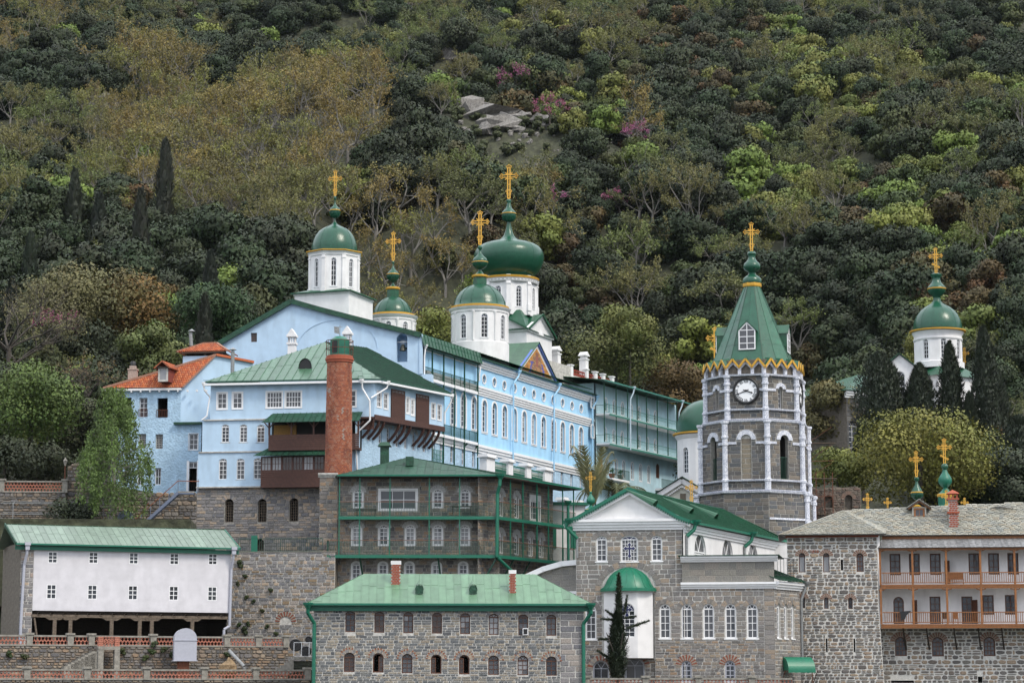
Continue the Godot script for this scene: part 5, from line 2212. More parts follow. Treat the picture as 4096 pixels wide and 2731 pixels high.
	for i in 8:
		var a := deg_to_rad(turn+45.0*i)
		var ap := r2*.965*cos(PI/8)
		var half := r2*sin(PI/8)
		var f := Transform3D(Basis(Vector3.UP, a), c+V3(sin(a),0, cos(a))*ap)
		for j in 3:
			var u := half*(2.0*(j+.5)/3.0-1.0)
			var w := half/3.0
			var s := Shape.new()
			s.span(V3(u-w-.16, y[3], -.2),V3(u-w+.16, top-.25,.12))
			for e in [-1.0,1.0]:
				s.bar(V3(u+e*w, top-.35,.05),V3(u, top+.30,.05),.22,.22,Vector3.BACK)
			put(t, "arcade", s, marble, f)
			s = Shape.new()
			for e in [-1.0,1.0]:
				s.bar(V3(u+e*(w+.02), top-.22,.34),V3(u, top+.62,.34),.19,.06,Vector3.BACK)
			for m in 7:
				for e in [-1.0,1.0]:
					var q := m/7.0
					s.box(V3(u+e*w*(1.0-q), lerpf(top-.34, top+.5, q),.34),V3(.07,.1,.07))
			put(t, "gilded_gable_edge", s, mats["gold trim"], f)
			s = Shape.new()
			s.quad(V3(u-w, top-.22,.36),V3(u, top+.70,.36),V3(u, top+.95,-1.1),V3(u-w, top+.2,-1.1))
			s.quad(V3(u, top+.70,.36),V3(u+w, top-.22,.36),V3(u+w, top+.2,-1.1),V3(u, top+.95,-1.1))
			put(t, "gable_roof", s, mats["green metal"], f)
	# spire: eight sheets
	var ys := top+.25
	var yt := 44.82
	var rb := 206.0*k
	var rt := 38.0*k
	for i in 8:
		var a := deg_to_rad(turn-22.5+45.0*i)
		var b := deg_to_rad(turn+22.5+45.0*i)
		var pts := []
		for e in [[a, rb, ys], [b, rb, ys], [b, rt, yt], [a, rt, yt]]:
			pts.append(c+V3(sin(e[0])*e[1], e[2], cos(e[0])*e[1]))
		seamed(t, pts, 1.7, mats["spire green"] if mats.has("spire green") else mat("spire green", Color(.02,.135,.075),.34,.3,7.0,2.0), "spire_sheet", .03)
		var s := Shape.new()
		s.bar(pts[0], pts[3], .09,.09)
		put(t, "spire_rib", s, mats["dark green metal"])
		if i % 2 == 0:
			spire_dormer(t, c, turn+45.0*i, 37.76, ys, yt, rb, rt)
	gold_band(t, 40.0*k+.12, yt-.1, yt+.32, c, 8, turn+22.5, true)
	var fin := [V2(.94,45.17),V2(.99,45.43),V2(.90,45.69),V2(.65,45.91),V2(.44,46.04),V2(.36,46.26),V2(.44,46.39),V2(.75,46.56),V2(.88,46.82),V2(.88,47.04),V2(.76,47.30),V2(.55,47.47),V2(.42,47.69),V2(.34,47.95),V2(.39,48.13),V2(.47,48.26),V2(.39,48.43),V2(.31,48.52)]
	lathed(t, "finial", fin, mats["dome green"], c, 28)
	cross("cross", "gilded openwork cross on the tip of the clock tower spire", V3(c.x, 48.48, c.z),51.58-48.48,-6)

func spire_dormer(t: Node, c: Vector3, deg: float, v: float, ys: float, yt: float, rb: float, rt: float) -> void:
	var a := deg_to_rad(deg)
	var ap := lerpf(rb, rt, (v-ys)/(yt-ys))*cos(PI/8)+.12
	var f := Transform3D(Basis(Vector3.UP, a), c+V3(sin(a),0, cos(a))*ap)
	var w := .86
	var h := 2.0
	var s := Shape.new()
	var pts := PackedVector2Array([V2(-w, v),V2(w, v),V2(w, v+h),V2(0, v+h+.85),V2(-w, v+h)])
	s.prism(pts, -2.2,-.02)
	put(t, "dormer", s, mats["green metal"], f)
	s = Shape.new()
	for e in [-1.0,1.0]:
		s.quad(V3(e*(w+.12), v+h-.06,.12),V3(e*(w+.12), v+h-.06,-2.2),V3(0, v+h+.95,-2.2),V3(0, v+h+.95,.12))
		s.bar(V3(e*(w+.12), v+h-.08,.06),V3(0, v+h+.93,.06),.1,.1)
	put(t, "dormer_roof", s, mats["green metal"], f)
	s = Shape.new()
	band(s, PackedVector2Array([pts[0]+V2(.12,.12), pts[1]+V2(-.12,.12), pts[2]+V2(-.12,-.05), pts[3]+V2(0,-.16), pts[4]+V2(.12,-.05)]), pts, -.02,.05)
	s.span(V3(-.04, v+.1,-.02),V3(.04, v+h+.7,.04))
	for i in 3:
		s.span(V3(-w+.1, v+h*(i+1)/3.0-.04,-.02),V3(w-.1, v+h*(i+1)/3.0+.04,.04))
	var n := put(t, "dormer_window", s, mats["white paint"], f)
	for i in 3:
		for e in [-.43,.43]:
			pane(n, "grey glass", V3(e*.9, v+h*(i+.5)/3.0,.0),V2(.74,.62))
	s = Shape.new()
	s.prism(PackedVector2Array([V2(-w+.1, v+h),V2(w-.1, v+h),V2(0, v+h+.7)]),-.01,.006)
	put(n, "pane", s, mats["grey glass"], f)

func clock(t: Node, f: Transform3D, v: float, r: float) -> void:
	var at := moved(f, 0, v, .18)
	if not shared.has("clock rim"):
		var s := Shape.new()
		s.lathe([V2(r-.2,.02),V2(r-.17,.12),V2(r-.05,.16),V2(r+.04,.1),V2(r+.06,-.15)], 48)
		shared["clock rim"] = s.mesh()
		s = Shape.new()
		s.lathe([V2(r-.15,.0),V2(r-.15,.03),V2(0,.03)], 48)
		shared["clock dial"] = s.mesh()
	var lying := at*Transform3D(Basis(Vector3.RIGHT, PI/2),Vector3.ZERO)
	var o := put(t, "clock", shared["clock rim"], mats["black"], lying)
	put(o, "dial", shared["clock dial"], mat("dial white", Color(.82,.82,.83),.5,.0) if not mats.has("dial white") else mats["dial white"], lying)
	var names := ["XII", "I", "II", "III", "IIII", "V", "VI", "VII", "VIII", "IX", "X", "XI"]
	for i in 12:
		var key: String = "numeral " + names[i]
		if not shared.has(key):
			var m := TextMesh.new()
			m.text = names[i]
			var font := SystemFont.new()
			font.font_names = PackedStringArray(["Droid Serif"])
			font.font_weight = 700
			m.font = font
			m.font_size = 32
			m.pixel_size = .0098
			m.depth = .02
			shared[key] = m
		var a := -TAU*i/12.0
		var x := Transform3D(Basis(Vector3.BACK, a),V3(-sin(a), cos(a),0)*r*.72+V3(0,0,.05))
		put(o, "numeral", shared[key], mats["black"], at*x)
	for e in [[-TAU*(3.0+41.0/60.0)/12.0,.58,.11], [-TAU*41.5/60.0,.82,.08]]:
		var s := Shape.new()
		var L: float = r*e[1]
		s.prism(PackedVector2Array([V2(-.04,-.3),V2(.04,-.3),V2(e[2]*.5, L*.72),V2(e[2], L*.78),V2(0, L),V2(-e[2], L*.78),V2(-e[2]*.5, L*.72)]),.07,.09)
		put(o, "hand", s, mats["black"], at*Transform3D(Basis(Vector3.BACK, e[0]),Vector3.ZERO))
	var s := Shape.new()
	s.lathe([V2(.12,.05),V2(.1,.12),V2(0,.13)], 14)
	put(o, "hub", s, mats["black"], lying)

# ---------------------------------------------------------------- dome, chapel and low church around the clock tower
func build_chapel_and_low_church() -> void:
	var c := V3(24.49,-286.00,.00)
	c = V3(c.x, 0, c.y)
	var t := thing("dark_green_dome_tower", "round white tower with a plain dark green dome, half behind the clock tower", "tower", moved3(c))
	var r := 3.94*1.0
	var v1 := 34.81
	var st := {"cols": 2, "rows": 5, "glass": ["clear glass", "grey glass"], "back": .16, "trim": .1, "proud": .03}
	facets(t, c, r, 24,26.04, v1,-7.0, op(0,30.03,.95,33.20-30.03,.47), [21,0,3], mats["white plaster"], st)
	lathed(t, "cornice", [V2(r, v1-.5),V2(r+.1, v1-.4),V2(r+.3, v1),V2(0, v1+.02)], mats["white plaster"], c, 48)
	gold_band(t, r*1.14, v1, v1+.28, c, 48)
	lathed(t, "dome", [V2(3.93,35.22),V2(3.96,35.84),V2(3.87,36.62),V2(3.63,37.40),V2(3.22,38.05),V2(2.71,38.57),V2(2.00,39.01),V2(1.22,39.27),V2(.45,39.40),V2(.06,39.43)], mats["dome green"], c, 48)
	# a finial and cross left of the clock tower
	var p := V3(23.33,40.08,-262.00)
	t = thing("green_finial", "small green onion finial just left of the clock tower spire", "finial", moved3(V3(p.x, 0, p.z)))
	lathed(t, "finial", [V2(.98,38.89),V2(.79,39.25),V2(.42,39.56),V2(.18,39.80),V2(.09,40.13),V2(.05,40.37)], mats["dome green"], p, 24)
	var bb := Shape.new()
	bb.ball(V3(p.x, 40.71, p.z),.42,14)
	bb.tube(PackedVector3Array([V3(p.x, 38.89-9.0, p.z),V3(p.x, 39.13, p.z)]),1.3,1.3,16)
	put(t, "ball", bb, mats["dome green"])
	cross("cross", "gilded cross with a slanted foot bar beside the clock tower spire", V3(p.x, 40.85, p.z),44.83-40.85,-10, true)
	# chapel gable
	var f := fr(18.13,-246.00,-6.00)
	t = thing("chapel", "cream chapel gable with green roof and small icon beside the clock tower", "chapel", f)
	var e0 := V2(-2.38,24.44)
	var pk := V2(.0,25.98)
	var hw := pk.x-e0.x
	var g := PackedVector2Array([V2(pk.x-hw, e0.y-4.0),V2(pk.x+hw, e0.y-4.0),V2(pk.x+hw, e0.y), pk, V2(pk.x-hw, e0.y)])
	wall(t, f, g, [], mats["cream plaster"], .2, "gable_wall")
	close_box(t, f, pk.x-hw, pk.x+hw, e0.y-4.0, e0.y, 7.0, mats["cream plaster"])
	var s := Shape.new()
	for q in [-1.0,1.0]:
		s.bar(V3(pk.x+q*(hw+.3), e0.y-.35,.15),V3(pk.x, pk.y-.25,.15),.5,.5)
		for i in 12:
			s.box(V3(pk.x+q*hw*(i+.5)/12.5, lerpf(pk.y, e0.y, (i+.5)/12.5)-.85,.2),V3(.16,.16,.3))
	put(t, "cornice", s, mats["white paint"], f)
	for q in [-1.0,1.0]:
		var a := [V(f, pk.x+q*(hw+.5), e0.y-.1,.6),V(f, pk.x+q*(hw+.5), e0.y-.1,-7.0),V(f, pk.x, pk.y+.15,-7.0),V(f, pk.x, pk.y+.15,.6)]
		if q < 0: a = [a[1], a[0], a[3], a[2]]
		seamed(t, a, .7, mats["green metal"])
	s = Shape.new()
	s.box(V3(.10,24.01,.05),V3(.62,.75,.08))
	put(t, "icon_panel", s, mat("icon paint", Color(.30,.25,.18),.7,.6,.5,.0,.0, false, .03), f)
	slab(t, "side_roof", mats["green metal"], f, V3(pk.x+1.0, pk.y-1.2,-6.0),V3(pk.x+6.0, pk.y-1.0,.3))
	# ornate cross on the ridge of the grey church, and the onion finial to its left
	cross("cross", "ornate gold cross with scrollwork in front of the cream chapel gable", V3(17.27,21.44,-222.00),2.25,-8, false, 1.25)
	p = V3(7.37,19.60,-216.00)
	t = thing("green_finial", "small green onion finial on a drum at the left foot of the grey church roof", "finial", moved3(V3(p.x, 0, p.z)))
	lathed(t, "finial", [V2(.51,19.60),V2(.49,20.23),V2(.59,20.26),V2(.59,20.39),V2(.51,20.41),V2(.30,20.56),V2(.19,20.69),V2(.11,20.82),V2(.16,20.88),V2(.31,20.97),V2(.40,21.12),V2(.40,21.24),V2(.38,21.39),V2(.28,21.54),V2(.16,21.72),V2(.08,21.87),V2(.12,21.94),V2(.12,22.04),V2(.06,22.10),V2(.01,22.11)], mats["green trim"], p, 28)
	gold_band(t, .58,20.23,20.38, p, 28)
	cross("cross", "thin pale gold cross on the finial beside the grey church roof", V3(p.x, 22.08, p.z),23.96-22.08,-10, false, .6)
	low_church()

# Finials and crosses that rise above the slate roof
func low_church() -> void:
	var c := V3(39.33,-224.00,.00)
	c = V3(c.x, 0, c.y)
	var t := thing("onion_finial", "slim green onion finial with gold bands, left of two above the slate roof", "finial", moved3(c), "onion finials above the slate roof")
	var low := 20.11
	lathed(t, "finial", [V2(1.2, low-6.0),V2(1.2, low),V2(.62,20.98),V2(.67,21.20),V2(.50,21.37),V2(.29,21.55),V2(.14,21.78),V2(.09,21.91),V2(.33,22.04),V2(.51,22.23),V2(.60,22.49),V2(.55,22.74),V2(.42,23.00),V2(.26,23.26),V2(.16,23.52),V2(.12,23.73),V2(.25,23.86),V2(.25,24.07),V2(.10,24.16),V2(.06,24.17)], mats["dome green"], c, 28)
	gold_band(t, .69,21.19,21.37, c, 28)
	gold_band(t, .61,22.58,22.68, c, 28)
	fluted(t, [V2(.33,22.04),V2(.51,22.23),V2(.60,22.45)], mats["dome green"], c)
	cross("cross", "gilded cross on the slim left finial above the slate roof", V3(c.x, 24.15, c.z),2.55,-6)
	c = V3(42.66,-227.00,.00)
	c = V3(c.x, 0, c.y)
	t = thing("onion_finial", "stout green onion finial on a small dome, right of two above the slate roof", "finial", moved3(c), "onion finials above the slate roof")
	lathed(t, "finial", [V2(1.53,20.84),V2(1.44,21.21),V2(1.16,21.44),V2(.83,21.60),V2(.72,21.65),V2(.72,22.54),V2(.80,22.60),V2(.75,22.73),V2(.52,22.95),V2(.29,23.19),V2(.19,23.35),V2(.37,23.50),V2(.57,23.74),V2(.67,24.00),V2(.64,24.30),V2(.49,24.56),V2(.31,24.82),V2(.22,25.08),V2(.17,25.31),V2(.09,25.35)], mats["green trim"], c, 32)
	gold_band(t, .83,22.47,22.73, c, 28)
	ribs(t, [V2(1.44,21.21),V2(1.16,21.44),V2(.83,21.60)], mats["dome green"], c, 16)
	var b := Shape.new()
	b.ball(V3(c.x, 25.44, c.z),.36,12)
	put(t, "ball", b, mats["dome green"])
	cross("cross", "gilded cross with slanted foot bar on the stout right finial above the slate roof", V3(c.x, 25.54, c.z),2.7,-6, true, 1.3)
	var names := ["low gilded cross left of the finials, nearest the ruined wall", "low gilded cross just above the slate ridge left of the dormer", "gilded cross above the brick chimney of the slate roof", "low gilded cross right of the chimney above the slate ridge"]
	var at := [[V3(34.21,20.66,-222.00),1.75], [V3(36.13,20.54,-222.00),1.45], [V3(40.67,20.37,-216.00),1.85], [V3(43.54,20.54,-222.00),1.45]]
	for i in 4:
		cross("cross", names[i], at[i][0], at[i][1], -4, false, 1.5)
	var s := Shape.new()
	var q := V3(39.45,20.64,-226.00)
	var h := thing("low_hidden_church", "low white church that carries the finials behind the slate roof", "church", fr(q.x, q.z, 0))
	s.span(V3(-14, q.y-9.0,-9),V3(12, q.y-3.0,1))
	put(h, "wall", s, mats["white plaster"], h.transform)
	ruin()

# The ruined wall and scaffold to the right of the clock tower
func ruin() -> void:
	var f := fr(34.66,-247.00,6.00)
	var t := thing("ruined_stone_wall", "ruined brown stone wall with two empty windows right of the clock tower", "wall", f)
	var poly := PackedVector2Array([V2(-2.80,20.47),V2(2.75,20.51),V2(2.75,25.05),V2(2.21,25.26),V2(.76,25.10),V2(-.40,25.23),V2(-1.56,24.87),V2(-2.71,25.07)])
	var hs := [op(-.84,22.96,1.0,1.3,.5), op(1.40,22.79,.85,1.55,.42)]
	wall(t, f, poly, hs, mats["earth mortar"], .6)
	for h in hs:
		hollow(t, f, h, 1.4, mats["dark inside"])
		arch(t, f, h, .4,11, [Color(.24,.16,.12), Color(.20,.15,.12)], .07)
	masonry(t, f, poly, hs, {"course": .26, "vary": .4, "len0": .3, "len1": .8, "gap": .05, "proud": .09, "palette": [Color(.17,.125,.10), Color(.22,.165,.13), Color(.13,.10,.085), Color(.25,.20,.16), Color(.20,.13,.10)], "rough": true, "ring": .4, "singles": 200})
	var s := Shape.new()
	s.span(V3(-2.77,20.47,-1.2),V3(2.65,24.57,-.62))
	put(t, "wall_core", s, mats["earth mortar"], f)
	t = thing("scaffold", "rusty scaffold frame against the right side of the clock tower", "scaffold", f)
	s = Shape.new()
	var x0 := -3.11
	for i in 4:
		s.bar(V3(x0+.9*i, 21.31,.4),V3(x0+.9*i, 26.70,.4),.07,.07)
	for i in 5:
		s.bar(V3(x0,22.16+1.9*i, .4),V3(x0+2.9,22.16+1.9*i+.1,.4),.06,.06)
		s.bar(V3(x0,22.16+1.9*i, .4),V3(x0+2.7,22.16+1.9*i+1.8,.4),.04,.04)
	put(t, "scaffold_tubes", s, mats["rust"], f)
	for i in 3:
		slab(t, "plank", mats["old timber"], f, V3(x0-.2,22.16+3.8*i+.05,-.2),V3(x0+3.2,22.16+3.8*i+.11,.5))

# ---------------------------------------------------------------- the church on the hill to the right
func build_hill_church() -> void:
	var f := fr(43.31,-297.00,33.00)
	var t := thing("hill_church", "stone church with green roof among dark cypresses high on the right slope", "church", f)
	var u1 := 30.20
	var eave := (41.33+41.35)/2.0
	var base := 32.67-2.0
	var poly := rect(0, base, u1, eave)
	var hs := ops([V2(1.07,34.55),V2(9.80,37.35),V2(21.57,40.43),V2(28.96,37.79)], 1.5,3.6,.75)
	wall(t, f, poly, hs, mats["earth mortar"], .4)
	for h in hs:
		window(t, f, h, {"cols": 2, "rows": 4, "glass": ["clear glass"], "back": .3})
	masonry(t, f, poly, hs, {"course": .6, "vary": .12, "len0": .7, "len1": 1.6, "gap": .04, "proud": .05, "palette": [Color(.11,.115,.12), Color(.14,.14,.14), Color(.095,.10,.11), Color(.17,.17,.165)], "singles": 120})
	close_box(t, f, 0, u1, base, eave, 16.0, mats["earth mortar"])
	cornice(t, f, -.3, u1+.3, steps_profile(eave-.3,.9,.5,3), mats["white paint"])
	var a := V(f, -.6, eave+.6,.7)
	var b := V(f, u1+.6, eave+.6,.7)
	var m0 := V(f, u1*.3, eave+4.2,-8.0)
	var m1 := V(f, u1*.72, eave+4.2,-8.0)
	var b2 := V(f, u1+.6, eave+.6,-16.0)
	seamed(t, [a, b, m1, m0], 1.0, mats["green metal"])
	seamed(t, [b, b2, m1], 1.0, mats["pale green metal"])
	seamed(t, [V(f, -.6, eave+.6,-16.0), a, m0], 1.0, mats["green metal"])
	# white gable with an arched window
	var gp := V3(50.84,42.17,-300.00)
	var gf := fr(gp.x, gp.z, -14)
	var wl := op(0, gp.y, 1.35,2.7,.67)
	var g := PackedVector2Array([V2(-1.9, gp.y),V2(1.9, gp.y),V2(1.9, gp.y+3.3),V2(0, gp.y+4.9),V2(-1.9, gp.y+3.3)])
	wall(t, gf, g, [wl], mats["white plaster"], .3, "gable_wall")
	window(t, gf, wl, {"cols": 2, "rows": 3, "glass": ["dark glass"], "back": .2, "border": .1})
	close_box(t, gf, -1.9,1.9, gp.y, gp.y+3.3,6.0, mats["white plaster"])
	for e in [-1.0,1.0]:
		var q := [V(gf, e*2.3, gp.y+3.1,.4),V(gf, e*2.3, gp.y+3.1,-6.0),V(gf, 0, gp.y+5.05,-6.0),V(gf, 0, gp.y+5.05,.4)]
		if e < 0: q = [q[1], q[0], q[3], q[2]]
		seamed(t, q, .8, mats["green metal"])
	# drum and dome
	var c := V3(57.07,-306.00,.00)
	c = V3(c.x, 0, c.y)
	var d := thing("hill_dome_tower", "white drum with pale green dome on the hill church among the cypresses", "tower", moved3(c))
	var r := 3.17
	var v0 := 46.12
	var v1 := 50.86
	var st := {"cols": 2, "rows": 4, "glass": ["clear glass", "dark glass"], "back": .16, "trim": .1, "proud": .03, "border": .1}
	facets(d, c, r, 16, v0, v1,3.0, op(0,47.07,.8,49.74-47.07,.4), [0,2,14], mats["white plaster"], st)
	lathed(d, "plinth", [V2(r, v0-.2),V2(r+.25, v0-.2),V2(r+.25, v0+.6),V2(r, v0+.7)], mats["white plaster"], c, 48)
	lathed(d, "cornice", [V2(r, v1-1.2),V2(r+.1, v1-1.1),V2(r+.1, v1-.9),V2(r, v1-.85),V2(r, v1-.5),V2(r+.3, v1),V2(0, v1+.02)], mats["white plaster"], c, 48)
	gold_band(d, 3.74, v1, v1+.25, c, 48)
	var dome := [V2(3.23,51.26),V2(3.23,51.81),V2(3.08,52.52),V2(2.75,53.24),V2(2.25,53.88),V2(1.65,54.36),V2(1.10,54.67),V2(.73,54.93),V2(.50,55.26),V2(.47,55.62)]
	lathed(d, "dome", dome, mats["dome green"], c, 48)
	ribs(d, dome, mats["dome green"], c, 12,8.0,.04)
	lathed(d, "finial", [V2(.47,55.62),V2(.57,55.86),V2(.86,56.10),V2(1.15,56.50),V2(1.25,56.84),V2(1.21,57.05),V2(.94,57.36),V2(.66,57.70),V2(.53,58.13),V2(.54,58.41),V2(.74,58.61),V2(.74,58.85),V2(.46,58.97),V2(.32,58.99)], mats["dome green"], c, 24)
	gold_band(d, 1.27,56.72,56.93, c, 24)
	cross("cross", "gilded cross with slanted foot bar on the hill church dome among the cypresses", V3(c.x, 58.94, c.z),62.49-58.94,-20, true)
	lathed(d, "skirt_roof", [V2(r*1.9, v0-1.6),V2(r*1.05, v0-.1),V2(r, v0-.1)], mats["green metal"], c, 4,33+45, true)
	var s := Shape.new()
	s.span(V3(-r*1.2, eave-1.0,-r*1.2),V3(r*1.2, v0-1.4, r*1.2))
	put(d, "square_base", s, mats["white plaster"], fr(c.x, c.z, 33))
	cross("cross", "small gilded cross half hidden to the right of the hill church drum", V3(61.75,47.19,-312.00),2.6,-30)
# ---------------------------------------------------------------- the stone house with green balconies
const WARM_STONES := [Color(.199,.184,.172), Color(.252,.224,.200), Color(.318,.249,.193), Color(.159,.151,.151), Color(.371,.263,.179), Color(.225,.210,.206), Color(.291,.263,.234), Color(.410,.328,.247)]

func build_balcony_house() -> void:
	var f := fr(-1.39,-222.20,.00)
	var fo := fr(-1.39,-220.50,.00)
	var fs := fr(-2.83,-221.30,62.00)
	var so := fr(-1.33,-220.50,62.00)
	var t := thing("green_balcony_stone_house", "grey stone house wrapped by two green iron balconies under a dark green hipped roof", "house", fo)
	var green: Material = mats["green trim"]
	var l := -16.28
	var c := -.72+.9
	var top := 23.85
	mat("rail rust", Color(.22,.095,.045),.7,.2,1.0)
	var f1 := 20.07
	var f2 := 16.40
	var base := 12.94
	var arch1 := ops([V2(-13.43,21.20),V2(-5.76,21.10),V2(-3.13,21.17)], .85,1.8,.34)
	var wide := ops([V2(-9.59,20.99)], 3.5,1.85)
	var arch2 := ops([V2(-13.52,17.57),V2(-10.95,17.57),V2(-8.40,17.57),V2(-5.74,17.57),V2(-3.16,17.57)], .85,1.95,.34)
	var arch3 := ops([V2(-13.55,13.83),V2(-10.99,13.83),V2(-8.45,13.83),V2(-5.85,13.83),V2(-3.29,13.83)], .8,2.0,.25)
	for o in arch1: o.v = f1+1.0
	for o in arch2: o.v = f2+1.08
	wide[0].v = f1+.82
	var poly := rect(l, base-5.0, c, top)
	var holes := arch1+wide+arch2+arch3
	wall(t, f, poly, holes, mats["grey mortar"], .3)
	var st := {"cols": 2, "rows": 4, "glass": ["curtained glass", "curtained glass", "grey glass"], "back": .18, "border": .1, "bar": .05, "trim": .1, "proud": .03, "heavy": true}
	for o in arch1+arch2+arch3:
		window(t, f, o, st.merged({"glass": ["clear glass", "grey glass"]}, true) if o in arch1 else st)
		o["side"] = .2
	for o in arch1+arch2:
		arch(t, f, o, .36,9, [Color(.62,.62,.62), Color(.68,.67,.66)], .1, "white_arch")
	for o in wide:
		window(t, f, o, {"cols": 3, "rows": 2, "glass": ["grey glass"], "back": .15, "border": .1, "bar": .06, "trim": .16, "proud": .03})
		o["side"] = .3
	masonry(t, f, poly, holes, {"course": .34, "vary": .3, "len0": .35, "len1": .95, "gap": .06, "proud": .055, "palette": WARM_STONES, "ring": .55, "singles": 200})
	# the side towards the right
	var su := 14.27+.6
	var sp := rect(-.9, base-5.0, su, top)
	var sa := ops([V2(3.69,20.74),V2(6.94,20.65)], .75,2.2,.35)
	var sd := ops([V2(10.94,20.83)], 1.9,1.95)
	var sb := ops([V2(3.69,17.56),V2(6.93,16.89),V2(9.92,17.58),V2(12.19,17.70)], .75,1.95,.35)
	for o in sa+sd: o.v = f1+.4
	for o in sb: o.v = f2+.5
	wall(t, fs, sp, sa+sd+sb, mats["grey mortar"], .3, "side_wall")
	for o in sa+sb:
		window(t, fs, o, st)
		arch(t, fs, o, .5,9, [Color(.62,.62,.62)], .1, "white_arch")
	for o in sd:
		window(t, fs, o, {"cols": 3, "rows": 3, "glass": ["grey glass"], "back": .15, "border": .14, "trim": .25})
		var s := Shape.new()
		for i in 12:
			s.span(V3(o.u-1.25+.2*i, o.v+2.05,.0),V3(o.u-1.09+.2*i, o.v+2.5,.12))
		stuff(put(t, "lintel_fan", s, mats["white paint"], fs))
		o["side"] = .3
	masonry(t, fs, sp, sa+sd+sb, {"course": .34, "vary": .3, "len0": .35, "len1": .95, "gap": .06, "proud": .055, "palette": WARM_STONES, "ring": .5, "singles": 90})
	close_box(t, f, l, c, base-5.0, top, 12.0, mats["earth mortar"])
	# balconies
	var bl := [-15.17,-16.22]
	var bu := 10.94+.8
	var bu2 := 16.53
	for k in 2:
		var y: float = [f1, f2][k]
		var s := Shape.new()
		s.span(V3(bl[k], y-.16,-1.7),V3(.0, y, .0))
		put(t, "balcony_floor", s, mats["concrete"], fo)
		slab(t, "balcony_floor", mats["concrete"], so, V3(.02, y-.163,-1.9),V3(bu2, y-.003,.0))
		s = Shape.new()
		s.bar(V3(bl[k], y-.12,.02),V3(.03, y-.12,.02),.1,.3)
		put(t, "floor_edge", s, green, fo)
		s = Shape.new()
		s.bar(V3(.0, y-.12,.02),V3(bu2, y-.12,.02),.1,.3)
		put(t, "floor_edge", s, green, so)
		railing(t, fo, bl[k], .0, y, 1.42,.0, mats["dark green trim"], .15, mats["rail rust"], .034,.0)
		railing(t, so, .0, bu2, y, 1.42,.0, mats["dark green trim"], .2, mats["rail rust"], .034,.0)
		railing(t, fo*Transform3D(Basis(Vector3.UP, PI/2),V3(bl[k], 0,0)),.0,1.6, y, 1.42,.0, mats["dark green trim"], .16, null, .022,.0)
	for x in [-15.10,-13.16,-10.28,-6.51,-3.61]:
		var s := Shape.new()
		s.span(V3(x-.045, f2,-.05),V3(x+.045, top, .04))
		put(t, "balcony_post", s, green, fo)
	for x in [2.50,5.09,8.07,10.54,13.71,16.18]:
		var s := Shape.new()
		s.span(V3(x-.05, f2,-.05),V3(x+.05, top+.1,.05))
		put(t, "balcony_post", s, green, so)
	for x in [-13.12,-10.15,-5.68,-1.89]:
		var s := Shape.new()
		s.bar(V3(x, f2-.15,-.1),V3(x+.35, f2-2.75,-1.65),.13,.13)
		put(t, "brace", s, mats["dark green trim"], fo)
	for x in [.0,3.5,7.0]:
		var s := Shape.new()
		s.bar(V3(x, f2-.15,-.1),V3(x-.2, f2-2.75,-1.65),.13,.13)
		put(t, "brace", s, mats["dark green trim"], so)
	# roof
	var rt := top+.12
	var a := V(fo, -15.29, rt, .45)
	var b := V(fo, .1, rt, .5)
	var d := V(so, bu2+.6, rt, .5)
	var ap := V3(-10.30,26.55,-229.00)
	var far := V3(-3.08,25.36,-232.00)
	var lf := V(f, l-1.2, rt-.2,-8.0)
	var rid := [a.lerp(ap, .18), b.lerp(ap, .16)]
	seamed(t, [a, b, ap], .75, mats["dark green metal"], "roof_sheet", .05)
	var dd := V(so, bu2+.6, rt+.9,-6.0)
	seamed(t, [b, d, dd, ap], .75, mats["dark green metal"], "roof_sheet", .05)
	seamed(t, [lf, a, ap], .75, mats["dark green metal"])
	var s := Shape.new()
	s.bar(a, b, .14,.16)
	s.bar(b, d, .14,.16)
	put(t, "gutter", s, green)
	s = Shape.new()
	var hv := a.lerp(b, .46).lerp(ap, .55)
	s.box(hv+V3(0,.35,0),V3(.75,.9,1.6))
	put(t, "roof_hatch", s, mats["dark green metal"])
	var vp := V3(-12.62,26.11,-228.00)
	s = Shape.new()
	s.box(vp+V3(0,.5,0),V3(.85,1.9,.85))
	s.lathe([V2(.95, vp.y+1.45),V2(.55, vp.y+1.85),V2(0, vp.y+1.9)], 4, PI/4, true, V3(vp.x, 0, vp.z))
	put(t, "roof_vent", s, mats["dark green metal"])
	pipe(t, [V(fo, .3, top+.1,.5),V(fo, .2, top-.9,.5),V(fo, .0, top-1.6,.22),V(fo, -.05, f2-.2,.22),V(so, 3.4, f2-2.0,.4)], .17, green, "drainpipe")
	pipe(t, [V(so, bu2-2.0, f1+2.4,.2),V(so, bu2-2.0, f1+1.2,.2),V(so, bu2-2.0, f2-.3,.2)], .14, green, "drainpipe")
	slab(t, "soffit", mats["dark timber"], fo, V3(-15.26, top-.02,-1.9),V3(.0, top+.1,.42))
	slab(t, "soffit", mats["dark timber"], so, V3(.0, top-.015,-1.9),V3(bu2+.5, top+.105,.42))
	pier(t, f, l, top)
	for x in [[-12.60, f1], [-3.43, f1+.3]]:
		var tt := thing("balcony_table", "dark wooden table on the upper green balcony, %s" % ("near the dark left window" if x[0] < -8.46 else "under the right arched window"), "table", moved(f, x[0], x[1], .9))
		s = Shape.new()
		s.box(V3(0,.72,0),V3(2.0,.07,.6))
		put(tt, "tabletop", s, mats["dark timber"], tt.transform)
		for e in [-.85,.85]:
			s = Shape.new()
			s.box(V3(e, .35,0),V3(.07,.7,.5))
			put(tt, "leg", s, mats["dark timber"], tt.transform)
	white_colonnade()

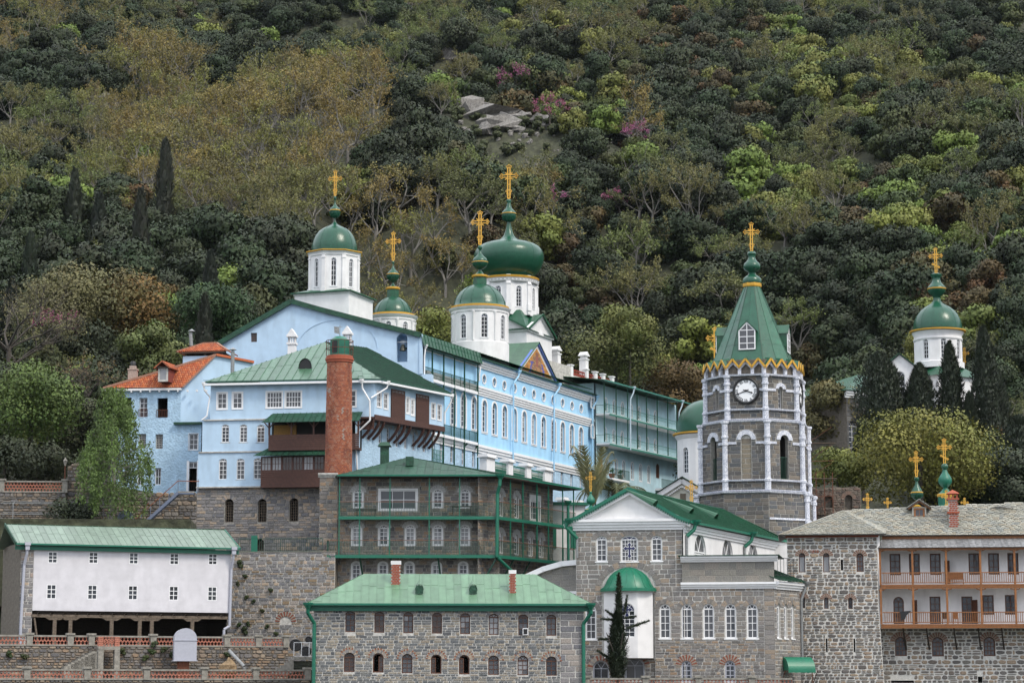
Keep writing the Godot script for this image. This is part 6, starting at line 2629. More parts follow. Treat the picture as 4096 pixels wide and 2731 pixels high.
func pier(t: Node, f: Transform3D, l: float, top: float) -> void:
	var g := moved(f, 0,0,.3)
	var poly := rect(-17.12,.0, l+.9, top+.4)
	wall(t, g, rect(poly[0].x, 12.79-5.0, poly[1].x, top+.4), [], mats["grey mortar"], .2, "pier")
	masonry(t, g, rect(poly[0].x, 12.79-2.0, poly[1].x, top+.3), [], {"course": .36, "vary": .35, "len0": .35, "len1": .9, "gap": .05, "proud": .07, "palette": WARM_STONES, "singles": 60})
	close_box(t, g, poly[0].x, poly[1].x, 12.79-5.0, top+.4,8.0, mats["earth mortar"])
	cornice(t, g, poly[0].x-.15, poly[1].x, steps_profile(top+.1,.4,.3,3), mats["pale mortar"])

# White columns with green lattice rails in front of the blue church
func white_colonnade() -> void:
	var f := fr(-.29,-272.28,67.00)
	var t := thing("white_colonnade", "white piers joined by green lattice railings below the blue church facade", "colonnade", f)
	var tops := [[-6.22,1.2], [-.29,.7], [5.34,.7], [11.43,1.1], [17.20,.6], [22.37,.7]]
	var y := 30.44
	var green: Material = mats["green trim"]
	for i in tops.size():
		var x: float = tops[i][0]
		var w: float = tops[i][1]
		var dy := .0 if i < 4 else -3.2
		var s := Shape.new()
		s.span(V3(x-w, y-9.0,-.6),V3(x+w, y-.25+dy, .3))
		s.span(V3(x-w-.25, y-.25+dy, -.85),V3(x+w+.25, y-.1+dy, .55))
		s.span(V3(x-w-.12, y-.1+dy, -.75),V3(x+w+.12, y+.15+dy, .42))
		s.span(V3(x-w-.12, y-3.1+dy, -.75),V3(x+w+.12, y-2.8+dy, .42))
		put(t, "pier", s, mats["white paint"], f)
		if i < tops.size()-1 and i != 3:
			s = Shape.new()
			var a := x+w
			var b: float = tops[i+1][0]-tops[i+1][1]
			s.bar(V3(a, y-.55+dy, 0),V3(b, y-.55+dy, 0),.1,.14)
			s.bar(V3(a, y-1.1+dy, 0),V3(b, y-1.1+dy, 0),.08,.08)
			s.bar(V3(a, y-2.6+dy, 0),V3(b, y-2.6+dy, 0),.1,.14)
			for k in 13:
				var q := lerpf(a, b, (k+.5)/13.0)
				s.bar(V3(q, y-2.6+dy, 0),V3(q, y-.55+dy, 0),.05,.05)
				s.bar(V3(q-.12, y-2.4+dy, 0),V3(q+.12, y-1.3+dy, 0),.05,.05)
				s.bar(V3(q+.12, y-2.4+dy, 0),V3(q-.12, y-1.3+dy, 0),.05,.05)
			put(t, "lattice_railing", s, green, f)
			s = Shape.new()
			s.span(V3(a, y-9.0,-.7),V3(b, y-2.75+dy, -.3))
			s.span(V3(a, y-2.6+dy, -.7),V3(b, y-.6+dy, -.62))
			put(t, "infill_wall", s, mats["white plaster"], f)
	var h := thing("white_annex", "small white annex with green cornice and shuttered windows between balcony house and grey church", "building", f)
	var p := V3(5.37,22.44,-237.00)
	var q := fr(p.x, p.z, 10)
	var s := Shape.new()
	s.span(V3(-2.0, p.y-14.0,-5.0),V3(2.2, p.y, .0))
	put(h, "wall", s, mats["white plaster"], q)
	slab(h, "cornice", green, q, V3(-2.3, p.y, -5.4),V3(2.5, p.y+.3,.4))
	for x in [-1.2,1.0]:
		slab(h, "shutter", green, q, V3(x-.35, p.y-4.4,.0),V3(x+.35, p.y-2.4,.1))

# ---------------------------------------------------------------- retaining walls
func build_retaining_walls() -> void:
	var f := fr(-24.99,-221.00,-4.00)
	var t := thing("retaining_wall", "tall rough stone retaining wall with tufts of plants between white house and balcony house", "wall", f)
	var ledge := 16.70
	var poly := rect(-2.15,7.92-1.5,8.18, ledge)
	var o := op(3.51,9.93,1.1,.7,.5)
	wall(t, f, poly, [], mats["pale mortar"], .2)
	masonry(t, f, poly, [o], {"course": .27, "vary": .4, "len0": .3, "len1": .95, "gap": .065, "proud": .08, "palette": GREY_STONES+[Color(.33,.24,.15), Color(.27,.22,.17)], "ring": .5, "singles": 290})
	arch(t, f, o, .45,19, [Color(.30,.08,.05)], .08, "brick_arch", [Color(.4,.36,.3)])
	close_box(t, f, poly[0].x, poly[1].x, poly[0].y, ledge, 9.0, mats["earth mortar"])
	var s := Shape.new()
	s.span(V3(poly[0].x, ledge, -9.0),V3(poly[1].x, ledge+.06,.1))
	put(t, "ledge", s, mats["concrete"], f)
	railing(t, f, -1.12,6.92, ledge, 1.3,.0, mats["dark green trim"], .2, null, .03,4.0)
	slab(t, "green_gate", mats["green trim"], f, V3(.08, ledge, -.02),V3(.68, ledge+1.6,.03))

# ---------------------------------------------------------------- the grey stone church with the white pediment
const ASHLAR := [Color(.272,.249,.226), Color(.313,.284,.261), Color(.245,.230,.219), Color(.368,.318,.268), Color(.286,.270,.261), Color(.422,.337,.261), Color(.327,.303,.282)]

func build_grey_church() -> void:
	var f := fr(14.70,-200.00,-10.00)
	var fs := fr(14.90,-199.96,67.00)
	var ft := fr(14.64,-199.66,-10.00)
	var fc := fr(22.40,-198.29,58.00)
	var t := thing("grey_stone_church", "grey ashlar church with white pediment, green corrugated roof and rounded green apse hood", "church", f)
	var white: Material = mats["white plaster"]
	var l := -9.17
	var ce := 17.46
	var base := 4.44-3.0
	var side := ops([V2(-7.02,14.77),V2(-2.21,14.77)], .92,2.2,.3)
	var mid := ops([V2(-4.59,14.75)], 1.46,2.25,.36)
	var lw := ops([V2(-7.99,8.07)], .92,2.95,.46)
	var ap := op(-4.66,6.47,4.9,14.31-6.47,2.1)
	var door := op(-4.21,4.61,1.75,1.9,.7)
	var small := op(-7.14,4.67,1.4,1.6,.7)
	var poly := rect(l-.1, base, .0, ce)
	var holes := side+mid+lw+[door, small]
	wall(t, f, poly, holes, mats["pale mortar"], .3)
	var tall := {"cols": 2, "rows": 4, "glass": ["grey glass", "clear glass", "grey glass"], "back": .16, "border": .11, "bar": .05, "fan": "blue glass", "heavy": true, "sill": .1}
	for o in side: window(t, f, o, tall)
	for o in mid:
		window(t, f, o, tall.merged({"cols": 5, "rows": 5, "bar": .04}, true))
		glass_cross(t, f, o.u, o.v+.3,1.35)
	for o in lw: window(t, f, o, tall.merged({"fan": "curtained glass"}, true))
	window(t, f, door, {"cols": 2, "rows": 1, "glass": ["grey glass"], "back": .2, "border": .16, "frame": mats["grey paint"]}, "door")
	window(t, f, small, {"cols": 2, "rows": 1, "glass": ["clear glass"], "back": .2, "border": .12, "frame": mats["grey paint"]})
	for o in holes:
		arch(t, f, o, .42,9 if o != mid[0] else 13, ASHLAR, .06)
		o["side"] = .03
	for o in [door, small]:
		arch(t, f, o, .45,19, [Color(.42,.36,.3)], .075, "brick_arch", [Color(.32,.10,.06)])
	arch(t, f, ap, .5,15, ASHLAR, .06)
	var hs := holes+[ap.merged({"side": -.1})]
	var cut := 7.94
	masonry(t, f, rect(l-.1, cut, -.55, ce), hs, {"course": .40, "vary": .18, "len0": .45, "len1": 1.05, "gap": .06, "proud": .045, "palette": ASHLAR, "ring": .44, "singles": 170})
	masonry(t, f, rect(-.55, base, .0, ce), [], {"course": .40, "vary": .1, "len0": .5, "len1": 1.0, "gap": .06, "proud": .05, "palette": ASHLAR, "singles": 20})
	masonry(t, f, rect(l-.1, base, -.55, cut), hs, {"course": .26, "vary": .4, "len0": .3, "len1": .9, "gap": .06, "proud": .06, "palette": ASHLAR+WARM_STONES, "ring": .44, "singles": 40})
	# pediment
	cornice(t, f, l-.35,.35, steps_profile(ce, .95,.55,4), mats["white paint"])
	var pk := V2(-4.51,20.95)
	var pv := ce+.96
	var gp := PackedVector2Array([V2(l-.2, pv),V2(.2, pv), pk, ])
	wall(t, f, gp, [], white, .2, "pediment", .05)
	var s := Shape.new()
	var foot := [V2(l-1.1, pv-.25),V2(.75, pv-.3)]
	for e in [-1.0,1.0]:
		var a: Vector2 = foot[0] if e < 0 else foot[1]
		var kink := V2(lerpf(a.x, pk.x, .2), lerpf(a.y, pk.y, .135))
		for z in [[a, kink], [kink, pk]]:
			s.bar(V3(z[0].x, z[0].y-.3,.2),V3(z[1].x, z[1].y-.3,.2),.5,.25)
	put(t, "raking_moulding", s, mats["white paint"], f)
	# roof in corrugated green sheets, bell-cast at the eaves
	var e := fs.basis.x
	var L := 31.21+.3
	var R := [V(f, foot[1].x, foot[1].y, .6),V(f, lerpf(foot[1].x, pk.x, .2), lerpf(foot[1].y, pk.y, .135),.6),V(f, pk.x, pk.y+.1,.6)]
	var Q := [V(f, foot[0].x, foot[0].y, .6),V(f, lerpf(foot[0].x, pk.x, .2), lerpf(foot[0].y, pk.y, .135),.6), R[2]]
	var hip := 15.42-.5
	var Rend: Vector3 = R[2]+e*(L-4.6)
	var green: Material = mats["green metal"]
	seamed(t, [R[0], R[0]+e*L, R[1]+e*(L-.8), R[1]], .33, green, "roof_sheet", .04)
	seamed(t, [R[1], R[1]+e*(L-.8), Rend, R[2]], .33, green, "roof_sheet", .04)
	seamed(t, [Q[0]+e*L, Q[0], Q[1], Q[1]+e*L], .9, green)
	seamed(t, [Q[1]+e*L, Q[1], R[2], Rend], .9, green)
	seamed(t, [R[0]+e*L, Q[0]+e*L, Rend], .6, green)
	s = Shape.new()
	for z in [[R[0], R[1]], [R[1], R[2]], [Q[0], Q[1]], [Q[1], Q[2]]]:
		s.bar(z[0], z[1], .12,.28)
		var n := int(z[0].distance_to(z[1])/.22)
		for i in n:
			var p: Vector3 = z[0].lerp(z[1], (i+.5)/n)
			s.box(p+V3(0,-.22,0),V3(.1,.18,.05))
	s.bar(R[2], Rend, .16,.1)
	put(t, "verge_trim", s, mats["green trim"])
	s = Shape.new()
	s.bar(R[0]+V3(0,-.04,0), R[0]+e*L+V3(0,-.04,0),.16,.2)
	put(t, "gutter", s, mats["green trim"])
	for x in [-1.33,8.37,15.47]:
		var m: Vector3 = R[1]+e*(x-1.0)+(R[2]-R[1])*.30
		var nrm: Vector3 = e.cross(R[2]-R[1]).normalized()
		if nrm.y < 0: nrm = -nrm
		var up: Vector3 = (R[2]-R[1]).normalized()
		s = Shape.new()
		for i in 6:
			var p := PI*i/6.0
			var q := PI*(i+1)/6.0
			var tip: Vector3 = m+up*3.2
			s.tri(m+e*.5*cos(p)+nrm*.62*sin(p), tip, m+e*.5*cos(q)+nrm*.62*sin(q))
		put(t, "roof_vent", s, green)
	# white side wall with arched lattice windows
	var sv := 15.34
	var sw := ops([V2(4.35,15.38),V2(12.22,15.79),V2(20.08,16.19),V2(28.53,14.98)], 3.2,2.3,1.6)
	for o in sw:
		o.v = sv-.3
	var stop: float = R[0].y-.15
	wall(t, fs, rect(-.3, base, L, stop), sw, white, .3, "side_wall")
	for o in sw: window(t, fs, o, {"cols": 8, "rows": 3, "glass": ["grey glass"], "back": .2, "bar": .09, "border": .09})
	for x in [[.5,.3], [17.22,.3]]:
		pipe(t, [V3(x[0]+.2, stop+.2,.85),V3(x[0]+.1, stop-.5,.7),V3(x[0]-.3, stop-1.1,.15)], .17, mats["green trim"], "drainpipe", fs)
		pipe(t, [V3(x[0]-.3, stop-1.0,.15),V3(x[0]-.3, sv-.6,.15)], .12, mats["zinc"], "drainpipe", fs, false)
	pipe(t, [V(f, l-.6, foot[0].y+.2,.7),V(f, l-.9, foot[0].y-.4,.6),V(f, l+.05, foot[0].y-1.4,.2)], .16, mats["green trim"], "drainpipe")
	pipe(t, [V(f, l+.05, foot[0].y-1.3,.2),V(f, l+.05,15.10,.2)], .11, mats["zinc"], "drainpipe", Transform3D(), false)
	cornice(t, fs, .0, L, steps_profile(stop-.75,.7,.4,3), mats["white paint"])
	s = Shape.new()
	s.quad(V(f, l, base, 0),V(f, l, base, 0)+e*L, V(f, l, ce, 0)+e*L, V(f, l, ce, 0))
	s.quad(V(f, l, base, 0)+e*L, V(fs, L, base, 0),V(fs, L, stop, 0),V(f, l, stop, 0)+e*L)
	put(t, "rear_wall", s, white)
	apse(t, f, ap)
	terrace_block(t, ft, fc, base, tall)
	# vaulted stone wing to the left, behind the gutter
	s = Shape.new()
	var w0 := V(f, l, 14.93,-1.5)
	var w1 := V(f, l-5.5,13.55,-2.5)
	var lowy := 12.18
	var h := fr(w0.x, w0.z, -10)
	wall(t, h, PackedVector2Array([V2(-6.5, lowy),V2(.1, lowy),V2(.1, w0.y),V2(-1.5, w0.y-.12),V2(-3.2, w0.y-.6),V2(-6.5, w0.y-2.0)]), [], mats["concrete"], .2, "wing_wall")
	masonry(t, h, PackedVector2Array([V2(-6.5, lowy),V2(.1, lowy),V2(.1, w0.y-.5),V2(-3.2, w0.y-1.1),V2(-6.5, w0.y-2.3)]), [], {"course": .5, "vary": .08, "len0": .7, "len1": 1.3, "gap": .02, "proud": .02, "palette": [Color(.27,.26,.245), Color(.30,.285,.26)], "singles": 20})
	cornice(t, h, -4.5,.2, steps_profile(lowy-.6,.7,.4,3), mats["white paint"])
	for z in [[.15,-1.6,.0,-.14], [-1.5,-3.3,-.12,-.62], [-3.2,-6.5,-.6,-2.0]]:
		s.bar(V(h, z[0], w0.y+z[2]-.12,.15),V(h, z[1], w0.y+z[3]-.12,.15),.5,.45)
	put(t, "wing_coping", s, mats["white paint"])

func glass_cross(t: Node, f: Transform3D, u: float, v: float, h: float) -> void:
	for k in 2:
		var s := Shape.new()
		var g := .04 if k == 0 else .0
		var z := -.13 if k == 0 else -.10
		var y := v+h*.62
		s.span(V3(u-.07-g, v+.15, z-.02),V3(u+.07+g, v+h-.15, z))
		s.span(V3(u-.24*h-g, y-.07-g, z-.021),V3(u+.24*h+g, y+.07+g, z-.001))
		for e in [V2(0, v+.2-y),V2(0, v+h-.2-y),V2(-.24*h, 0),V2(.24*h, 0)]:
			var d: Vector2 = e.normalized()
			for q in [d*.09,V2(d.y, d.x)*.07,-V2(d.y, d.x)*.07]:
				var o := PackedVector2Array()
				for i in 10:
					o.append(V2(u, y)+e+q+V2(cos(TAU*i/10), sin(TAU*i/10))*(.08+g))
				s.prism(o, z-.02+rng.randf()*.002, z+.001+rng.randf()*.003)
		put(t, "cross_leading" if k == 0 else "cross_glass", s, mats["white paint"] if k == 0 else mats["blue glass"], f)

func apse(t: Node, f: Transform3D, ap: Dictionary) -> void:
	var v0 := 6.45
	var v1 := 12.35
	var hw := -2.56 - -4.67
	var u: float = ap.u
	var pts := [V2(-hw, -.2),V2(-hw, .55),V2(-hw*.44,1.5),V2(hw*.44,1.5),V2(hw, .55),V2(hw, -.2)]
	var white: Material = mats["white plaster"]
	for i in 5:
		var a := f*V3(u+pts[i].x, 0, pts[i].y)
		var b := f*V3(u+pts[i+1].x, 0, pts[i+1].y)
		var d := b-a
		var g := Transform3D(Basis(Vector3.UP, atan2(-d.z, d.x)), a)
		var holes := []
		if i == 2:
			holes = [op(d.length()/2,8.23,1.35,11.12-8.23,.67)]
		wall(t, g, rect(0, v0, d.length(), v1+.1), holes, white, .3, "apse_wall")
		for o in holes:
			window(t, g, o, {"cols": 3, "rows": 6, "glass": ["clear glass", "dark glass"], "back": .2, "fan": "blue glass"})
			glass_cross(t, g, o.u, o.v+o.h-1.2,1.05)
	var s := Shape.new()
	var q := PackedVector2Array()
	for p in pts: q.append(V2(u+p.x, -p.y))
	s.inv = Transform3D(Basis(Vector3.RIGHT, PI/2),Vector3.ZERO)
	s.prism(q, -v0-.02,-v0+.1)
	put(t, "apse_floor", s, mats["earth mortar"], f)
	# the half dome
	s = Shape.new()
	var rr := hw+.32
	var top := 14.22
	var prof := [V2(1.0,.0),V2(.90,.09),V2(.83,.22),V2(.76,.42),V2(.66,.62),V2(.50,.80),V2(.30,.93),V2(.12,.99),V2(.0,1.0)]
	var n := 16
	for i in n:
		var a := -PI/2+PI*i/n
		var b := -PI/2+PI*(i+1)/n
		for j in prof.size()-1:
			var p0: Vector2 = prof[j]
			var p1: Vector2 = prof[j+1]
			var at := func(p: Vector2, ang: float) -> Vector3: return V3(u+rr*p.x*sin(ang), v1+(top-v1)*p.y, .15+1.9*p.x*cos(ang))
			var na := func(p: Vector2, ang: float) -> Vector3: return V3(sin(ang)*(.35+p.x),.35+p.y, cos(ang)*(.35+p.x)).normalized()
			s.smooth(at.call(p0, a), at.call(p0, b), at.call(p1, b), na.call(p0, a), na.call(p0, b), na.call(p1, b))
			s.smooth(at.call(p0, a), at.call(p1, b), at.call(p1, a), na.call(p0, a), na.call(p1, b), na.call(p1, a))
			if i % 2 == 0:
				s.bar(at.call(p0, a), at.call(p1, a),.05,.05)
		s.bar(V3(u+rr*sin(a), v1-.08,.15+1.9*cos(a)),V3(u+rr*sin(b), v1-.08,.15+1.9*cos(b)),.06,.26)
	put(t, "apse_hood", s, mat("bright green metal", Color(.010,.17,.095),.4,.15,4.0), f)

func terrace_block(t: Node, f: Transform3D, fc: Transform3D, base: float, tall: Dictionary) -> void:
	var u1 := 7.89
	var v1 := 14.62
	var vc := 12.58
	var wins := ops([V2(-1.51,8.13),V2(.37,8.12),V2(2.24,8.12),V2(4.12,8.11),V2(5.97,8.10)], .92,2.95,.46)
	var lows := ops([V2(.30,4.44),V2(4.02,4.44)], .88,1.8,.44)
	var u0 := -2.40
	var white: Material = mats["white paint"]
	var fb := moved(f, 0,0,-.35)
	wall(t, fb, PackedVector2Array([V2(u0, base),V2(u1, base),V2(u1, vc),V2(0, vc),V2(u0, vc)]), wins+lows, mats["pale mortar"], .3, "hall_wall", .3)
	var g := moved(fb, 0,0,.3)
	for o in wins: window(t, g, o, tall.merged({"fan": "clear glass", "rows": 4}, true))
	for o in lows: window(t, g, o, {"cols": 2, "rows": 3, "glass": ["grey glass", "clear glass"], "back": .15, "border": .13, "bar": .07, "frame": mats["grey paint"]})
	for o in wins: arch(t, g, o, .42,9, ASHLAR, .06)
	for o in lows: arch(t, g, o, .5,19, [Color(.42,.36,.3)], .07, "brick_arch", [Color(.32,.10,.06)])
	for o in wins+lows: o["side"] = .04
	var mid := 7.91
	masonry(t, g, rect(u0, mid, u1-.9, vc), wins+lows, {"course": .34, "vary": .25, "len0": .4, "len1": 1.0, "gap": .06, "proud": .05, "palette": ASHLAR, "ring": .44, "singles": 40})
	masonry(t, g, rect(u0, base, u1-.9, mid), wins+lows, {"course": .24, "vary": .4, "len0": .3, "len1": .85, "gap": .06, "proud": .06, "palette": ASHLAR+WARM_STONES, "ring": .5, "singles": 20})
	masonry(t, g, rect(u1-.9, base, u1, vc), [], {"course": .42, "vary": .1, "len0": .6, "len1": .9, "gap": .03, "proud": .06, "palette": ASHLAR, "singles": 10})
	# plain ashlar parapet above the white band
	wall(t, g, rect(.0, vc, u1, v1), [], mats["concrete"], .2, "parapet")
	masonry(t, g, rect(.0, vc+.35, u1, v1), [], {"course": .52, "vary": .06, "len0": .8, "len1": 1.5, "gap": .02, "proud": .02, "palette": [Color(.27,.26,.235), Color(.30,.285,.25), Color(.25,.24,.22), Color(.33,.30,.26)], "singles": 60})
	cornice(t, g, -.1, u1+.35, steps_profile(v1,.5,.5,3), white)
	cornice(t, g, -.1, u1+.2, steps_profile(vc-.25,.55,.4,3), white)
	var s := Shape.new()
	s.span(V3(-.3, v1+.5,-6.0),V3(u1+.5, v1+.57,.6))
	put(t, "terrace_roof", s, mats["dark green metal"], g)
	# the canted corner to the right
	var cw := 5.05
	var cwins := ops([V2(.76,8.02),V2(2.16,8.01),V2(3.56,7.95)], .62,2.95,.31)
	for o in cwins: o.v = wins[0].v
	wall(t, fc, rect(0, base, cw, vc), cwins, mats["pale mortar"], .3, "canted_wall")
	for o in cwins:
		window(t, fc, o, tall.merged({"fan": "clear glass"}, true))
		arch(t, fc, o, .4,9, ASHLAR, .06)
		o["side"] = .04
	masonry(t, fc, rect(0, base, cw, vc), cwins, {"course": .32, "vary": .25, "len0": .4, "len1": .9, "gap": .06, "proud": .05, "palette": ASHLAR, "ring": .42, "singles": 30})
	cornice(t, fc, .0, cw+.3, steps_profile(vc-.3,.65,.45,3), white)
	var rv := vc+.4
	seamed(t, [V(fc, -.1, rv, .6),V(fc, cw+.6, rv, .6),V(fc, cw+.6, rv+1.7,-4.0),V(fc, -.1, rv+1.7,-4.0)], .7, mats["dark green metal"])
	railing(t, moved(fc, 0,0,-.6),.0, cw+.2, rv+.5,1.6,.0, mats["steel rail"], .6, null, .03,.0)
	wall(t, fc*Transform3D(Basis(Vector3.UP, PI/2),V3(cw, 0,0)), rect(0, base, 8.0, vc), [], mats["earth mortar"], .2, "end_wall")
	pipe(t, [V(fc, cw+.4, rv, .5),V(fc, cw+.3, rv-.6,.4),V(fc, cw+.05, rv-1.5,.15),V(fc, cw+.05, base+5.0,.15)], .13, mats["zinc"], "drainpipe")
	# barrel awning over the side entrance
	var aw := thing("green_barrel_awning", "bright green barrel-shaped awning over the entrance beside the rubble tower", "awning", fc)
	var p := V3(24.36,5.40,-200.00)
	var q := fr(p.x, p.z, 18)
	s = Shape.new()
	var r := 1.2
	for i in 10:
		var a := PI*.5*i/10.0
		var b := PI*.5*(i+1)/10.0
		s.quad(V3(-1.25, p.y+1.15*sin(a), r*cos(a)),V3(1.25, p.y+1.15*sin(a), r*cos(a)),V3(1.25, p.y+1.15*sin(b), r*cos(b)),V3(-1.25, p.y+1.15*sin(b), r*cos(b)))
		for e in [-1.25,1.25]:
			s.tri(V3(e, p.y, 0),V3(e, p.y+1.15*sin(a), r*cos(a)),V3(e, p.y+1.15*sin(b), r*cos(b)))
	for i in 20:
		s.box(V3(-1.2+.126*i, p.y-.08, r),V3(.13,.2,.03))
	put(aw, "canopy", s, mats["bright green metal"], q)
	s = Shape.new()
	for e in [-1.5,1.5]:
		s.bar(V3(e, p.y, r-.1),V3(e, p.y-1.3,.05),.05,.05)
		s.bar(V3(e, p.y, .05),V3(e, p.y-4.0,.05),.06,.06)
	put(aw, "bracket", s, mats["rust"], q)
# ---------------------------------------------------------------- the rubble house with slate roof and wooden galleries
const RUBBLE := [Color(.225,.188,.159), Color(.293,.254,.216), Color(.166,.150,.140), Color(.370,.281,.206), Color(.254,.235,.206), Color(.430,.329,.234), Color(.195,.179,.169)]
const SLATES := [Color(.37,.36,.30), Color(.44,.43,.36), Color(.31,.31,.27), Color(.40,.36,.28), Color(.34,.35,.32), Color(.48,.46,.39)]

func build_slate_house() -> void:
	var f := fr(27.87,-204.00,-7.00)
	var fb := fr(32.65,-206.03,-7.00)
	var fw := fr(32.79,-206.32,-7.00)
	var fo := fr(32.52,-203.93,-7.00)
	var t := thing("slate_roof_rubble_house", "rubble stone tower house with pale slate roof and two orange-brown wooden galleries", "house", f)
	var wood: Material = mats["orange wood"]
	var l := -3.61
	var r := 4.28
	var top := 17.04
	var base := 4.36-3.0
	var arched := ops([V2(-2.31,13.99),V2(-.19,13.98)], .57,1.68,.28)
	var door := ops([V2(2.75,14.00)], .63,1.63,.3)
	var slit := ops([V2(1.17,14.14)], .2,.95)
	var low := ops([V2(-2.31,10.86),V2(-.26,10.79),V2(1.84,10.76)], .4,1.0,.2)
	var loop := ops([V2(-.30,7.03),V2(2.11,7.02)], .14,1.17)
	var poly := PackedVector2Array([V2(l, base),V2(4.78,4.35),V2(r, 10.87),V2(r, top),V2(l, top)])
	poly[1].y = base
	var holes := arched+door+slit+low+loop
	wall(t, f, poly, holes, mats["white mortar"], .35)
	for o in arched: window(t, f, o, {"cols": 1, "rows": 1, "glass": ["curtained glass"], "fan": "brown glass", "back": .25, "frame": mats["window wood"], "heavy": true})
	for o in door: window(t, f, o, {"cols": 2, "rows": 3, "glass": ["grey glass"], "back": .2, "frame": mats["window wood"], "border": .1, "bar": .07})
	for o in low: window(t, f, o, {"cols": 1, "rows": 2, "glass": ["dark glass", "grey glass"], "back": .25, "frame": mats["window wood"]})
	for o in slit+loop: hollow(t, f, o, 1.0, mats["dark inside"])
	for o in arched+door+low:
		arch(t, f, o, .34,17, [Color(.42,.37,.31)], .07, "brick_arch", [Color(.30,.13,.09)])
		o["side"] = .03
	var k := {"course": .31, "vary": .4, "len0": .28, "len1": .9, "gap": .075, "proud": .08, "palette": RUBBLE, "rough": true, "ring": .36, "singles": 170}
	masonry(t, f, poly, holes, k)
	numbers_over_door(t, f)
	var s := Shape.new()
	s.span(V3(l-.1, top, -.3),V3(r+.1, top+.1,.14))
	s.span(V3(l-.2, top+.12,-.3),V3(r+.2, top+.22,.24))
	put(t, "brick_cornice", s, mats["brick"], f)
	close_box(t, f, l, r, base, top, 8.0, mats["white mortar"])
	# the gallery part: lower rubble wall, white upper walls, galleries between
	var u1 := 12.36+3.5
	var floors := [12.91,9.46]
	var lw := ops([V2(1.73,6.71),V2(4.95,6.67),V2(9.42,6.69)], 1.03,1.7,.48)
	var ub: float = floors[1]-.36
	var hs := lw+[op(1.80, base+3.0,2.0,4.57-base-3.0), op(8.54, base+3.0,.4,4.91-base-3.0)]
	wall(t, fb, rect(-.4, base, u1, ub), hs, mats["white mortar"], .35, "lower_wall")
	for o in lw:
		window(t, fb, o, {"cols": 3, "rows": 3, "glass": ["grey glass", "clear glass"], "back": .25, "frame": mats["window wood"], "border": .12, "bar": .07})
		arch(t, fb, o, .42,21, [Color(.42,.37,.31)], .07, "brick_arch", [Color(.30,.13,.09)])
	for o in hs.slice(3): hollow(t, fb, o, 1.0, mats["dark inside"])
	masonry(t, fb, rect(-.4, base, u1, ub), hs, k.merged({"ring": .44, "singles": 120}, true))
	var ut := 16.43
	var wa := ops([V2(1.31,13.98),V2(3.01,13.97),V2(4.84,13.96),V2(8.22,13.94),V2(9.93,13.93),V2(11.61,13.92)], .95,1.89)
	var wb := ops([V2(4.72,9.66),V2(7.50,9.66)], .95,2.4)+ops([V2(9.35,10.35),V2(11.30,10.34)], .98,1.72)
	var wd := ops([V2(1.53,9.62)], .92,2.4,.46)
	for o in wa: o.v = floors[0]+.92
	for o in wb.slice(0,2)+wd: o.v = floors[1]+.06
	for o in wb.slice(2): o.v = floors[1]+.85
	wall(t, fw, rect(-.8, ub, u1, ut), wa+wb+wd, mats["white plaster"], .2, "gallery_wall")
	for o in wa+wb+wd:
		window(t, fw, o, {"cols": 2 if o.h < 3.0 else 2, "rows": 3 if o.h < 2.0 else 4, "glass": ["grey glass", "clear glass", "grey glass"], "back": .12, "frame": mats["window wood"], "border": .11, "bar": .06})
	for i in 3:
		var p: Array = [[5.84,0], [2.92,1], [8.17,1]][i]
		s = Shape.new()
		s.box(V3(p[0], floors[p[1]]+1.1,.35),V3(.06,2.1,.75), Basis(Vector3.UP, .5))
		put(t, "open_door", s, mats["window wood"], fw)
	for i in 2:
		var y: float = floors[i]
		slab(t, "gallery_floor", mats["white plaster"], fo, V3(-.1, y-.3,-2.5),V3(u1, y, -.05))
		for j in 3:
			slab(t, "beam_board", wood, fo, V3(-.15, y-.38+.125*j, -.1),V3(u1, y-.27+.125*j, .06+.02*j))
	var posts := [-.12,2.69,5.61,8.56,11.50]
	posts.append(posts[4]+4.6)
	var tops := [15.92, floors[0]-.38]
	if not shared.has("baluster"):
		s = Shape.new()
		s.box(V3(0,.4,0),V3(.055,.8,.045))
		shared["baluster"] = s.mesh()
	for i in 2:
		var y: float = floors[i]
		for x in posts:
			s = Shape.new()
			s.span(V3(x-.085, y, -.14),V3(x+.085, tops[i], .06))
			for e in [-1,1]:
				s.bar(V3(x, tops[i]-.16,-.06),V3(x+e*.42, tops[i]-.03,-.06),.09,.09)
			put(t, "gallery_post", s, wood, fo)
		s = Shape.new()
		s.span(V3(0, y+.96,-.12),V3(u1, y+1.04,.03))
		s.span(V3(0, y+.1,-.1),V3(u1, y+.17,.01))
		put(t, "handrail", s, wood, fo)
		for j in int(u1/.185):
			var x := .2+.185*j
			if x < u1-3.2:
				put(t, "baluster", shared["baluster"], wood, moved(fo, x, y+.17,-.045))
	slab(t, "top_beam", wood, fo, V3(-.2, tops[0]-.04,-.2),V3(u1, tops[0]+.2,.1))
	for x in [1.86,3.88,6.25,8.34,10.35]:
		s = Shape.new()
		var last := V3(x, ub+.1,1.9)
		for j in 6:
			var q := (j+1)/6.0
			var p := V3(x+.35*q, ub+.1-1.95*q, 1.9*pow(1.0-q, 1.5)+.08)
			s.bar(last, p, .12,.13)
			last = p
		put(t, "brace", s, mats["dark timber"], fb)
	# zinc pent roof over the gallery
	var pv := 16.08
	var ph := 17.02
	var p0 := [V(fo, -.51, pv, .35),V(fo, u1, pv, .35),V(fw, u1, ph, .05),V(fw, .22, ph, .05)]
	seamed(t, p0,.55, mats["zinc roof"], "pent_sheet", .03)
	slab(t, "timber_eaves", wood, fw, V3(.22, ph-.1,.0),V3(u1,17.23+.2,.2))
	s = Shape.new()
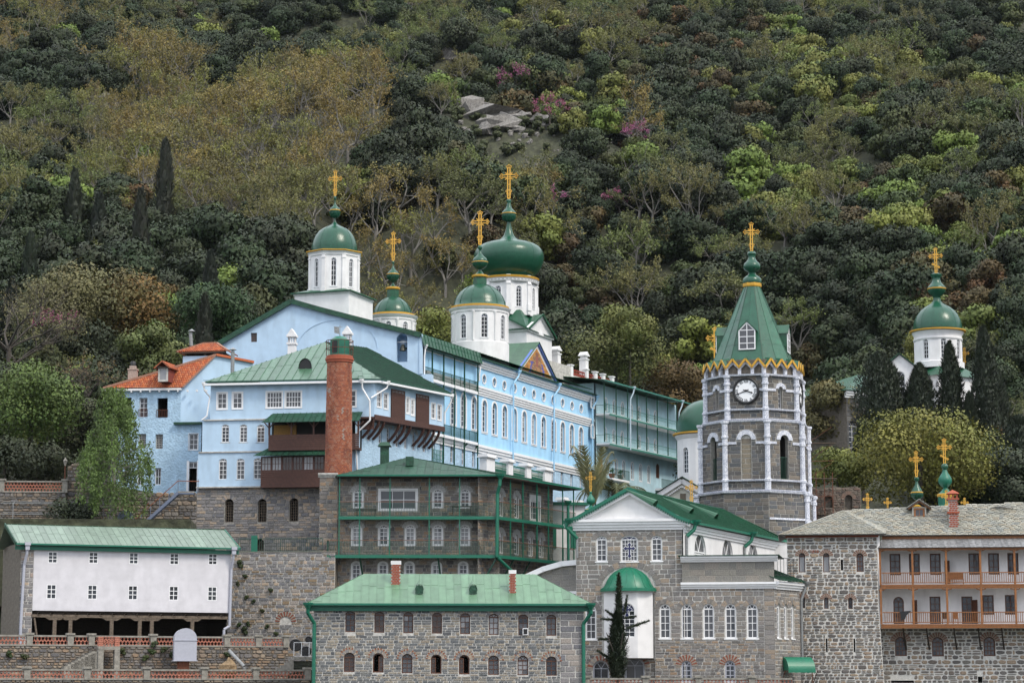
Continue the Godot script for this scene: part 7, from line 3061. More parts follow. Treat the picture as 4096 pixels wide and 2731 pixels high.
	s.quad(V(f, r, 15.96,.0),V(fo, -.1, floors[1], -.3),V(fo, -.1, pv+1.3,-.3),V(f, r, top, .0))
	put(t, "end_wall", s, mats["white plaster"])
	# slate roofs
	var e := .75
	var ev := top+.22
	var a := V(f, l-e, ev, e)
	var b := V(f, r+e, ev, e)
	var apx := V(f, 1.48,19.65+.1,-4.6)
	var rv := 19.61+.15
	var ridge0 := apx
	var ridge1 := V(f, 13.71, rv, -5.2)
	slate_roof(t, [a, b, apx], 150)
	slate_roof(t, [V(f, l-e, ev, -8.5), a, apx], 0)
	var w0 := V(fw, .05, ph+.3,.5)
	var w1 := V(fw, u1, ph+.3,.5)
	var pk := V(f, 15.27,19.93,-5.2)
	slate_roof(t, [w0, w1,V3(w1.x, rv, ridge1.z), ridge0], 130)
	slate_roof(t, [b, w0+V3(.6,.6,-.5), ridge0, apx], 20)
	slate_roof(t, [ridge1+V3(0,.0,.4), w1+V3(1.5,1.4,-2.3), pk+V3(0,0,.8)], 0)
	# dormer and brick chimney
	var dp := V3(36.51,18.35,-207.00)
	var df := fr(dp.x, dp.z, -7)
	slab(t, "dormer", mats["cream plaster"], df, V3(-.62, dp.y, -3.0),V3(.62, dp.y+1.6,-.02))
	window(t, df, op(0, dp.y+.1,.95,1.4), {"cols": 2, "rows": 2, "glass": ["grey glass"], "frame": wood, "border": .16, "back": -.03}, "dormer_window")
	for q in [-1.0,1.0]:
		var z := [V(df, q*1.1, dp.y+1.5,.45),V(df, q*1.1, dp.y+1.5,-3.0),V(df, 0, dp.y+2.25,-3.0),V(df, 0, dp.y+2.25,.45)]
		if q < 0: z = [z[1], z[0], z[3], z[2]]
		slate_roof(t, z, 8)
		s = Shape.new()
		s.bar(V(df, q*1.0, dp.y+1.42,.25),V(df, 0, dp.y+2.1,.25),.1,.18)
		put(t, "dormer_bargeboard", s, wood)
	var cp := V3(39.35,17.81,-206.00)
	var cf := fr(cp.x, cp.z, -7)
	var ch := Shape.new()
	ch.box(V3(0, cp.y+1.1,0),V3(.76,3.2,.76))
	var co := put(t, "chimney", ch, mats["pale mortar"], cf)
	for i in 17:
		for j in 3:
			s = Shape.new()
			s.box(V3(-.27+.27*j+(.07 if i % 2 else -.02), cp.y-.4+.18*i, .37),V3(.22,.12,.1))
			put(co, "brick", s, mats["brick"], cf)
	s = Shape.new()
	for q in [1.55,2.75]:
		s.box(V3(0, cp.y+q, 0),V3(1.05,.16,1.05))
	for q in [-.35,.0,.35]:
		s.box(V3(q, cp.y+3.0,.35),V3(.14,.4,.14))
	s.lathe([V2(.78, cp.y+3.2),V2(.7, cp.y+3.3),V2(0, cp.y+3.6)], 4, PI/4, true)
	put(co, "chimney_cap", s, mats["brick"], cf)
	gallery_things(fo, floors)

func slate_roof(t: Node, pts: Array, singles: int) -> void:
	var f := slope(pts[0], pts[1], pts[pts.size()-1])
	var poly := flat_points(f, pts)
	var s := Shape.new()
	s.prism(poly, -.1,.0)
	put(t, "roof_base", s, mats["slate dark edge"], f)
	tiles(t, f, poly, .17,.55, SLATES, singles, "slate", .07,.45)

func numbers_over_door(t: Node, f: Transform3D) -> void:
	var m := TextMesh.new()
	m.text = "1816"
	m.font_size = 40
	m.pixel_size = .009
	m.depth = .06
	var font := SystemFont.new()
	font.font_names = PackedStringArray(["Droid Sans"])
	m.font = font
	put(t, "date_brickwork", m, mats["brick"], moved(f, -1.22,15.80,.07))

func gallery_things(f: Transform3D, floors: Array) -> void:
	var t := thing("black_cloth", "black cloth hung over the lower gallery rail by the arched door", "cloth", moved(f, 1.88, floors[1]+.05,.0))
	var s := Shape.new()
	s.prism(PackedVector2Array([V2(-.38,1.04),V2(-.35,.65),V2(-.2,.32),V2(.05,.36),V2(.15,.65),V2(.35,.85),V2(.62,1.1),V2(.4,1.08)]),.06,.1)
	put(t, "folds", s, mats["black"], t.transform)
	for k in 3:
		var p: Array = [[6.35,1, "wooden chair on the lower gallery, right of the third post"], [5.44,1, "dark small chair on the lower gallery behind the third post"], [6.50,0, "low brown bench on the upper gallery beside the open door"]][k]
		var c := thing("gallery_chair" if k < 2 else "gallery_bench", p[2], "chair" if k < 2 else "bench", moved(f, p[0], floors[p[1]]+.02,-1.0))
		var w := .5 if k < 2 else 1.3
		var m: Material = mats["dark timber"] if k == 1 else mats["orange wood"]
		for q in [["seat", V3(0,.45,0),V3(w, .06,.5)], ["backrest", V3(0,.75,-.22),V3(w, .5,.05)], ["leg", V3(-w/2+.04,.22,.2),V3(.06,.44,.06)], ["leg", V3(w/2-.04,.22,.2),V3(.06,.44,.06)], ["leg", V3(-w/2+.04,.22,-.2),V3(.06,.44,.06)], ["leg", V3(w/2-.04,.22,-.2),V3(.06,.44,.06)]]:
			s = Shape.new()
			s.box(q[1], q[2])
			put(c, q[0], s, m, c.transform)

# ---------------------------------------------------------------- the white house over its timber loggia
func build_white_house() -> void:
	var f := fr(-41.91,-203.00,22.00)
	var t := thing("white_timber_house", "long white house with pale green metal roof, standing on old timber posts", "house", f)
	var l := -1.15
	var u1 := 17.75
	var v0 := 10.61
	var v1 := 16.12
	var wa := ops([V2(1.65,14.77),V2(5.25,14.81),V2(8.86,14.83),V2(12.54,14.85),V2(16.08,14.90)], .8,.98)
	var wb := ops([V2(1.62,11.64),V2(5.23,11.65),V2(8.85,11.66),V2(12.55,11.67),V2(16.09,11.68)], .82,1.25)
	wall(t, f, rect(.0, v0, u1, v1), wa+wb, mats["cool white plaster"], .12)
	for o in wa+wb:
		window(t, f, o, {"cols": 2, "rows": 3, "glass": ["clear glass", "clear glass", "dark glass"], "back": .05, "border": .06, "bar": .06, "trim": .12, "proud": -.02, "trim_mat": mats["white plaster"]})
	var g := moved(f, 0,0,.02)
	var sp := rect(l, v0-8.0,.0, v1)
	wall(t, moved(f, 0,0,-.05), sp, [], mats["pale mortar"], .2, "stone_pier")
	masonry(t, moved(f, 0,0,-.05), sp, [], {"course": .34, "vary": .3, "len0": .4, "len1": 1.0, "gap": .06, "proud": .06, "palette": GREY_STONES+[Color(.45,.36,.31)], "singles": 90})
	wall(t, f*Transform3D(Basis(Vector3.UP, -PI/2),V3(l, 0,0)), rect(-9.0, v0-8.0,.0, v1+.4), [], mats["earth mortar"], .2, "end_wall")
	close_box(t, f, l+.02, u1, v0, v1,9.0, mats["old white plaster"])
	# dark room behind the posts
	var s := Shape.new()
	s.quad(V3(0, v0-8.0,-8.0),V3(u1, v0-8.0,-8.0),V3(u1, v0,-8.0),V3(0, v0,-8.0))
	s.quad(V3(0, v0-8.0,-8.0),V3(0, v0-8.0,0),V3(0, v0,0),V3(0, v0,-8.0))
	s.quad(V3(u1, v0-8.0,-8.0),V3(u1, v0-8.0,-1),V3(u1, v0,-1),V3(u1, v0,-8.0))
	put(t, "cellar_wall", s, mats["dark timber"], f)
	var bv := 10.15
	slab(t, "main_beam", mats["old timber"], f, V3(-.05, bv-.12,-.2),V3(u1, bv+.13,.05))
	slab(t, "floor_boards", mats["dark timber"], f, V3(0, v0-.32,-8.0),V3(u1, v0-.02,-.3))
	for i in 16:
		s = Shape.new()
		s.tube(PackedVector3Array([V3(.6+u1*i/16.2, v0-.3,-1.0),V3(.6+u1*i/16.2, v0-.3,.12)]),.13,.13,7)
		s.lathe([V2(0,0),V2(.13,0),V2(0,.01)], 7)
		put(t, "joist", s, mats["old timber"], f)
	for x in [1.99,3.38,7.03,9.55,10.64,14.32]:
		slab(t, "timber_post", mats["old timber"], f, V3(x-.16, bv-6.0,-.25),V3(x+.16, bv-.3,.02))
		s = Shape.new()
		s.prism(PackedVector2Array([V2(x-.9, bv-.1),V2(x-.5, bv-.34),V2(x+.5, bv-.34),V2(x+.9, bv-.1)]),-.24,.03)
		put(t, "corbel", s, mats["old timber"], f)
	s = Shape.new()
	s.bar(V3(.2, bv-.2,0),V3(.75, bv-3.5,0),.15,.15)
	put(t, "prop", s, mats["old timber"], f)
	# roof
	var rv := v1+.22
	var a := V(f, l-.55, rv, .7)
	var b := V(f, u1+.65, rv, .7)
	var ry := 17.94
	var k := 4.2
	var r0 := V(f, l-.75, ry+.38,-k)
	var r1 := V(f, u1+.5, ry+.38,-k)
	seamed(t, [a, b, r1, r0], .56, mats["pale green metal"], "roof_sheet", .035)
	seamed(t, [V(f, u1+.5, rv, -2*k),V(f, l-.6, rv, -2*k), r0, r1], .9, mats["pale green metal"])
	s = Shape.new()
	s.bar(a, b, .14,.14)
	s.bar(a+V3(0,-.3,0)-f.basis.z*.45, b+V3(0,-.3,0)-f.basis.z*.45,.1,.34)
	s.bar(b, r1,.1,.16)
	put(t, "gutter", s, mats["green trim"])
	s = Shape.new()
	s.bar(a, r0,.12,.3)
	s.bar(r0, r1,.14,.12)
	put(t, "verge_board", s, mats["dark green metal"])
	for x in [[l+.45,-.28], [u1+.1,-.15]]:
		s = Shape.new()
		s.tube(PackedVector3Array([V3(x[0], rv-.1,.6),V3(x[0], rv-.9,.45),V3(x[0]+x[1]*.5, rv-1.8,.14),V3(x[0]+x[1], v0-1.2,.14),V3(x[0]+x[1]-(.5 if x[0] > 3.0 else .0), v0-1.5,.14),V3(x[0]+x[1]-(.5 if x[0] > 3.0 else .0), v0-5.0,.14)]),.13,.13,8)
		s.box(V3(x[0], rv+.02,.6),V3(.5,.25,.5))
		s.box(V3(x[0], rv-.3,.58),V3(.36,.4,.36))
		put(t, "drainpipe", s, mats["grey paint"], f)

# ---------------------------------------------------------------- the stone house with the brown windows
func build_brown_window_house() -> void:
	var f := fr(5.75,-186.00,3.00)
	var t := thing("brown_window_stone_house", "two-storey stone house with arched brown windows and light green hipped metal roof", "house", f)
	var l := -21.54
	var v1 := (10.26+10.11)/2.0
	var base := 4.32-3.5
	var ua := ops([V2(-18.64,8.32),V2(-16.33,8.27),V2(-14.03,8.24),V2(-11.74,8.21),V2(-9.50,8.17),V2(-7.22,8.11),V2(-4.86,8.07),V2(-2.61,8.05)], .8,1.66,.27)
	var ub := ops([V2(-18.69,5.18),V2(-16.40,5.14),V2(-14.10,5.08),V2(-11.79,5.04),V2(-9.56,5.00),V2(-7.23,4.96),V2(-4.89,4.94),V2(-2.61,4.89)], .86,1.52,.38)
	wall(t, f, rect(l, base, .0, v1), ua+ub, mats["pale mortar"], .3)
	var st := {"cols": 2, "rows": 3, "glass": ["grey glass", "brown glass", "grey glass", "clear glass"], "frame": mats["window wood"], "back": .18, "border": .08, "bar": .045, "heavy": true}
	var k := 0
	for o in ua+ub:
		if k in [9,11,12]:
			hollow(t, f, o, 1.2, mats["dark inside"], "open_window")
			window(t, f, op(o.u+(.22 if k == 9 else -.22), o.v, .38, o.h-.25), {"cols": 1, "rows": 3, "glass": ["brown glass"], "frame": mats["window wood"], "back": .14}, "casement")
			var s := Shape.new()
			band(s, outline(o, -.1), outline(o),-.22,-.1)
			put(t, "window_frame", s, mats["window wood"], f)
		else:
			window(t, f, o, st if k not in [2,4,5,13,14] else st.merged({"glass": ["curtained glass", "grey glass"]}, true))
		arch(t, f, o, .24 if k < 8 else .25,13, GREY_STONES, .06)
		if k >= 8:
			var o2: Dictionary = o.merged({"w": o.w+.5, "rise": o.rise+.25, "h": o.h+.25}, true)
			arch(t, f, o2,.16,21, [Color(.34,.12,.07)], .05, "brick_arch", [Color(.45,.38,.30)])
		o["side"] = .03
		k += 1
	var pal := [Color(.17,.18,.19), Color(.24,.24,.24), Color(.42,.355,.275), Color(.36,.31,.25), Color(.29,.285,.27), Color(.135,.14,.15), Color(.44,.385,.31), Color(.205,.21,.215), Color(.33,.29,.235)]
	masonry(t, f, rect(l, base, -1.9, v1), ua+ub, {"course": .215, "vary": .35, "len0": .24, "len1": .8, "gap": .06, "proud": .055, "palette": pal, "ring": .28, "singles": 265})
	masonry(t, f, rect(-1.9, base, .0, v1), [], {"course": .45, "vary": .1, "len0": .6, "len1": 1.3, "gap": .05, "proud": .05, "palette": GREY_STONES.slice(0,4), "singles": 30})
	close_box(t, f, l, .0, base, v1,9.0, mats["pale mortar"])
	var rv := v1+.3
	var a := V(f, l-.6, rv, .75)
	var b := V(f, .65, rv, .75)
	var ry := 12.73+.35
	var r0 := V(f, -17.63, ry, -3.7)
	var r1 := V(f, -3.50-.2, ry, -3.7)
	var a2 := V(f, l-.6, rv, -8.5)
	var b2 := V(f, .65, rv, -8.5)
	var m: Material = mats["light green metal"]
	seamed(t, [a, b, r1, r0], .62, m, "roof_sheet", .03)
	seamed(t, [b, b2, r1], .62, m)
	seamed(t, [a2, a, r0], .62, m)
	seamed(t, [b2, a2, r0, r1], .9, m)
	var s := Shape.new()
	s.bar(a, b, .16,.16)
	s.bar(a+V3(0,-.3,0)-f.basis.z*.5, b+V3(0,-.3,0)-f.basis.z*.5,.1,.42)
	s.bar(b, b2,.16,.16)
	put(t, "gutter", s, mats["green trim"])
	for x in [[l-.45, l+.05], [.5,-.06]]:
		pipe(t, [V3(x[0], rv, .85),V3(x[0], rv-.7,.7),V3(x[1], rv-1.5,.2),V3(x[1], base+3.5,.2)], .15, mats["green trim"], "drainpipe", f)
	for e in [[.235,.36], [.765,.30]]:
		var p := a.lerp(b, e[0]).lerp(r0.lerp(r1, e[0]),.72 if e[0] < .5 else .42)
		var o := chimney_block(t, p, .68 if e[0] < .5 else .5,2.0)
	for x in [.375,.595]:
		var p := a.lerp(b, x).lerp(r0.lerp(r1, x),.36)
		s = Shape.new()
		for i in 8:
			var q0 := PI*i/8.0
			var q1 := PI*(i+1)/8.0
			s.tri(p+f.basis*V3(.36*cos(q0),.15+.62*sin(q0),.35), p+f.basis*V3(0,1.15,-1.6), p+f.basis*V3(.36*cos(q1),.15+.62*sin(q1),.35))
		s.bar(p+V3(0,.7,0), p+V3(0,1.5,0),.03,.03)
		put(t, "roof_vent", s, m)
		s = Shape.new()
		var q := fr(p.x, p.z, 3)
		face(s, outline(op(0, p.y-.05,.62,.7,.35)),.3)
		put(t, "vent_opening", s, mats["dark green metal"], q)
	var ac := thing("air_conditioner", "white air conditioner box in an upper brown window, second from the right", "air conditioner", moved(f, ua[6].u+.16, ua[6].v+.03,.05))
	s = Shape.new()
	s.box(V3(0,.27,0),V3(.42,.54,.4))
	put(ac, "casing", s, mats["white paint"], ac.transform)
	s = Shape.new()
	s.box(V3(0,.27,.205),V3(.32,.42,.02))
	put(ac, "grille", s, mats["black"], ac.transform)

func chimney_block(t: Node, p: Vector3, w: float, h: float) -> MeshInstance3D:
	var s := Shape.new()
	s.box(p+V3(0, h/2-.5,0),V3(w, h, w))
	var o := put(t, "chimney", s, mats["pale mortar"])
	var n := int(h/.14)
	for i in n:
		for j in 3:
			s = Shape.new()
			s.box(p+V3(-w/3+w/3*j+(.05 if i % 2 else -.05),-.45+.14*i, w/2),V3(w/3-.03,.11,.08))
			put(o, "brick", s, mats["brick"])
	s = Shape.new()
	s.box(p+V3(0, h-.42,0),V3(w+.12,.3, w+.12))
	put(o, "chimney_cap", s, mats["white plaster"])
	return o
# ---------------------------------------------------------------- terraces on the lower left
func lattice_wall(called: String, label: String, f: Transform3D, xs: Array, top: float, low: float, base: float, fx: Vector2, masonry_on := true) -> Node3D:
	var t := thing(called, label, "wall", f)
	wall(t, f, rect(fx.x, base, fx.y, low), [], mats["earth mortar"], .2)
	var s := Shape.new()
	s.span(V3(fx.x, low-.12,-.4),V3(fx.y, low+.02,.12))
	s.span(V3(fx.x, top-.1,-.22),V3(fx.y, top+.04,.06))
	put(t, "coping", s, mats["concrete"], f)
	s = Shape.new()
	s.quad(V3(fx.x, low-.05,-8),V3(fx.x, low-.05,0),V3(fx.y, low-.05,0),V3(fx.y, low-.05,-8))
	put(t, "terrace_floor", s, mats["concrete"], f)
	if masonry_on:
		masonry(t, f, rect(fx.x, maxf(base, low-5.0), fx.y, low-.1), [], {"course": .30, "vary": .4, "len0": .25, "len1": .8, "gap": .05, "proud": .09, "palette": WARM_STONES, "rough": true, "singles": 200})
	for i in xs.size():
		s = Shape.new()
		s.span(V3(xs[i]-.24, low-.1,-.34),V3(xs[i]+.24, top+.06,.16))
		s.span(V3(xs[i]-.34, top+.06,-.44),V3(xs[i]+.34, top+.22,.26))
		put(t, "post", s, mats["concrete"], f)
	xs = [fx.x-.24]+xs+[fx.y+.24]
	for i in xs.size()-1:
		if xs[i+1]-xs[i] > .8:
			lattice(t, f, xs[i]+.24, xs[i+1]-.24, low, top-.1-low, -.08, mats["lattice clay"], .3)
	return t

func build_terraces() -> void:
	mat("lattice clay", Color(.52,.20,.135),.9,.3,1.0)
	var f := fr(-27.96,-196.00,22.00)
	var t := lattice_wall("upper_terrace_wall", "upper terrace wall with orange clay lattice parapet below the white timber house", f, [-12.60,-9.23,-7.47,-2.27,4.07,6.83,9.27], 8.19,7.46,.0,V2(-16.74,9.48))
	# concrete stair and the brick-topped gate
	var s := Shape.new()
	for i in 9:
		var a := lerpf(-7.10,-9.59, i/9.0)
		s.span(V3(a-.62,.5,.0),V3(a, lerpf(6.92,5.55, i/9.0),1.3))
	put(t, "stair", s, mats["concrete"], f)
	var g := thing("brick_gate", "small concrete gate topped with a brick lattice at the head of the stair", "gate", f)
	s = Shape.new()
	for x in [-6.98,-5.62]:
		s.span(V3(x-.22,.5,.9),V3(x+.22,7.15,1.5))
	s.span(V3(-7.10-.1,7.04,.88),V3(-5.50+.1,7.32,1.52))
	put(g, "frame", s, mats["concrete"], f)
	s = Shape.new()
	for x in [-6.98,-5.62]:
		for i in 5:
			s.span(V3(x-.2,7.32+.16*i+.015,1.0),V3(x+.2,7.32+.16*i+.15,1.4))
	put(g, "brick_pier", s, mats["lattice clay"], f)
	lattice(g, f, -6.84,-5.76,7.32,.8,1.2, mats["lattice clay"], .3)
	f = fr(-26.62,-187.00,20.00)
	lattice_wall("lower_terrace_wall", "lowest terrace wall with orange clay lattice parapet along the bottom edge", f, [-12.12,-7.42,-2.69,1.99,6.23,10.56], 5.37,4.67,.0,V2(-15.87,10.74))
	# grey ventilation hood
	var p := V3(-27.05,6.18,-193.00)
	t = thing("ventilation_hood", "big grey metal ventilation hood with rounded top on a rusty stem", "hood", fr(p.x, p.z, 12))
	var o := op(0, p.y, 1.85,2.65,.85)
	s = Shape.new()
	s.prism(outline(o),-1.7,.0)
	put(t, "hood", s, mats["grey paint"], t.transform)
	s = Shape.new()
	s.span(V3(-.98, p.y+1.62,-1.75),V3(.98, p.y+1.67,.06))
	put(t, "flange", s, mats["grey paint"], t.transform)
	s = Shape.new()
	s.span(V3(-1.02, p.y-.06,-1.76),V3(1.02, p.y, .08))
	put(t, "base_plate", s, mats["grey paint"], t.transform)
	s = Shape.new()
	s.span(V3(-.6, p.y-6.0,-1.3),V3(.35, p.y-.07,-.3))
	put(t, "stem", s, mats["rust"], t.transform)
	p = V3(-23.23,5.49,-191.00)
	t = thing("boulder", "tan boulder behind the lowest lattice parapet", "boulder")
	s = Shape.new()
	boulder(s, p, V3(.95,.9,.8),4)
	put(t, "rock", s, mat("tan rock", Color(.36,.25,.14),.95,.4,2.0,6.0))
	var q := fr(p.x, p.z, 10)
	t = thing("grey_pipe", "grey metal pipe slanting down the terrace beside the tan boulder", "pipe")
	pipe(t, [V3(-23.32,6.96,-192.00),V3(-21.94,5.65,-191.00),V3(-21.89,5.15,-191.00)], .16, mats["zinc"], "tube", Transform3D(), false)
	for k in 3:
		var e: Array = [[V3(-18.31,7.50,-197.00),.53, "largest black round drum by the corner of the brown-window house"], [V3(-17.38,8.00,-199.00),.3, "smallest black round drum, upper right against the house corner"], [V3(-17.34,6.96,-196.00),.45, "black round drum, lower right behind white railings"]][k]
		t = thing("black_drum", e[2], "drum", moved3(e[0]), "black drums by the house corner")
		s = Shape.new()
		var w: float = e[1]
		s.inv = Transform3D(Basis(Vector3.RIGHT, PI/2),Vector3.ZERO)
		s.lathe([V2(0,-.3),V2(w, -.3),V2(w, .0),V2(w*.92,.05),V2(w*.86,-.03),V2(w*.3,-.03),V2(w*.25,.05),V2(0,.05)], 28)
		put(t, "drum", s, mats["black"], t.transform)
	p = V3(-18.02,5.72,-192.00)
	t = thing("white_landing", "concrete landing with white railing and steps beside the black drums", "stairs", fr(p.x, p.z, 10))
	s = Shape.new()
	s.span(V3(.0, p.y+.5,-1.0),V3(2.6, p.y+.72,.6))
	for i in 6:
		s.span(V3(-.35*i-.35, p.y-.6,-.6),V3(-.35*i, p.y+.5-.22*i, .5))
	put(t, "steps", s, mats["concrete"], t.transform)
	railing(t, t.transform, .0,2.5, p.y+.7,1.2,.55, mats["white paint"], .55, null, .05,.0)
	railing(t, t.transform, 1.0,2.5, p.y-1.6,1.3,.9, mats["white paint"], .22, null, .07,.0)
	# parapet in front of the grey church
	f = fr(12.59,-187.00,4.00)
	lattice_wall("church_forecourt_wall", "low lattice wall with white coping in front of the grey church", f, [-6.66,-1.92,2.35,6.69], 4.68,2.95,.0,V2(-6.71,9.97), false)
	upper_left()

func upper_left() -> void:
	var f := fr(-45.38,-223.00,4.00)
	var low := 19.38
	var t := lattice_wall("orchard_wall", "rubble terrace wall with dark red lattice parapet left of the birch", f, [-3.91,2.11], 23.66,22.68, low-6.0,V2(-4.76,2.24))
	var poly := PackedVector2Array([V2(2.25, low-6.0),V2(14.82, low-6.0),V2(14.78,22.60),V2(9.20,22.50),V2(8.18,22.42),V2(4.71,24.19),V2(4.41,26.11),V2(2.24,25.17)])
	wall(t, f, poly, [], mats["earth mortar"], .2, "rubble_wall", -.6)
	masonry(t, moved(f, 0,0,-.6), PackedVector2Array([V2(poly[0].x, low-.5),V2(poly[1].x, low-.5), poly[2], poly[3], poly[4], poly[5], poly[6], poly[7]]), [], {"course": .36, "vary": .4, "len0": .3, "len1": .9, "gap": .06, "proud": .12, "palette": WARM_STONES, "rough": true, "singles": 90})
	# the garden bed above the white house
	var s := Shape.new()
	var p := V3(-38.77,18.77,-216.00)
	s.span(V3(-5.52, low-8.0,-.3),V3(14.82, low+.1,8.0))
	structure(put(self, "garden_terrace", s, mats["hillside soil"], f))
	# pipes of a pergola
	t = thing("pipe_pergola", "thin grey pipe pergola against the rubble wall left of the birch", "pergola", f)
	s = Shape.new()
	for y in [21.42,20.38]:
		s.bar(V3(-3.71, y, 1.6),V3(6.05, y-.05,1.6),.07,.07)
		s.bar(V3(-3.71, y+.25,.2),V3(4.72, y+.2,.2),.06,.06)
	for x in [-2.55,1.83,4.80,6.05]:
		s.bar(V3(x, low-.2,1.6),V3(x, 21.48,1.6),.08,.08)
		s.bar(V3(x, 21.42,1.6),V3(x, 21.42+.25,.2),.05,.05)
	put(t, "pipes", s, mats["zinc"], f)
	var x := 2.06
	t = thing("street_lamp", "old iron lantern post on the wall left of the birch", "lamp", moved(f, x, 23.68,-.1))
	s = Shape.new()
	s.tube(PackedVector3Array([V3(0,0,0),V3(0,1.5,0)]),.07,.05,8)
	put(t, "post", s, mats["rust"], t.transform)
	s = Shape.new()
	s.lathe([V2(.08,1.5),V2(.2,1.95),V2(.24,1.98),V2(.08,2.2),V2(.03,2.32),V2(0,2.33)], 6,.3, true)
	put(t, "lantern", s, mats["concrete"], t.transform)
	# steel stair up to the side door
	t = thing("steel_stair", "blue-grey steel stair with rusty handrail up to the side door of the blue house", "stairs", f)
	var a := V3(9.74,19.23,2.6)
	var b := V3(13.18,22.43,2.6)
	for k in 2:
		var d := V3(0,0,-1.1*k)
		s = Shape.new()
		s.bar(a+d, b+d, .08,.28)
		s.bar(b+d, b+d+V3(14.71-b.x, 0,0),.08,.28)
		put(t, "stringer", s, mats["steel blue paint"], f)
	for i in 15:
		s = Shape.new()
		s.box(a.lerp(b, (i+.5)/15.0)+V3(0,.05,-.55),V3(.3,.05,1.1))
		put(t, "tread", s, mats["steel blue paint"], f)
	slab(t, "landing", mats["concrete"], f, V3(b.x, b.y, 1.5),V3(14.75, b.y+.12,2.65))
	s = Shape.new()
	for i in 5:
		var q := a.lerp(b, i/4.0)
		s.bar(q, q+V3(0,1.15,0),.05,.06)
	for e in [.0,1.0,1.9]:
		s.bar(b+V3(e, 0,0), b+V3(e, 1.3,0),.06,.06)
	put(t, "rail_post", s, mats["steel blue paint"], f)
	s = Shape.new()
	s.bar(a+V3(0,1.15,0), b+V3(0,1.15,0),.09,.07)
	s.bar(b+V3(0,1.12,0), b+V3(2.0,1.1,0),.09,.07)
	s.bar(a+V3(-.9,.3,-1.1), a+V3(.6,2.3,-1.1),.09,.07)
	put(t, "handrail", s, mat("rusty red", Color(.30,.10,.05),.8,.3,1.0), f)
	t = thing("grey_arched_board", "grey arched board leaning by the foot of the steel stair", "board", f)
	s = Shape.new()
	s.prism(outline(op(8.18, low, 1.5,20.76-low, .75)),2.0,2.1)
	put(t, "panel", s, mats["steel blue paint"], f)
# ---------------------------------------------------------------- plants near the buildings
func leafy(called: String, label: String, at: Vector3, size: Vector2, lobes: int, per: int, leaf: float, c: Color, k: int, cat := "tree", tips := Color(0,0,0,0)) -> Node3D:
	# at: middle of the crown
	var t := thing(called, label, cat, moved3(at))
	var h := at.y-ground(at.x, at.z)
	var s := Shape.new()
	s.tube(PackedVector3Array([V3(.2,-h-.5,0),V3(0,-h*.5,0),V3(.1, size.y*.25,0)]), size.x*.055+.04, size.x*.03,7)
	put(t, "trunk", s, mats["bark"], t.transform)
	put(t, "crown", crown("near %d" % k, size, lobes, per, leaf, c, .2, k, tips), leaf_mat(Color.WHITE), moved3(at-V3(0, size.y/2,0)))
	return t

func budding_at(label: String, called: String, foot: Vector3, h: float, c: Color, leaves: int, leaf: float, k: int, levels := 3, spread := 1.0, m := "bark") -> void:
	var t := thing(called, label, "tree", moved3(foot))
	var b := budding("near %d" % k, h, c, leaves, leaf, k, spread, levels)
	put(t, "trunk", b[0], mats[m], t.transform)
	put(t, "crown", b[1], leaf_mat(Color.WHITE), t.transform)

func cypress_at(label: String, top: Vector3, foot: float, r: float, k: int, n := 9000) -> void:
	var h := top.y-foot
	var t := thing("cypress", label, "tree", moved3(V3(top.x, foot, top.z)), "cypresses around the hill church")
	put(t, "trunk", trunk_mesh(3.0,.25, k), mats["bark"], t.transform)
	put(t, "crown", cypress_crown("near cypress %d" % k, h, r, n, .24, Color(.026,.036,.020), k), leaf_mat(Color.WHITE), t.transform)

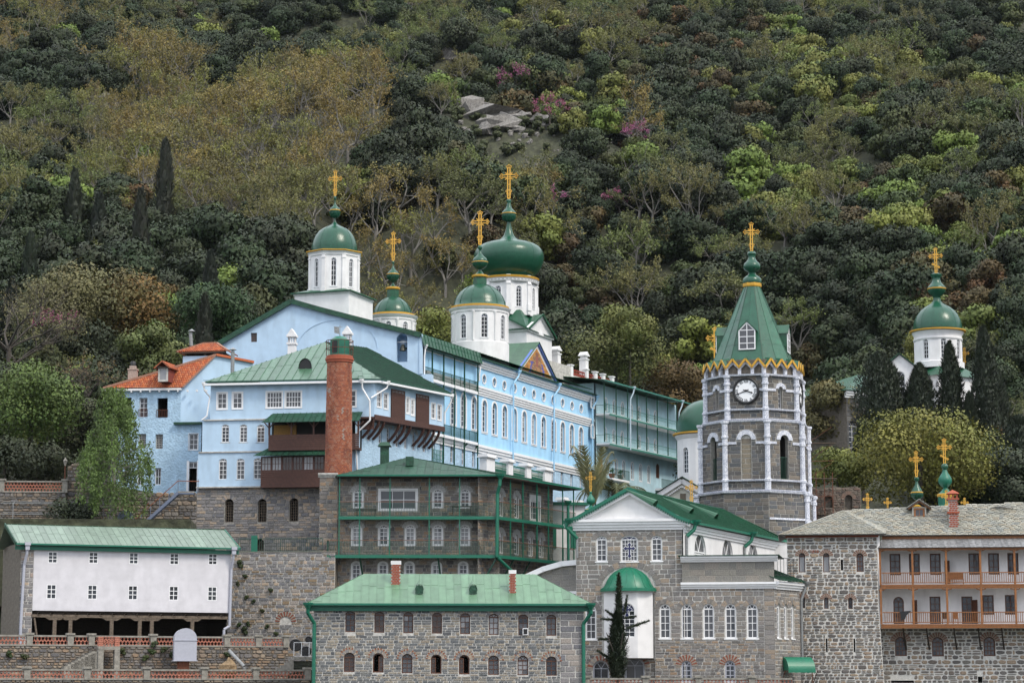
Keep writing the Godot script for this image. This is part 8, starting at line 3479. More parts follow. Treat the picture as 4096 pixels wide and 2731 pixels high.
func build_near_plants() -> void:
	birch()
	leafy("round_pine", "dark green round-crowned pine left of the blue gable roof", V3(-38.72,49.86,-292.00),V2(6.6,9.5),26,520,.2, Color(.028,.060,.018),201)
	leafy("rusty_oak", "large rusty brown evergreen oak between the olive tree and the round pine", V3(-49.00,50.19,-292.00),V2(7.4,13.0),26,520,.22, Color(.10,.080,.022),202, "tree", Color(.15,.085,.02,.3))
	leafy("olive_green_tree", "wide olive green tree with fine foliage on the left edge of the woods", V3(-55.19,49.72,-286.00),V2(7.8,12.5),28,520,.2, Color(.115,.108,.042),203)
	leafy("dark_shrub_tree", "dark shaded oak behind the orange roof chimney", V3(-53.73,44.91,-284.00),V2(5.5,9.5),20,400,.22, Color(.04,.05,.025),204)
	leafy("light_green_tree", "small light green bush-like tree above the orange roof", V3(-43.44,43.47,-274.00),V2(4.0,7.5),18,420,.2, Color(.10,.125,.036),205)
	leafy("green_garden_tree", "fresh green spreading tree at the left above the rubble wall", V3(-50.33,33.32,-240.00),V2(6.4,8.2),26,520,.17, Color(.075,.115,.022),206)
	leafy("dark_bush", "dark low bush on the terrace under the green spreading tree", V3(-48.23,26.33,-234.00),V2(4.6,3.4),16,420,.17, Color(.028,.036,.014),207, "shrub")
	leafy("dark_bush", "dark bush at the far left edge above the lattice parapet", V3(-51.61,26.85,-234.00),V2(4.0,4.0),14,420,.17, Color(.035,.045,.02),208, "shrub")
	leafy("dark_bush", "small dark bush in front of the rubble wall under the birch", V3(-41.95,19.96,-219.00),V2(2.7,2.8),12,300,.13, Color(.03,.042,.02),209, "shrub")
	leafy("dark_bush", "dense dark bush between the birch and the bare tree", V3(-46.05,31.44,-246.00),V2(4.2,6.5),16,420,.18, Color(.05,.06,.028),210, "shrub")
	budding_at("bare spreading grey-brown tree at the left edge", "bare_tree", V3(-57.68,39.68,-262.00),12.5, Color(.15,.13,.06),5,.14,211,4,1.1)
	budding_at("pale khaki tree coming into leaf at the left edge", "budding_tree", V3(-58.80,39.41,-270.00),12.0, Color(.15,.145,.06),14,.17,212,4)
	budding_at("bare twiggy tree behind the green spreading tree", "bare_tree", V3(-47.91,32.17,-250.00),8.0, Color(.13,.09,.05),6,.14,213,3,1.2)
	budding_at("small magenta blossom tree in the dark woods at the left", "blossom_tree", V3(-56.01,44.05,-278.00),6.5, Color(.30,.07,.16),12,.15,214,3,1.0)
	budding_at("thin brownish tree coming into leaf beside the orange roof eave", "budding_tree", V3(-47.26,34.56,-256.00),7.5, Color(.14,.10,.04),10,.15,215)
	for q in [["broad dark cypress left of the hill church, cut by its corner", V3(45.60,44.96,-284.00),V3(45.35,34.68,-284.00),3.6,221], ["blunt cypress in front of the white gable of the hill church", V3(50.21,43.25,-282.00),V3(49.94,32.95,-282.00),2.3,222], ["tall slim cypress in front of the hill church drum", V3(54.00,45.98,-282.00),V3(53.57,30.80,-282.00),1.9,223], ["tallest cypress right of the hill church drum", V3(57.88,47.53,-280.00),V3(57.32,28.90,-280.00),2.1,224], ["cypress close behind the tallest one at the right", V3(60.00,42.76,-284.00),V3(59.60,29.90,-284.00),2.0,225], ["short thin cypress between two tall ones", V3(55.46,39.16,-278.00),V3(55.19,29.99,-278.00),1.1,226], ["low dark cypress at the left of the yellow-green tree", V3(41.20,34.62,-270.00),V3(41.03,27.19,-270.00),1.3,227], ["broad dark cypress at the right edge below the hill church", V3(60.10,35.68,-272.00),V3(59.77,25.71,-272.00),3.6,228]]:
		cypress_at(q[0], q[1], q[2].y, q[3], q[4])
	leafy("yellow_green_tree", "broad yellow-green tree in front of the cypresses above the slate roof", V3(45.30,28.91,-256.00),V2(8.2,11.0),34,560,.18, Color(.150,.150,.028),231)
	leafy("yellow_green_tree", "small yellow-green tree beside the ruined stone wall", V3(36.97,28.50,-262.00),V2(3.6,5.0),14,420,.18, Color(.15,.17,.035),232)
	leafy("dark_tree", "dark green tree filling the right edge above the slate roof", V3(55.85,26.90,-262.00),V2(4.6,7.0),18,420,.2, Color(.035,.048,.024),233)
	leafy("khaki_tree", "khaki green tree between the clock tower and the hill church", V3(41.80,39.40,-300.00),V2(4.6,9.0),18,420,.2, Color(.12,.105,.035),234)
	leafy("lime_tree", "lime green tree between the clock tower and the onion dome", V3(17.08,55.48,-332.00),V2(4.6,10.0),18,420,.2, Color(.13,.145,.035),235)
	leafy("lime_tree", "lime green tree peeping between turret and round tower", V3(-10.99,54.54,-330.00),V2(4.8,7.0),18,420,.2, Color(.16,.18,.035),236)
	leafy("khaki_tree", "wide khaki tree just above the white roof parapet", V3(15.15,51.41,-336.00),V2(8.0,7.0),26,420,.2, Color(.11,.12,.035),237)
	leafy("rusty_oak", "rusty brown tree above the end of the pale blue wing", V3(24.30,47.00,-338.00),V2(6.5,7.0),22,420,.2, Color(.11,.075,.025),238)
	palm("feathery palm with drooping dark fronds behind the white pediment", V3(10.07,23.00,-226.00),17,4.2,1.0,241)
	palm("upright pale palm fronds beside the small green finial", V3(7.69,20.91,-221.00),13,4.6,2.2,242)
	front_cypress()
	wall_tufts()
	hill_rocks()

func birch() -> void:
	var foot := V3(-38.14,19.28,-219.00)
	var t := thing("weeping_birch", "tall weeping birch with fine hanging green foliage in front of the blue house", "tree", moved3(foot))
	var h := V3(-38.29,32.10,-219.00).y-foot.y
	var q := RandomNumberGenerator.new()
	q.seed = 61
	var s := Shape.new()
	s.tube(PackedVector3Array([V3(0,-.6,0),V3(.3, h*.3,0),V3(.1, h*.65,0),V3(.5, h*.97,0)]),.3,.05,8)
	var f := Shape.new()
	for i in 190:
		var y := q.randf_range(.16,1.0)
		var a := q.randf()*TAU
		var r := (2.9*sin(PI*pow(clampf(y, .0,1.0),.75))+.5)*q.randf_range(.35,1.05)
		var b := V3(.3, h*y*.92,0)
		var e := V3(.3+cos(a)*r, minf(h*y+q.randf_range(.2,1.2), h), sin(a)*r)
		s.tube(PackedVector3Array([b, e]),.035,.012,3)
		var drop := q.randf_range(1.2,3.6)
		var tone := q.randf_range(.7,1.3)
		for j in 95:
			var k := q.randf()
			var p := e+V3(q.randfn()*.22+cos(a)*.3*k, -drop*k+.2, q.randfn()*.22)
			var x := V3(q.randfn(), q.randfn()*.6, q.randfn()).normalized()*q.randf_range(.06,.13)
			var g := tone*q.randf_range(.75,1.25)
			f.col = Color(.085*g, .135*g, .03*g)
			f.tri(p-x, p+x, p+V3(q.randfn()*.06,-q.randf_range(.12,.26), q.randfn()*.06))
	put(t, "trunk", s, mats["pale bark"], t.transform)
	put(t, "crown", f, leaf_mat(Color.WHITE), t.transform)

func palm(label: String, at: Vector3, n: int, l: float, up: float, k: int) -> void:
	var t := thing("palm_tree", label, "palm tree", moved3(at))
	var q := RandomNumberGenerator.new()
	q.seed = k
	var s := Shape.new()
	s.tube(PackedVector3Array([V3(0,-14,0),V3(0,0,0)]),.4,.35,10)
	put(t, "trunk", s, mats["bark"], t.transform)
	for i in n:
		var a := TAU*(i+q.randf()*.5)/n
		var rise := up*q.randf_range(.3,1.3)
		var f := Shape.new()
		var last := Vector3.ZERO
		var c := Color(.085,.095,.035) if up < 2.0 else Color(.14,.14,.065)
		var side := V3(-sin(a),0, cos(a))
		for j in 14:
			var u := (j+1)/14.0
			var p := V3(cos(a),0, sin(a))*l*sin(u*1.35)*(.95 if up < 2.0 else .5)+V3(0, rise*sin(u*2.4)*1.4-u*u*(1.7 if up < 2.0 else .5)+(l*.75*u if up > 2.0 else .0),0)
			f.col = c
			f.bar(last, p, .05,.04)
			for e in [-1.0,1.0]:
				for m in 2:
					var w := last.lerp(p, m*.5+.2)
					var g := q.randf_range(.7,1.3)
					f.col = Color(c.r*g, c.g*g, c.b*g)
					var tip: Vector3 = w+side*e*.75*sin(PI*clampf(u*.9+.1,0,1))+(p-last)*2.0+V3(0,-.22,0)
					f.tri(w, w+(p-last)*.5, tip)
			last = p
		put(t, "frond", f, leaf_mat(Color.WHITE), t.transform)

func front_cypress() -> void:
	var foot := V3(8.59,4.58,-189.00)
	var h := V3(8.76,13.12,-189.00).y-foot.y
	var t := thing("ragged_cypress", "ragged dark cypress with stray side branches before the white apse", "tree", moved3(foot))
	put(t, "trunk", trunk_mesh(5.0,.22,3), mats["bark"], t.transform)
	put(t, "crown", cypress_crown("ragged", h*.64,.8,9000,.1, Color(.024,.038,.018),251), leaf_mat(Color.WHITE), t.transform)
	put(t, "leader", cypress_crown("leader", h*.55,.27,2600,.1, Color(.032,.045,.022),252), leaf_mat(Color.WHITE), moved3(foot+V3(.1, h*.45,.1)))
	for e in [[V3(9.21,8.67,-189.00),V3(11.10,9.33,-189.00)], [V3(8.46,9.53,-189.00),V3(7.61,10.17,-189.00)], [V3(8.46,9.37,-189.00),V3(7.23,9.47,-189.00)], [V3(9.11,9.53,-189.00),V3(10.08,9.69,-189.00)], [V3(8.24,7.82,-189.00),V3(7.06,7.84,-189.00)], [V3(8.12,6.12,-189.00),V3(6.94,6.91,-189.00)], [V3(9.11,9.74,-189.00),V3(9.36,11.35,-189.00)]]:
		var d: Vector3 = e[1]-e[0]
		var b := Basis(Quaternion(Vector3.UP, d.normalized()))
		put(t, "side_branch", cypress_crown("twig", 1.0,.11,420,.06, Color(.03,.044,.02),253), leaf_mat(Color.WHITE), Transform3D(b*Basis.from_scale(V3(.9, d.length(),.9)), e[0]))

func wall_tufts() -> void:
	var spots := [V2(-.83,15.50),V2(-.41,14.45),V2(-.18,12.35),V2(.0,9.87),V2(1.30,11.18),V2(1.86,9.61),V2(-.26,9.22),V2(2.66,9.02),V2(-.86,9.75),V2(-1.06,13.66),V2(2.07,13.13),V2(.49,11.96)]
	var f := fr(-24.99,-221.00,-4.00)
	var places := ["highest, under the railing", "below the railing end", "beside the house corner", "low beside the drainpipe", "in the middle of the wall", "low in the middle", "lowest at the left", "lowest at the right", "left edge near the bottom", "left edge near the top", "right of the middle", "just left of the middle"]
	for i in spots.size():
		var t := thing("wall_plant", "green tuft rooted in the tall retaining wall, " + places[i], "plant", moved(f, spots[i].x, spots[i].y, .15), "tufts in the retaining wall")
		var z: float = .5 if i in [0,6] else .3
		put(t, "leaves", crown("tuft %d" % (i % 3),V2(1.0,1.7),6,130,.14, Color(.05,.07,.025),.25,261+i % 3), leaf_mat(TINTS[i % 5]), t.transform*Transform3D(Basis.from_scale(V3(z, z, z)),V3(0,-.8*z, 0)))
	spots = [V2(-4.78,6.88),V2(-2.45,6.95),V2(-1.33,7.01),V2(-.56,6.61),V2(4.09,6.75),V2(-2.90,6.32),V2(-14.14,6.60),V2(-13.01,6.50),V2(-2.17,7.47)]
	f = fr(-27.96,-196.00,22.00)
	places = ["right of the brick gate", "middle left of the hood", "left of the hood", "at the hood's left foot", "right of the hood above the pipe", "low left of the hood", "at the far left", "left of the stair", "at the top left of the hood"]
	for i in spots.size():
		var t := thing("wall_plant", "leafy tuft growing from the upper terrace wall, " + places[i], "plant", moved(f, spots[i].x, spots[i].y, .2), "tufts in the terrace wall")
		put(t, "leaves", crown("tuft %d" % (i % 3),V2(1.0,1.7),6,130,.14, Color(.05,.07,.025),.25,261+i % 3), leaf_mat(TINTS[(i+2) % 5]), t.transform*Transform3D(Basis.from_scale(V3(.42,.36,.4)),V3(0,-.3,0)))

func hill_rocks() -> void:
	var m := mat("granite", Color(.33,.31,.285),.95,.45,5.0,10.0)
	var list := [[-6.00,-485.16,7.5,2.6, "long pale granite slab on the open slope above the onion dome"], [-8.75,-497.01,4.5,2.2, "cracked granite slab at the upper left of the open slope"], [-2.39,-476.08,4.0,2.0, "granite slab at the lower right of the open slope"], [-16.37,-577.75,3.6,3.2, "grey boulder highest above the open slope"], [-18.80,-550.99,2.4,1.8, "grey boulder left of the pink blossom, below the highest one"], [-5.21,-508.19,1.9,1.9, "pale upright block on top of the granite slab"], [21.20,-485.16,4.2,3.6, "pale double boulder right of the open slope"], [17.24,-477.20,1.6,2.2, "small upright boulder left of the double boulder"], [6.86,-479.44,3.0,2.6, "brown boulder in the middle of the pink shrubs"], [-16.78,-537.82,1.5,1.0, "little pale rock below the grey boulders"], [-8.78,-527.33,1.2,.8, "little white rock above the granite slab"], [2.30,-495.19,1.4,.9, "little rock right of the granite slab"], [-95.60,-527.33,3.2,3.0, "reddish rock face in the woods at the upper left"], [70.66,-320.15,2.2,2.4, "pale rocks at the right edge above the hill church"]]
	for i in list.size():
		var e: Array = list[i]
		var y := ground(e[0], e[1])
		var t := thing("hillside_rock", e[4], "rock", moved3(V3(e[0], y, e[1])), "rocks on the hillside")
		var s := Shape.new()
		if i in [0,1,2]:
			e[2] *= 1.25
			e[3] *= 1.5
		boulder(s, V3(0,.5,0),V3(e[2], e[3], e[2]*.8),300+i)
		for j in 3:
			var a := rng.randf()*TAU
			boulder(s, V3(cos(a)*e[2]*.9,-e[3]*.2, sin(a)*e[2]*.5),V3(e[2], e[3], e[2])*rng.randf_range(.3,.55),340+i*3+j)
		put(t, "rock", s, m, t.transform)
	scree()
	var pinks := [[.42,-545.06,1.5, "largest magenta blossom tree, above the open rocky slope"], [-.61,-527.33,1.1, "magenta blossom tree just below the largest one"], [6.17,-432.26,1.3, "magenta blossom tree right of the top cross"], [20.48,-435.48,1.1, "pale pink blossom tree among dark oaks right of the onion dome"], [25.45,-467.35,1.2, "pink blossom tree below the double boulder"], [7.91,-476.08,1.2, "faded pink blossom shrub beside the brown boulder"], [12.26,-441.59,1.0, "pink blossom tree between the two rocky clearings"], [40.90,-438.28,.9, "small pink blossom tree high above the clock tower"], [65.53,-365.80,1.0, "dull pink blossom tree left of the hill church cross"]]
	for i in pinks.size():
		var e: Array = pinks[i]
		tree(6,V3(e[0], ground(e[0], e[1])+.5, e[1]+2.0),Vector3.ONE*e[2], i*1.3, i % 3, true, i % 2*4, e[3], "pink blossom trees on the hillside")

func scree() -> void:
	for part in 2:
		var mm := MultiMesh.new()
		mm.transform_format = MultiMesh.TRANSFORM_3D
		if part == 0:
			var s := Shape.new()
			boulder(s, Vector3.ZERO, V3(.6,.45,.5),77)
			mm.mesh = s.mesh()
		else:
			mm.mesh = crown("scrub", V2(1.2,1.6),6,120,.2, Color(.06,.075,.03),.3,271)
		mm.instance_count = 150
		for i in 150:
			var c: Array = [[-5.77,-489.24,8.75,35.48], [5.58,-489.24,7.37,23.58]][i % 2]
			var a := rng.randf()*TAU
			var r := sqrt(rng.randf())*1.1
			var x: float = c[0]+cos(a)*r*c[2]
			var z: float = c[1]+sin(a)*r*c[3]
			mm.set_instance_transform(i, Transform3D(Basis(Vector3.UP, a)*Basis.from_scale(Vector3.ONE*rng.randf_range(.5,1.7)),V3(x, ground(x, z)-.1, z)))
		var o := MultiMeshInstance3D.new()
		o.name = ["scree", "low_scrub"][part]
		o.multimesh = mm
		o.material_override = mats["granite"] if part == 0 else leaf_mat(Color.WHITE)
		add_child(o)
		tag(o, ["small grey stones strewn over the open rocky slope", "low green scrub dotted over the open rocky slope"][part], ["stones", "scrub"][part], "", "stuff")
# ---------------------------------------------------------------- trees
# A crown of leaf clumps spread over lobes. size: half width, height; leaf: clump size in metres
func crown(key: String, size: Vector2, lobes: int, per: int, leaf: float, c: Color, vary: float, k: int, tips := Color(0,0,0,0), ragged := .25) -> ArrayMesh:
	if shared.has(key):
		return shared[key]
	var q := RandomNumberGenerator.new()
	q.seed = k
	var s := Shape.new()
	var mid := size.y*.5
	for i in lobes:
		var a := q.randf()*TAU
		var up := q.randf_range(-.75,1.0)
		var flat := sqrt(1.0-up*up)
		var far := q.randf_range(.45,.78) if i > 1 else .2
		var at := V3(cos(a)*flat*size.x*far, mid+up*mid*.68, sin(a)*flat*size.x*far)
		var r := size.x*q.randf_range(.30,.48)
		var tone := q.randf_range(1.0-vary, 1.0+vary)
		var base := Color(c.r*tone*q.randf_range(.92,1.08), c.g*tone, c.b*tone)
		if tips.a > .0 and q.randf() < tips.a:
			base = Color(tips.r*tone, tips.g*tone, tips.b*tone)
		for j in per:
			var d := V3(q.randfn(), q.randfn()+.25, q.randfn()).normalized()
			var reach := r*(1.0+ragged*q.randfn()*.5)
			if q.randf() < .2:
				reach *= q.randf_range(.4,.9)
			var p := at+d*reach*V3(1,.82,1)
			var m := (d+V3(q.randfn(), q.randfn(), q.randfn())*.55).normalized()
			var x := m.cross(V3(q.randfn(), q.randfn(), q.randfn())).normalized()
			var y := m.cross(x)
			var w := leaf*q.randf_range(.55,1.25)
			var t := q.randf_range(.8,1.2)
			s.col = Color(base.r*t, base.g*t, base.b*t)
			var e := x*w
			var g := y*w*.7
			var soft := (d*.75+m*.4).normalized()
			s.leafy(p-e-g*.5, p+e*.7-g, p+g, soft)
			s.leafy(p+e*.9+g*.2, p+g*1.3+m*w*.3, p-e*.5+g*.4-m*w*.25, soft)
	shared[key] = s.mesh()
	return shared[key]

func limbs(s: Shape, q: RandomNumberGenerator, at: Vector3, dir: Vector3, l: float, r: float, level: int, ends: Array, upward := .25) -> void:
	var path := PackedVector3Array([at])
	var p := at
	var d := dir
	for i in 3:
		d = (d+V3(q.randfn(), q.randfn()*.6+upward, q.randfn())*.22).normalized()
		p += d*l/3.0
		path.append(p)
	s.tube(path, r, r*.5,5 if level > 1 else 3)
	if level <= 0:
		ends.append([at, p])
		return
	var n := 3+q.randi() % 2
	for i in n:
		var t := q.randf_range(.45,1.0) if i > 0 else 1.0
		var o := path[mini(3, int(ceil(t*3.0)))]
		var b := (d+V3(q.randfn(), q.randfn()*.7+upward, q.randfn())*.75).normalized()
		limbs(s, q, o, b, l*q.randf_range(.55,.75), r*.5, level-1, ends, upward)

# A tree just coming into leaf: its branches show through. Returns [trunk mesh, crown mesh]
func budding(key: String, h: float, c: Color, leaves: int, leaf: float, k: int, spread := 1.0, levels := 3) -> Array:
	if shared.has(key):
		return shared[key]
	var q := RandomNumberGenerator.new()
	q.seed = k
	var s := Shape.new()
	var ends := []
	var base := h*.24
	s.tube(PackedVector3Array([V3(0,-1.5,0),V3(q.randfn()*.1, base*.5, q.randfn()*.1),V3(0, base, 0)]), h*.028, h*.02,6)
	for i in 5:
		var a := TAU*(i+q.randf()*.6)/5.0
		limbs(s, q, V3(0, base*q.randf_range(.75,1.0),0),V3(cos(a)*spread, q.randf_range(.55,1.3), sin(a)*spread).normalized(), h*q.randf_range(.32,.42), h*.013, levels-1, ends)
	var f := Shape.new()
	for e in ends:
		var tone := q.randf_range(.75,1.25)
		for i in leaves:
			var p: Vector3 = e[0].lerp(e[1], q.randf_range(.1,1.15))+V3(q.randfn(), q.randfn(), q.randfn())*h*.022
			var x := V3(q.randfn(), q.randfn(), q.randfn()).normalized()*leaf*q.randf_range(.5,1.2)
			var y := x.cross(V3(q.randfn(), q.randfn(), q.randfn())).normalized()*leaf*.7
			var t := tone*q.randf_range(.75,1.25)
			f.col = Color(c.r*t, c.g*t, c.b*t)
			f.tri(p-x, p+x, p+y)
	shared[key] = [s.mesh(), f.mesh()]
	return shared[key]

func cypress_crown(key: String, h: float, r: float, n: int, leaf: float, c: Color, k: int) -> ArrayMesh:
	if shared.has(key):
		return shared[key]
	var q := RandomNumberGenerator.new()
	q.seed = k
	var s := Shape.new()
	var tops := []
	for i in 5:
		tops.append([q.randf()*TAU, q.randf_range(.0, r*.35), q.randf_range(.82,1.0)])
	tops[0] = [.0,.0,1.0]
	for i in n:
		var g: Array = tops[q.randi() % 5] if q.randf() < .6 else tops[0]
		var y := q.randf()
		var w := r*pow(sin(PI*clampf(.07+.93*pow(y, .8),0,1)),.65)*(1.0 if g[1] == .0 else .72)
		var a := q.randf()*TAU
		var lump := .86+.22*sin(a*5.0+y*17.0+g[0])*sin(y*31.0)
		var p := V3(cos(a)*w*lump+cos(g[0])*g[1], y*h*g[2], sin(a)*w*lump+sin(g[0])*g[1])
		var up := V3(cos(a)*.25,1.0, sin(a)*.25).normalized()
		var x := V3(-sin(a), q.randfn()*.2, cos(a)).normalized()*leaf*q.randf_range(.4,.8)
		var t := q.randf_range(.6,1.35)
		s.col = Color(c.r*t, c.g*t, c.b*t)
		var o := V3(cos(a),0, sin(a))*q.randf_range(-.25,.3)
		s.tri(p-x, p+x, p+up*leaf*q.randf_range(1.2,2.2)+o)
	shared[key] = s.mesh()
	return shared[key]

func trunk_mesh(h: float, r: float, k: int) -> ArrayMesh:
	var key := "trunk %.1f %.2f %d" % [h, r, k]
	if not shared.has(key):
		var q := RandomNumberGenerator.new()
		q.seed = k
		var s := Shape.new()
		s.tube(PackedVector3Array([V3(0,-2,0),V3(q.randfn()*.15, h*.35, q.randfn()*.15),V3(0, h*.7,0)]), r, r*.55,7)
		for i in 4:
			var a := TAU*(i+q.randf())/4.0
			s.tube(PackedVector3Array([V3(0, h*.3,0),V3(cos(a)*h*.14, h*.48, sin(a)*h*.14),V3(cos(a)*h*.3, h*.75, sin(a)*h*.3)]), r*.5, r*.15,5)
		shared[key] = s.mesh()
	return shared[key]

const TINTS := [Color(1,1,1), Color(.82,.84,.80), Color(1.22,1.14,1.0), Color(.92,1.08,.85), Color(1.1,.95,.9)]

# kinds: 0 dark evergreen, 1 mid green, 2 golden budding, 3 fresh lime, 4 grey-green, 5 rusty evergreen, 6 pink blossom, 7 cypress, 8 bare
const KIND_NAME := ["evergreen_oak", "green_tree", "budding_tree", "lime_green_tree", "grey_green_tree", "rusty_oak", "blossom_tree", "cypress", "bare_tree"]
const KIND_LOOK := ["dark evergreen oak", "mid green broadleaf tree", "golden tree coming into leaf", "fresh lime green tree", "pale grey-green tree", "rusty brown evergreen oak", "small pink blossom tree", "slim dark cypress", "bare grey-brown tree"]

func tree_meshes(kind: int, k: int, near: bool) -> Array:
	var n := "near" if near else "far"
	var per := 520 if near else 300
	var leaf := .18 if near else .29
	match kind:
		0: return [trunk_mesh(6.0,.28, k), crown("oak %s %d" % [n, k], V2(4.9,7.8),19, per, leaf, Color(.021,.034,.011),.3,10+k), mats["bark"]]
		1: return [trunk_mesh(6.0,.25, k), crown("green %s %d" % [n, k], V2(4.0,7.2),15, per, leaf, Color(.050,.068,.018),.22,30+k), mats["bark"]]
		2:
			var b := budding("gold %s %d" % [n, k], 10.5, Color(.18,.155,.042),22,.16 if near else .22,50+k)
			return [b[0], b[1], mats["pale bark"]]
		3: return [trunk_mesh(6.5,.22, k), crown("lime %s %d" % [n, k], V2(3.9,7.2),14, per, leaf*.95, Color(.135,.165,.034),.2,70+k, Color(0,0,0,0),.3), mats["bark"]]
		4:
			var b := budding("grey %s %d" % [n, k], 10.0, Color(.125,.135,.042),32,.15 if near else .22,90+k, 1.0)
			return [b[0], b[1], mats["pale bark"]]
		5: return [trunk_mesh(6.0,.25, k), crown("rust %s %d" % [n, k], V2(4.1,6.8),15, per, leaf, Color(.056,.045,.013),.2,110+k, Color(.10,.058,.02,.25)), mats["bark"]]
		6:
			var b := budding("pink %s %d" % [n, k], 5.5, Color(.30,.085,.185),10,.17 if near else .2,130+k, 1.0)
			return [b[0], b[1], mats["bark"]]
		7: return [trunk_mesh(3.0,.2, k), cypress_crown("cypress %s %d" % [n, k], 14.0,1.35,4500 if near else 1500,.3 if near else .5, Color(.020,.027,.017),150+k), mats["bark"]]
	var c := budding("bare %s %d" % [n, k], 9.5, Color(.2,.13,.09),3,.2,170+k)
	return [c[0], c[1], mats["pale bark"]]

func tree(kind: int, at: Vector3, scale: Vector3, turn: float, k: int, near: bool, tint: int, label: String, group := "", called := "") -> Node3D:
	var t := thing(called if called else KIND_NAME[kind], label, "tree", Transform3D(Basis(Vector3.UP, turn)*Basis.from_scale(scale), at), group)
	var m := tree_meshes(kind, k, near)
	put(t, "trunk", m[0], m[2], t.transform)
	put(t, "crown", m[1], leaf_mat(TINTS[tint]), t.transform)
	return t

# What grows where: ellipses on the slope [x, z, half width, half depth, kind, share]
func patches() -> Array:
	return [
		[-57.08,-479.44,27.09,63.17,2,.93], [-88.16,-537.82,9.12,54.09,2,.95], [-55.11,-530.78,7.50,27.87,2,.9], [-38.19,-458.94,11.24,31.10,2,.9], [-44.42,-429.99,11.34,22.63,2,.8], [-128.11,-601.87,6.80,54.33,2,.5],
		[-14.99,-361.96,8.86,48.37,2,.55], [-22.36,-392.97,9.62,22.58,2,.8], [-33.26,-396.76,11.21,23.03,4,.6],
		[-83.70,-463.11,6.11,14.73,3,1.0], [-71.81,-447.88,3.54,14.74,3,.9], [-81.32,-432.26,4.88,20.58,4,.8], [-102.42,-474.97,6.26,27.77,4,.7], [-87.53,-400.62,4.53,19.56,4,.8],
		[-43.72,-408.58,8.46,16.28,4,.7], [-46.79,-371.72,4.20,8.36,3,.7],
		[-1.36,-439.22,11.58,23.64,2,.5], [-6.04,-412.69,8.55,20.79,4,.6], [1.87,-404.56,6.10,19.96,3,.5], [.27,-355.74,4.02,24.56,3,.3], [-6.21,-338.35,5.10,24.92,3,.6],
		[24.15,-412.69,17.10,18.70,4,.5], [24.77,-375.10,8.48,13.65,3,.6], [23.66,-464.16,5.24,15.86,2,.5], [48.88,-441.59,12.47,26.31,3,.7], [43.67,-416.88,7.85,16.97,4,.7],
		[38.97,-360.39,5.43,12.56,3,.9], [79.39,-606.39,9.14,74.05,3,.7], [74.50,-517.25,7.79,29.76,3,.8], [62.20,-464.16,6.99,23.82,4,.8], [51.76,-474.97,6.26,24.98,3,.6],
		[72.74,-400.62,8.30,23.50,3,.75], [77.42,-443.99,10.03,29.05,3,.4], [93.62,-552.50,12.49,45.56,4,.5], [109.42,-507.55,5.74,25.43,3,.7], [62.44,-352.72,7.97,12.02,3,.5],
		[67.33,-346.82,4.57,14.52,5,.9], [62.75,-410.63,6.19,18.51,5,.8], [78.29,-448.86,5.07,14.80,5,.5], [40.16,-584.44,12.11,59.84,5,.3], [-56.11,-327.69,6.79,21.40,5,.9], [18.60,-255.15,3.84,17.23,5,.9],
		[27.44,-630.09,14.24,59.69,4,.4], [.49,-630.09,14.24,59.69,4,.35], [-28.32,-593.02,13.40,52.70,4,.5], [-38.70,-630.09,16.61,49.60,4,.3], [15.01,-537.82,12.15,50.41,3,.25],
		[-19.35,-443.99,7.94,38.87,0,.95], [-73.22,-368.41,15.96,36.48,0,.9], [-51.77,-361.96,11.59,28.68,0,.95], [-108.83,-552.50,14.57,76.90,0,.85], [-28.38,-530.78,11.00,41.95,0,.85], [23.81,-332.93,11.29,41.98,0,.8],
		[125.11,-610.98,16.11,84.97,0,.85], [-65.99,-610.98,23.01,75.22,0,.8], [37.48,-504.40,11.40,50.60,0,.75], [56.17,-355.74,10.05,24.56,0,.8], [37.15,-338.35,9.56,27.73,0,.8],
	]

func grows(x: float, z: float, n: FastNoiseLite) -> int:
	for p in patches():
		var e := V2((x-p[0])/p[2], (z-p[1])/p[3]).length()+n.get_noise_2d(x*2.2, z*2.2)*.28
		if e < 1.0 and rng.randf() < p[5]:
			return p[4]
	var r := rng.randf()+n.get_noise_2d(x, z)*.35
	if r < .48: return 0
	if r < .70: return 1
	if r < .79: return 5
	if r < .92: return 4
	return 3

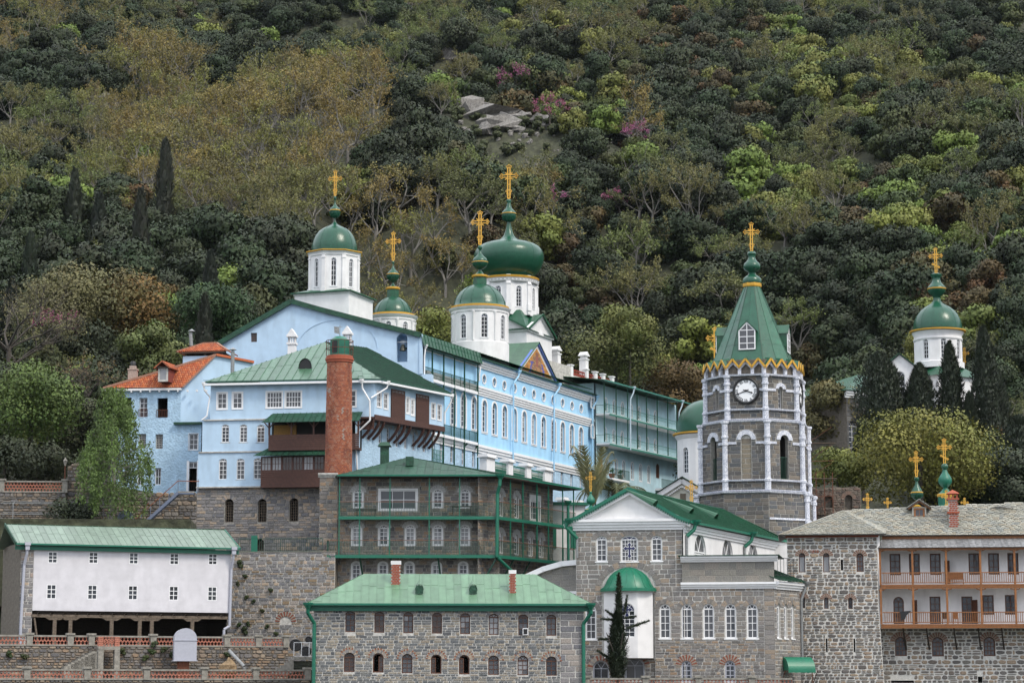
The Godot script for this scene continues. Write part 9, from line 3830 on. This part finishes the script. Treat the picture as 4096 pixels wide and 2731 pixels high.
func build_forest() -> void:
	var n := noise(.02,3,77)
	var clear := [[-5.33,-492.19,9.73,48.10], [5.58,-489.24,7.83,35.48], [-17.78,-552.50,5.20,26.45], [20.24,-489.24,3.69,11.77]]
	var all := []
	var d := 226.0
	while d < 1010.0:
		var step := 5.6 if d < 420.0 else (6.4 if d < 650.0 else 7.6)
		var half := d*.29+8.0
		var x := -half
		while x < half:
			var px := x+rng.randf_range(-.5,.5)*step
			var pz := -d+rng.randf_range(-.5,.5)*step
			x += step
			var skip := false
			for c in clear:
				if V2((px-c[0])/c[2], (pz-c[1])/c[3]).length() < 1.0+n.get_noise_2d(px*4.0, pz*4.0)*.4:
					skip = rng.randf() < .93
			if -pz < 314.0 and px > -34.0-(-pz-226.0)*.02 and (px < (27.0 if -pz < 300.0 else 24.5) or -pz < 264.0) and px < 70.0:
				skip = true
			if (-pz < 252.0 and px < -30.0) or (-pz > 262.0 and -pz < 300.0 and px > 35.0 and px < 46.0):
				skip = true
			if (-pz < 336.0 and px > 4.0 and px < 23.0) or (-pz > 286.0 and -pz < 318.0 and px > 42.0 and px < 64.0):
				skip = true
			if skip:
				continue
			all.append([px, pz, grows(px, pz, n), rng.randf_range(.72,1.3), rng.randf()*TAU, rng.randi()])
		d += step*.92
	all.sort_custom(func(a, b): return a[1] > b[1])
	var far := {}
	var named := []
	var made := 0
	var heights := noise(.03,2,5)
	for t in all:
		var kind: int = t[2]
		var s: float = t[3]*(1.0+.25*heights.get_noise_2d(t[0], t[1]))
		if kind == 2: s *= 1.12
		if kind == 0 and t[5] % 11 == 0 and t[0] < -20.0 and t[1] > -420.0:
			kind = 7
		var at := V3(t[0], ground(t[0], t[1])-.3, t[1])
		if kind in [0,1,5,3]:
			at.y -= .6*s
		var scale := V3(s*(.9+.2*(t[5] % 7)/6.0), s*(.85+.3*(t[5] % 5)/4.0), s)
		if made < 290:
			made += 1
			var key := "%d%d|%s" % [kind, t[5] % 5, place_words(t[0], t[1])]
			named.append([tree(kind, at, scale, t[4], t[5] % 3,-t[1] < 330.0, t[5] % 5, "", "trees of the wooded hillside"), key, t[0]/-t[1], ["", "bluish ", "pale ", "rich-toned ", "warm-toned "][t[5] % 5]+KIND_LOOK[kind]])
		else:
			var fk := "%d %d" % [kind, t[5] % 3]
			if not far.has(fk):
				far[fk] = []
			far[fk].append([Transform3D(Basis(Vector3.UP, t[4])*Basis.from_scale(scale), at), TINTS[t[5] % 5]])
	name_trees(named)
	var wood := Node3D.new()
	wood.name = "distant_forest"
	add_child(wood)
	tag(wood, "distant mixed forest covering the upper hillside to the top of the view", "forest", "", "stuff")
	for fk in far:
		var kk: PackedStringArray = fk.split(" ")
		var m := tree_meshes(int(kk[0]), int(kk[1]), false)
		for part in 2:
			if part == 0 and not (int(kk[0]) in [2,4,6,8]):
				continue
			var mm := MultiMesh.new()
			mm.transform_format = MultiMesh.TRANSFORM_3D
			mm.use_colors = part == 1
			mm.mesh = m[part]
			mm.instance_count = far[fk].size()
			for i in far[fk].size():
				mm.set_instance_transform(i, far[fk][i][0])
				if part == 1:
					mm.set_instance_color(i, far[fk][i][1])
			var o := MultiMeshInstance3D.new()
			o.name = numbered(wood, "crowns" if part == 1 else "trunks")
			o.multimesh = mm
			o.material_override = mats["leaf"] if part == 1 else m[2]
			wood.add_child(o, true)
			stuff(o)

func place_words(x: float, z: float) -> String:
	var a := x/-z
	var i := 0
	for e in [-.165,-.12,-.075,-.03,.015,.06,.095,.135,.175]:
		if a > e: i += 1
	var across: String = ["at the far left edge", "left of the orange roof", "above the orange roofed house", "behind the octagonal tower", "behind the onion dome", "right of the onion dome", "above the pale blue wing", "behind the clock tower", "above the hill church", "at the far right edge"][i]
	return ("low " if -z < 330.0 else ("halfway up " if -z < 385.0 else "high "))+across

func name_trees(list: Array) -> void:
	var by := {}
	for t in list:
		by.get_or_add(t[1], []).append(t)
	for key in by:
		var row: Array = by[key]
		row.sort_custom(func(p, q): return p[2] < q[2])
		for i in row.size():
			var nth := ""
			if row.size() > 1:
				var words := ["leftmost", "second from the left", "third from the left", "fourth from the left", "fifth from the left", "sixth from the left", "seventh from the left", "eighth from the left", "ninth from the left"]
				nth = ", " + (words[i] if i < 9 else ("rightmost" if i == row.size()-1 else "number %d from the left" % (i+1)))
			row[i][0].set_meta("label", "%s %s%s" % [row[i][3], key.split("|")[1], nth])
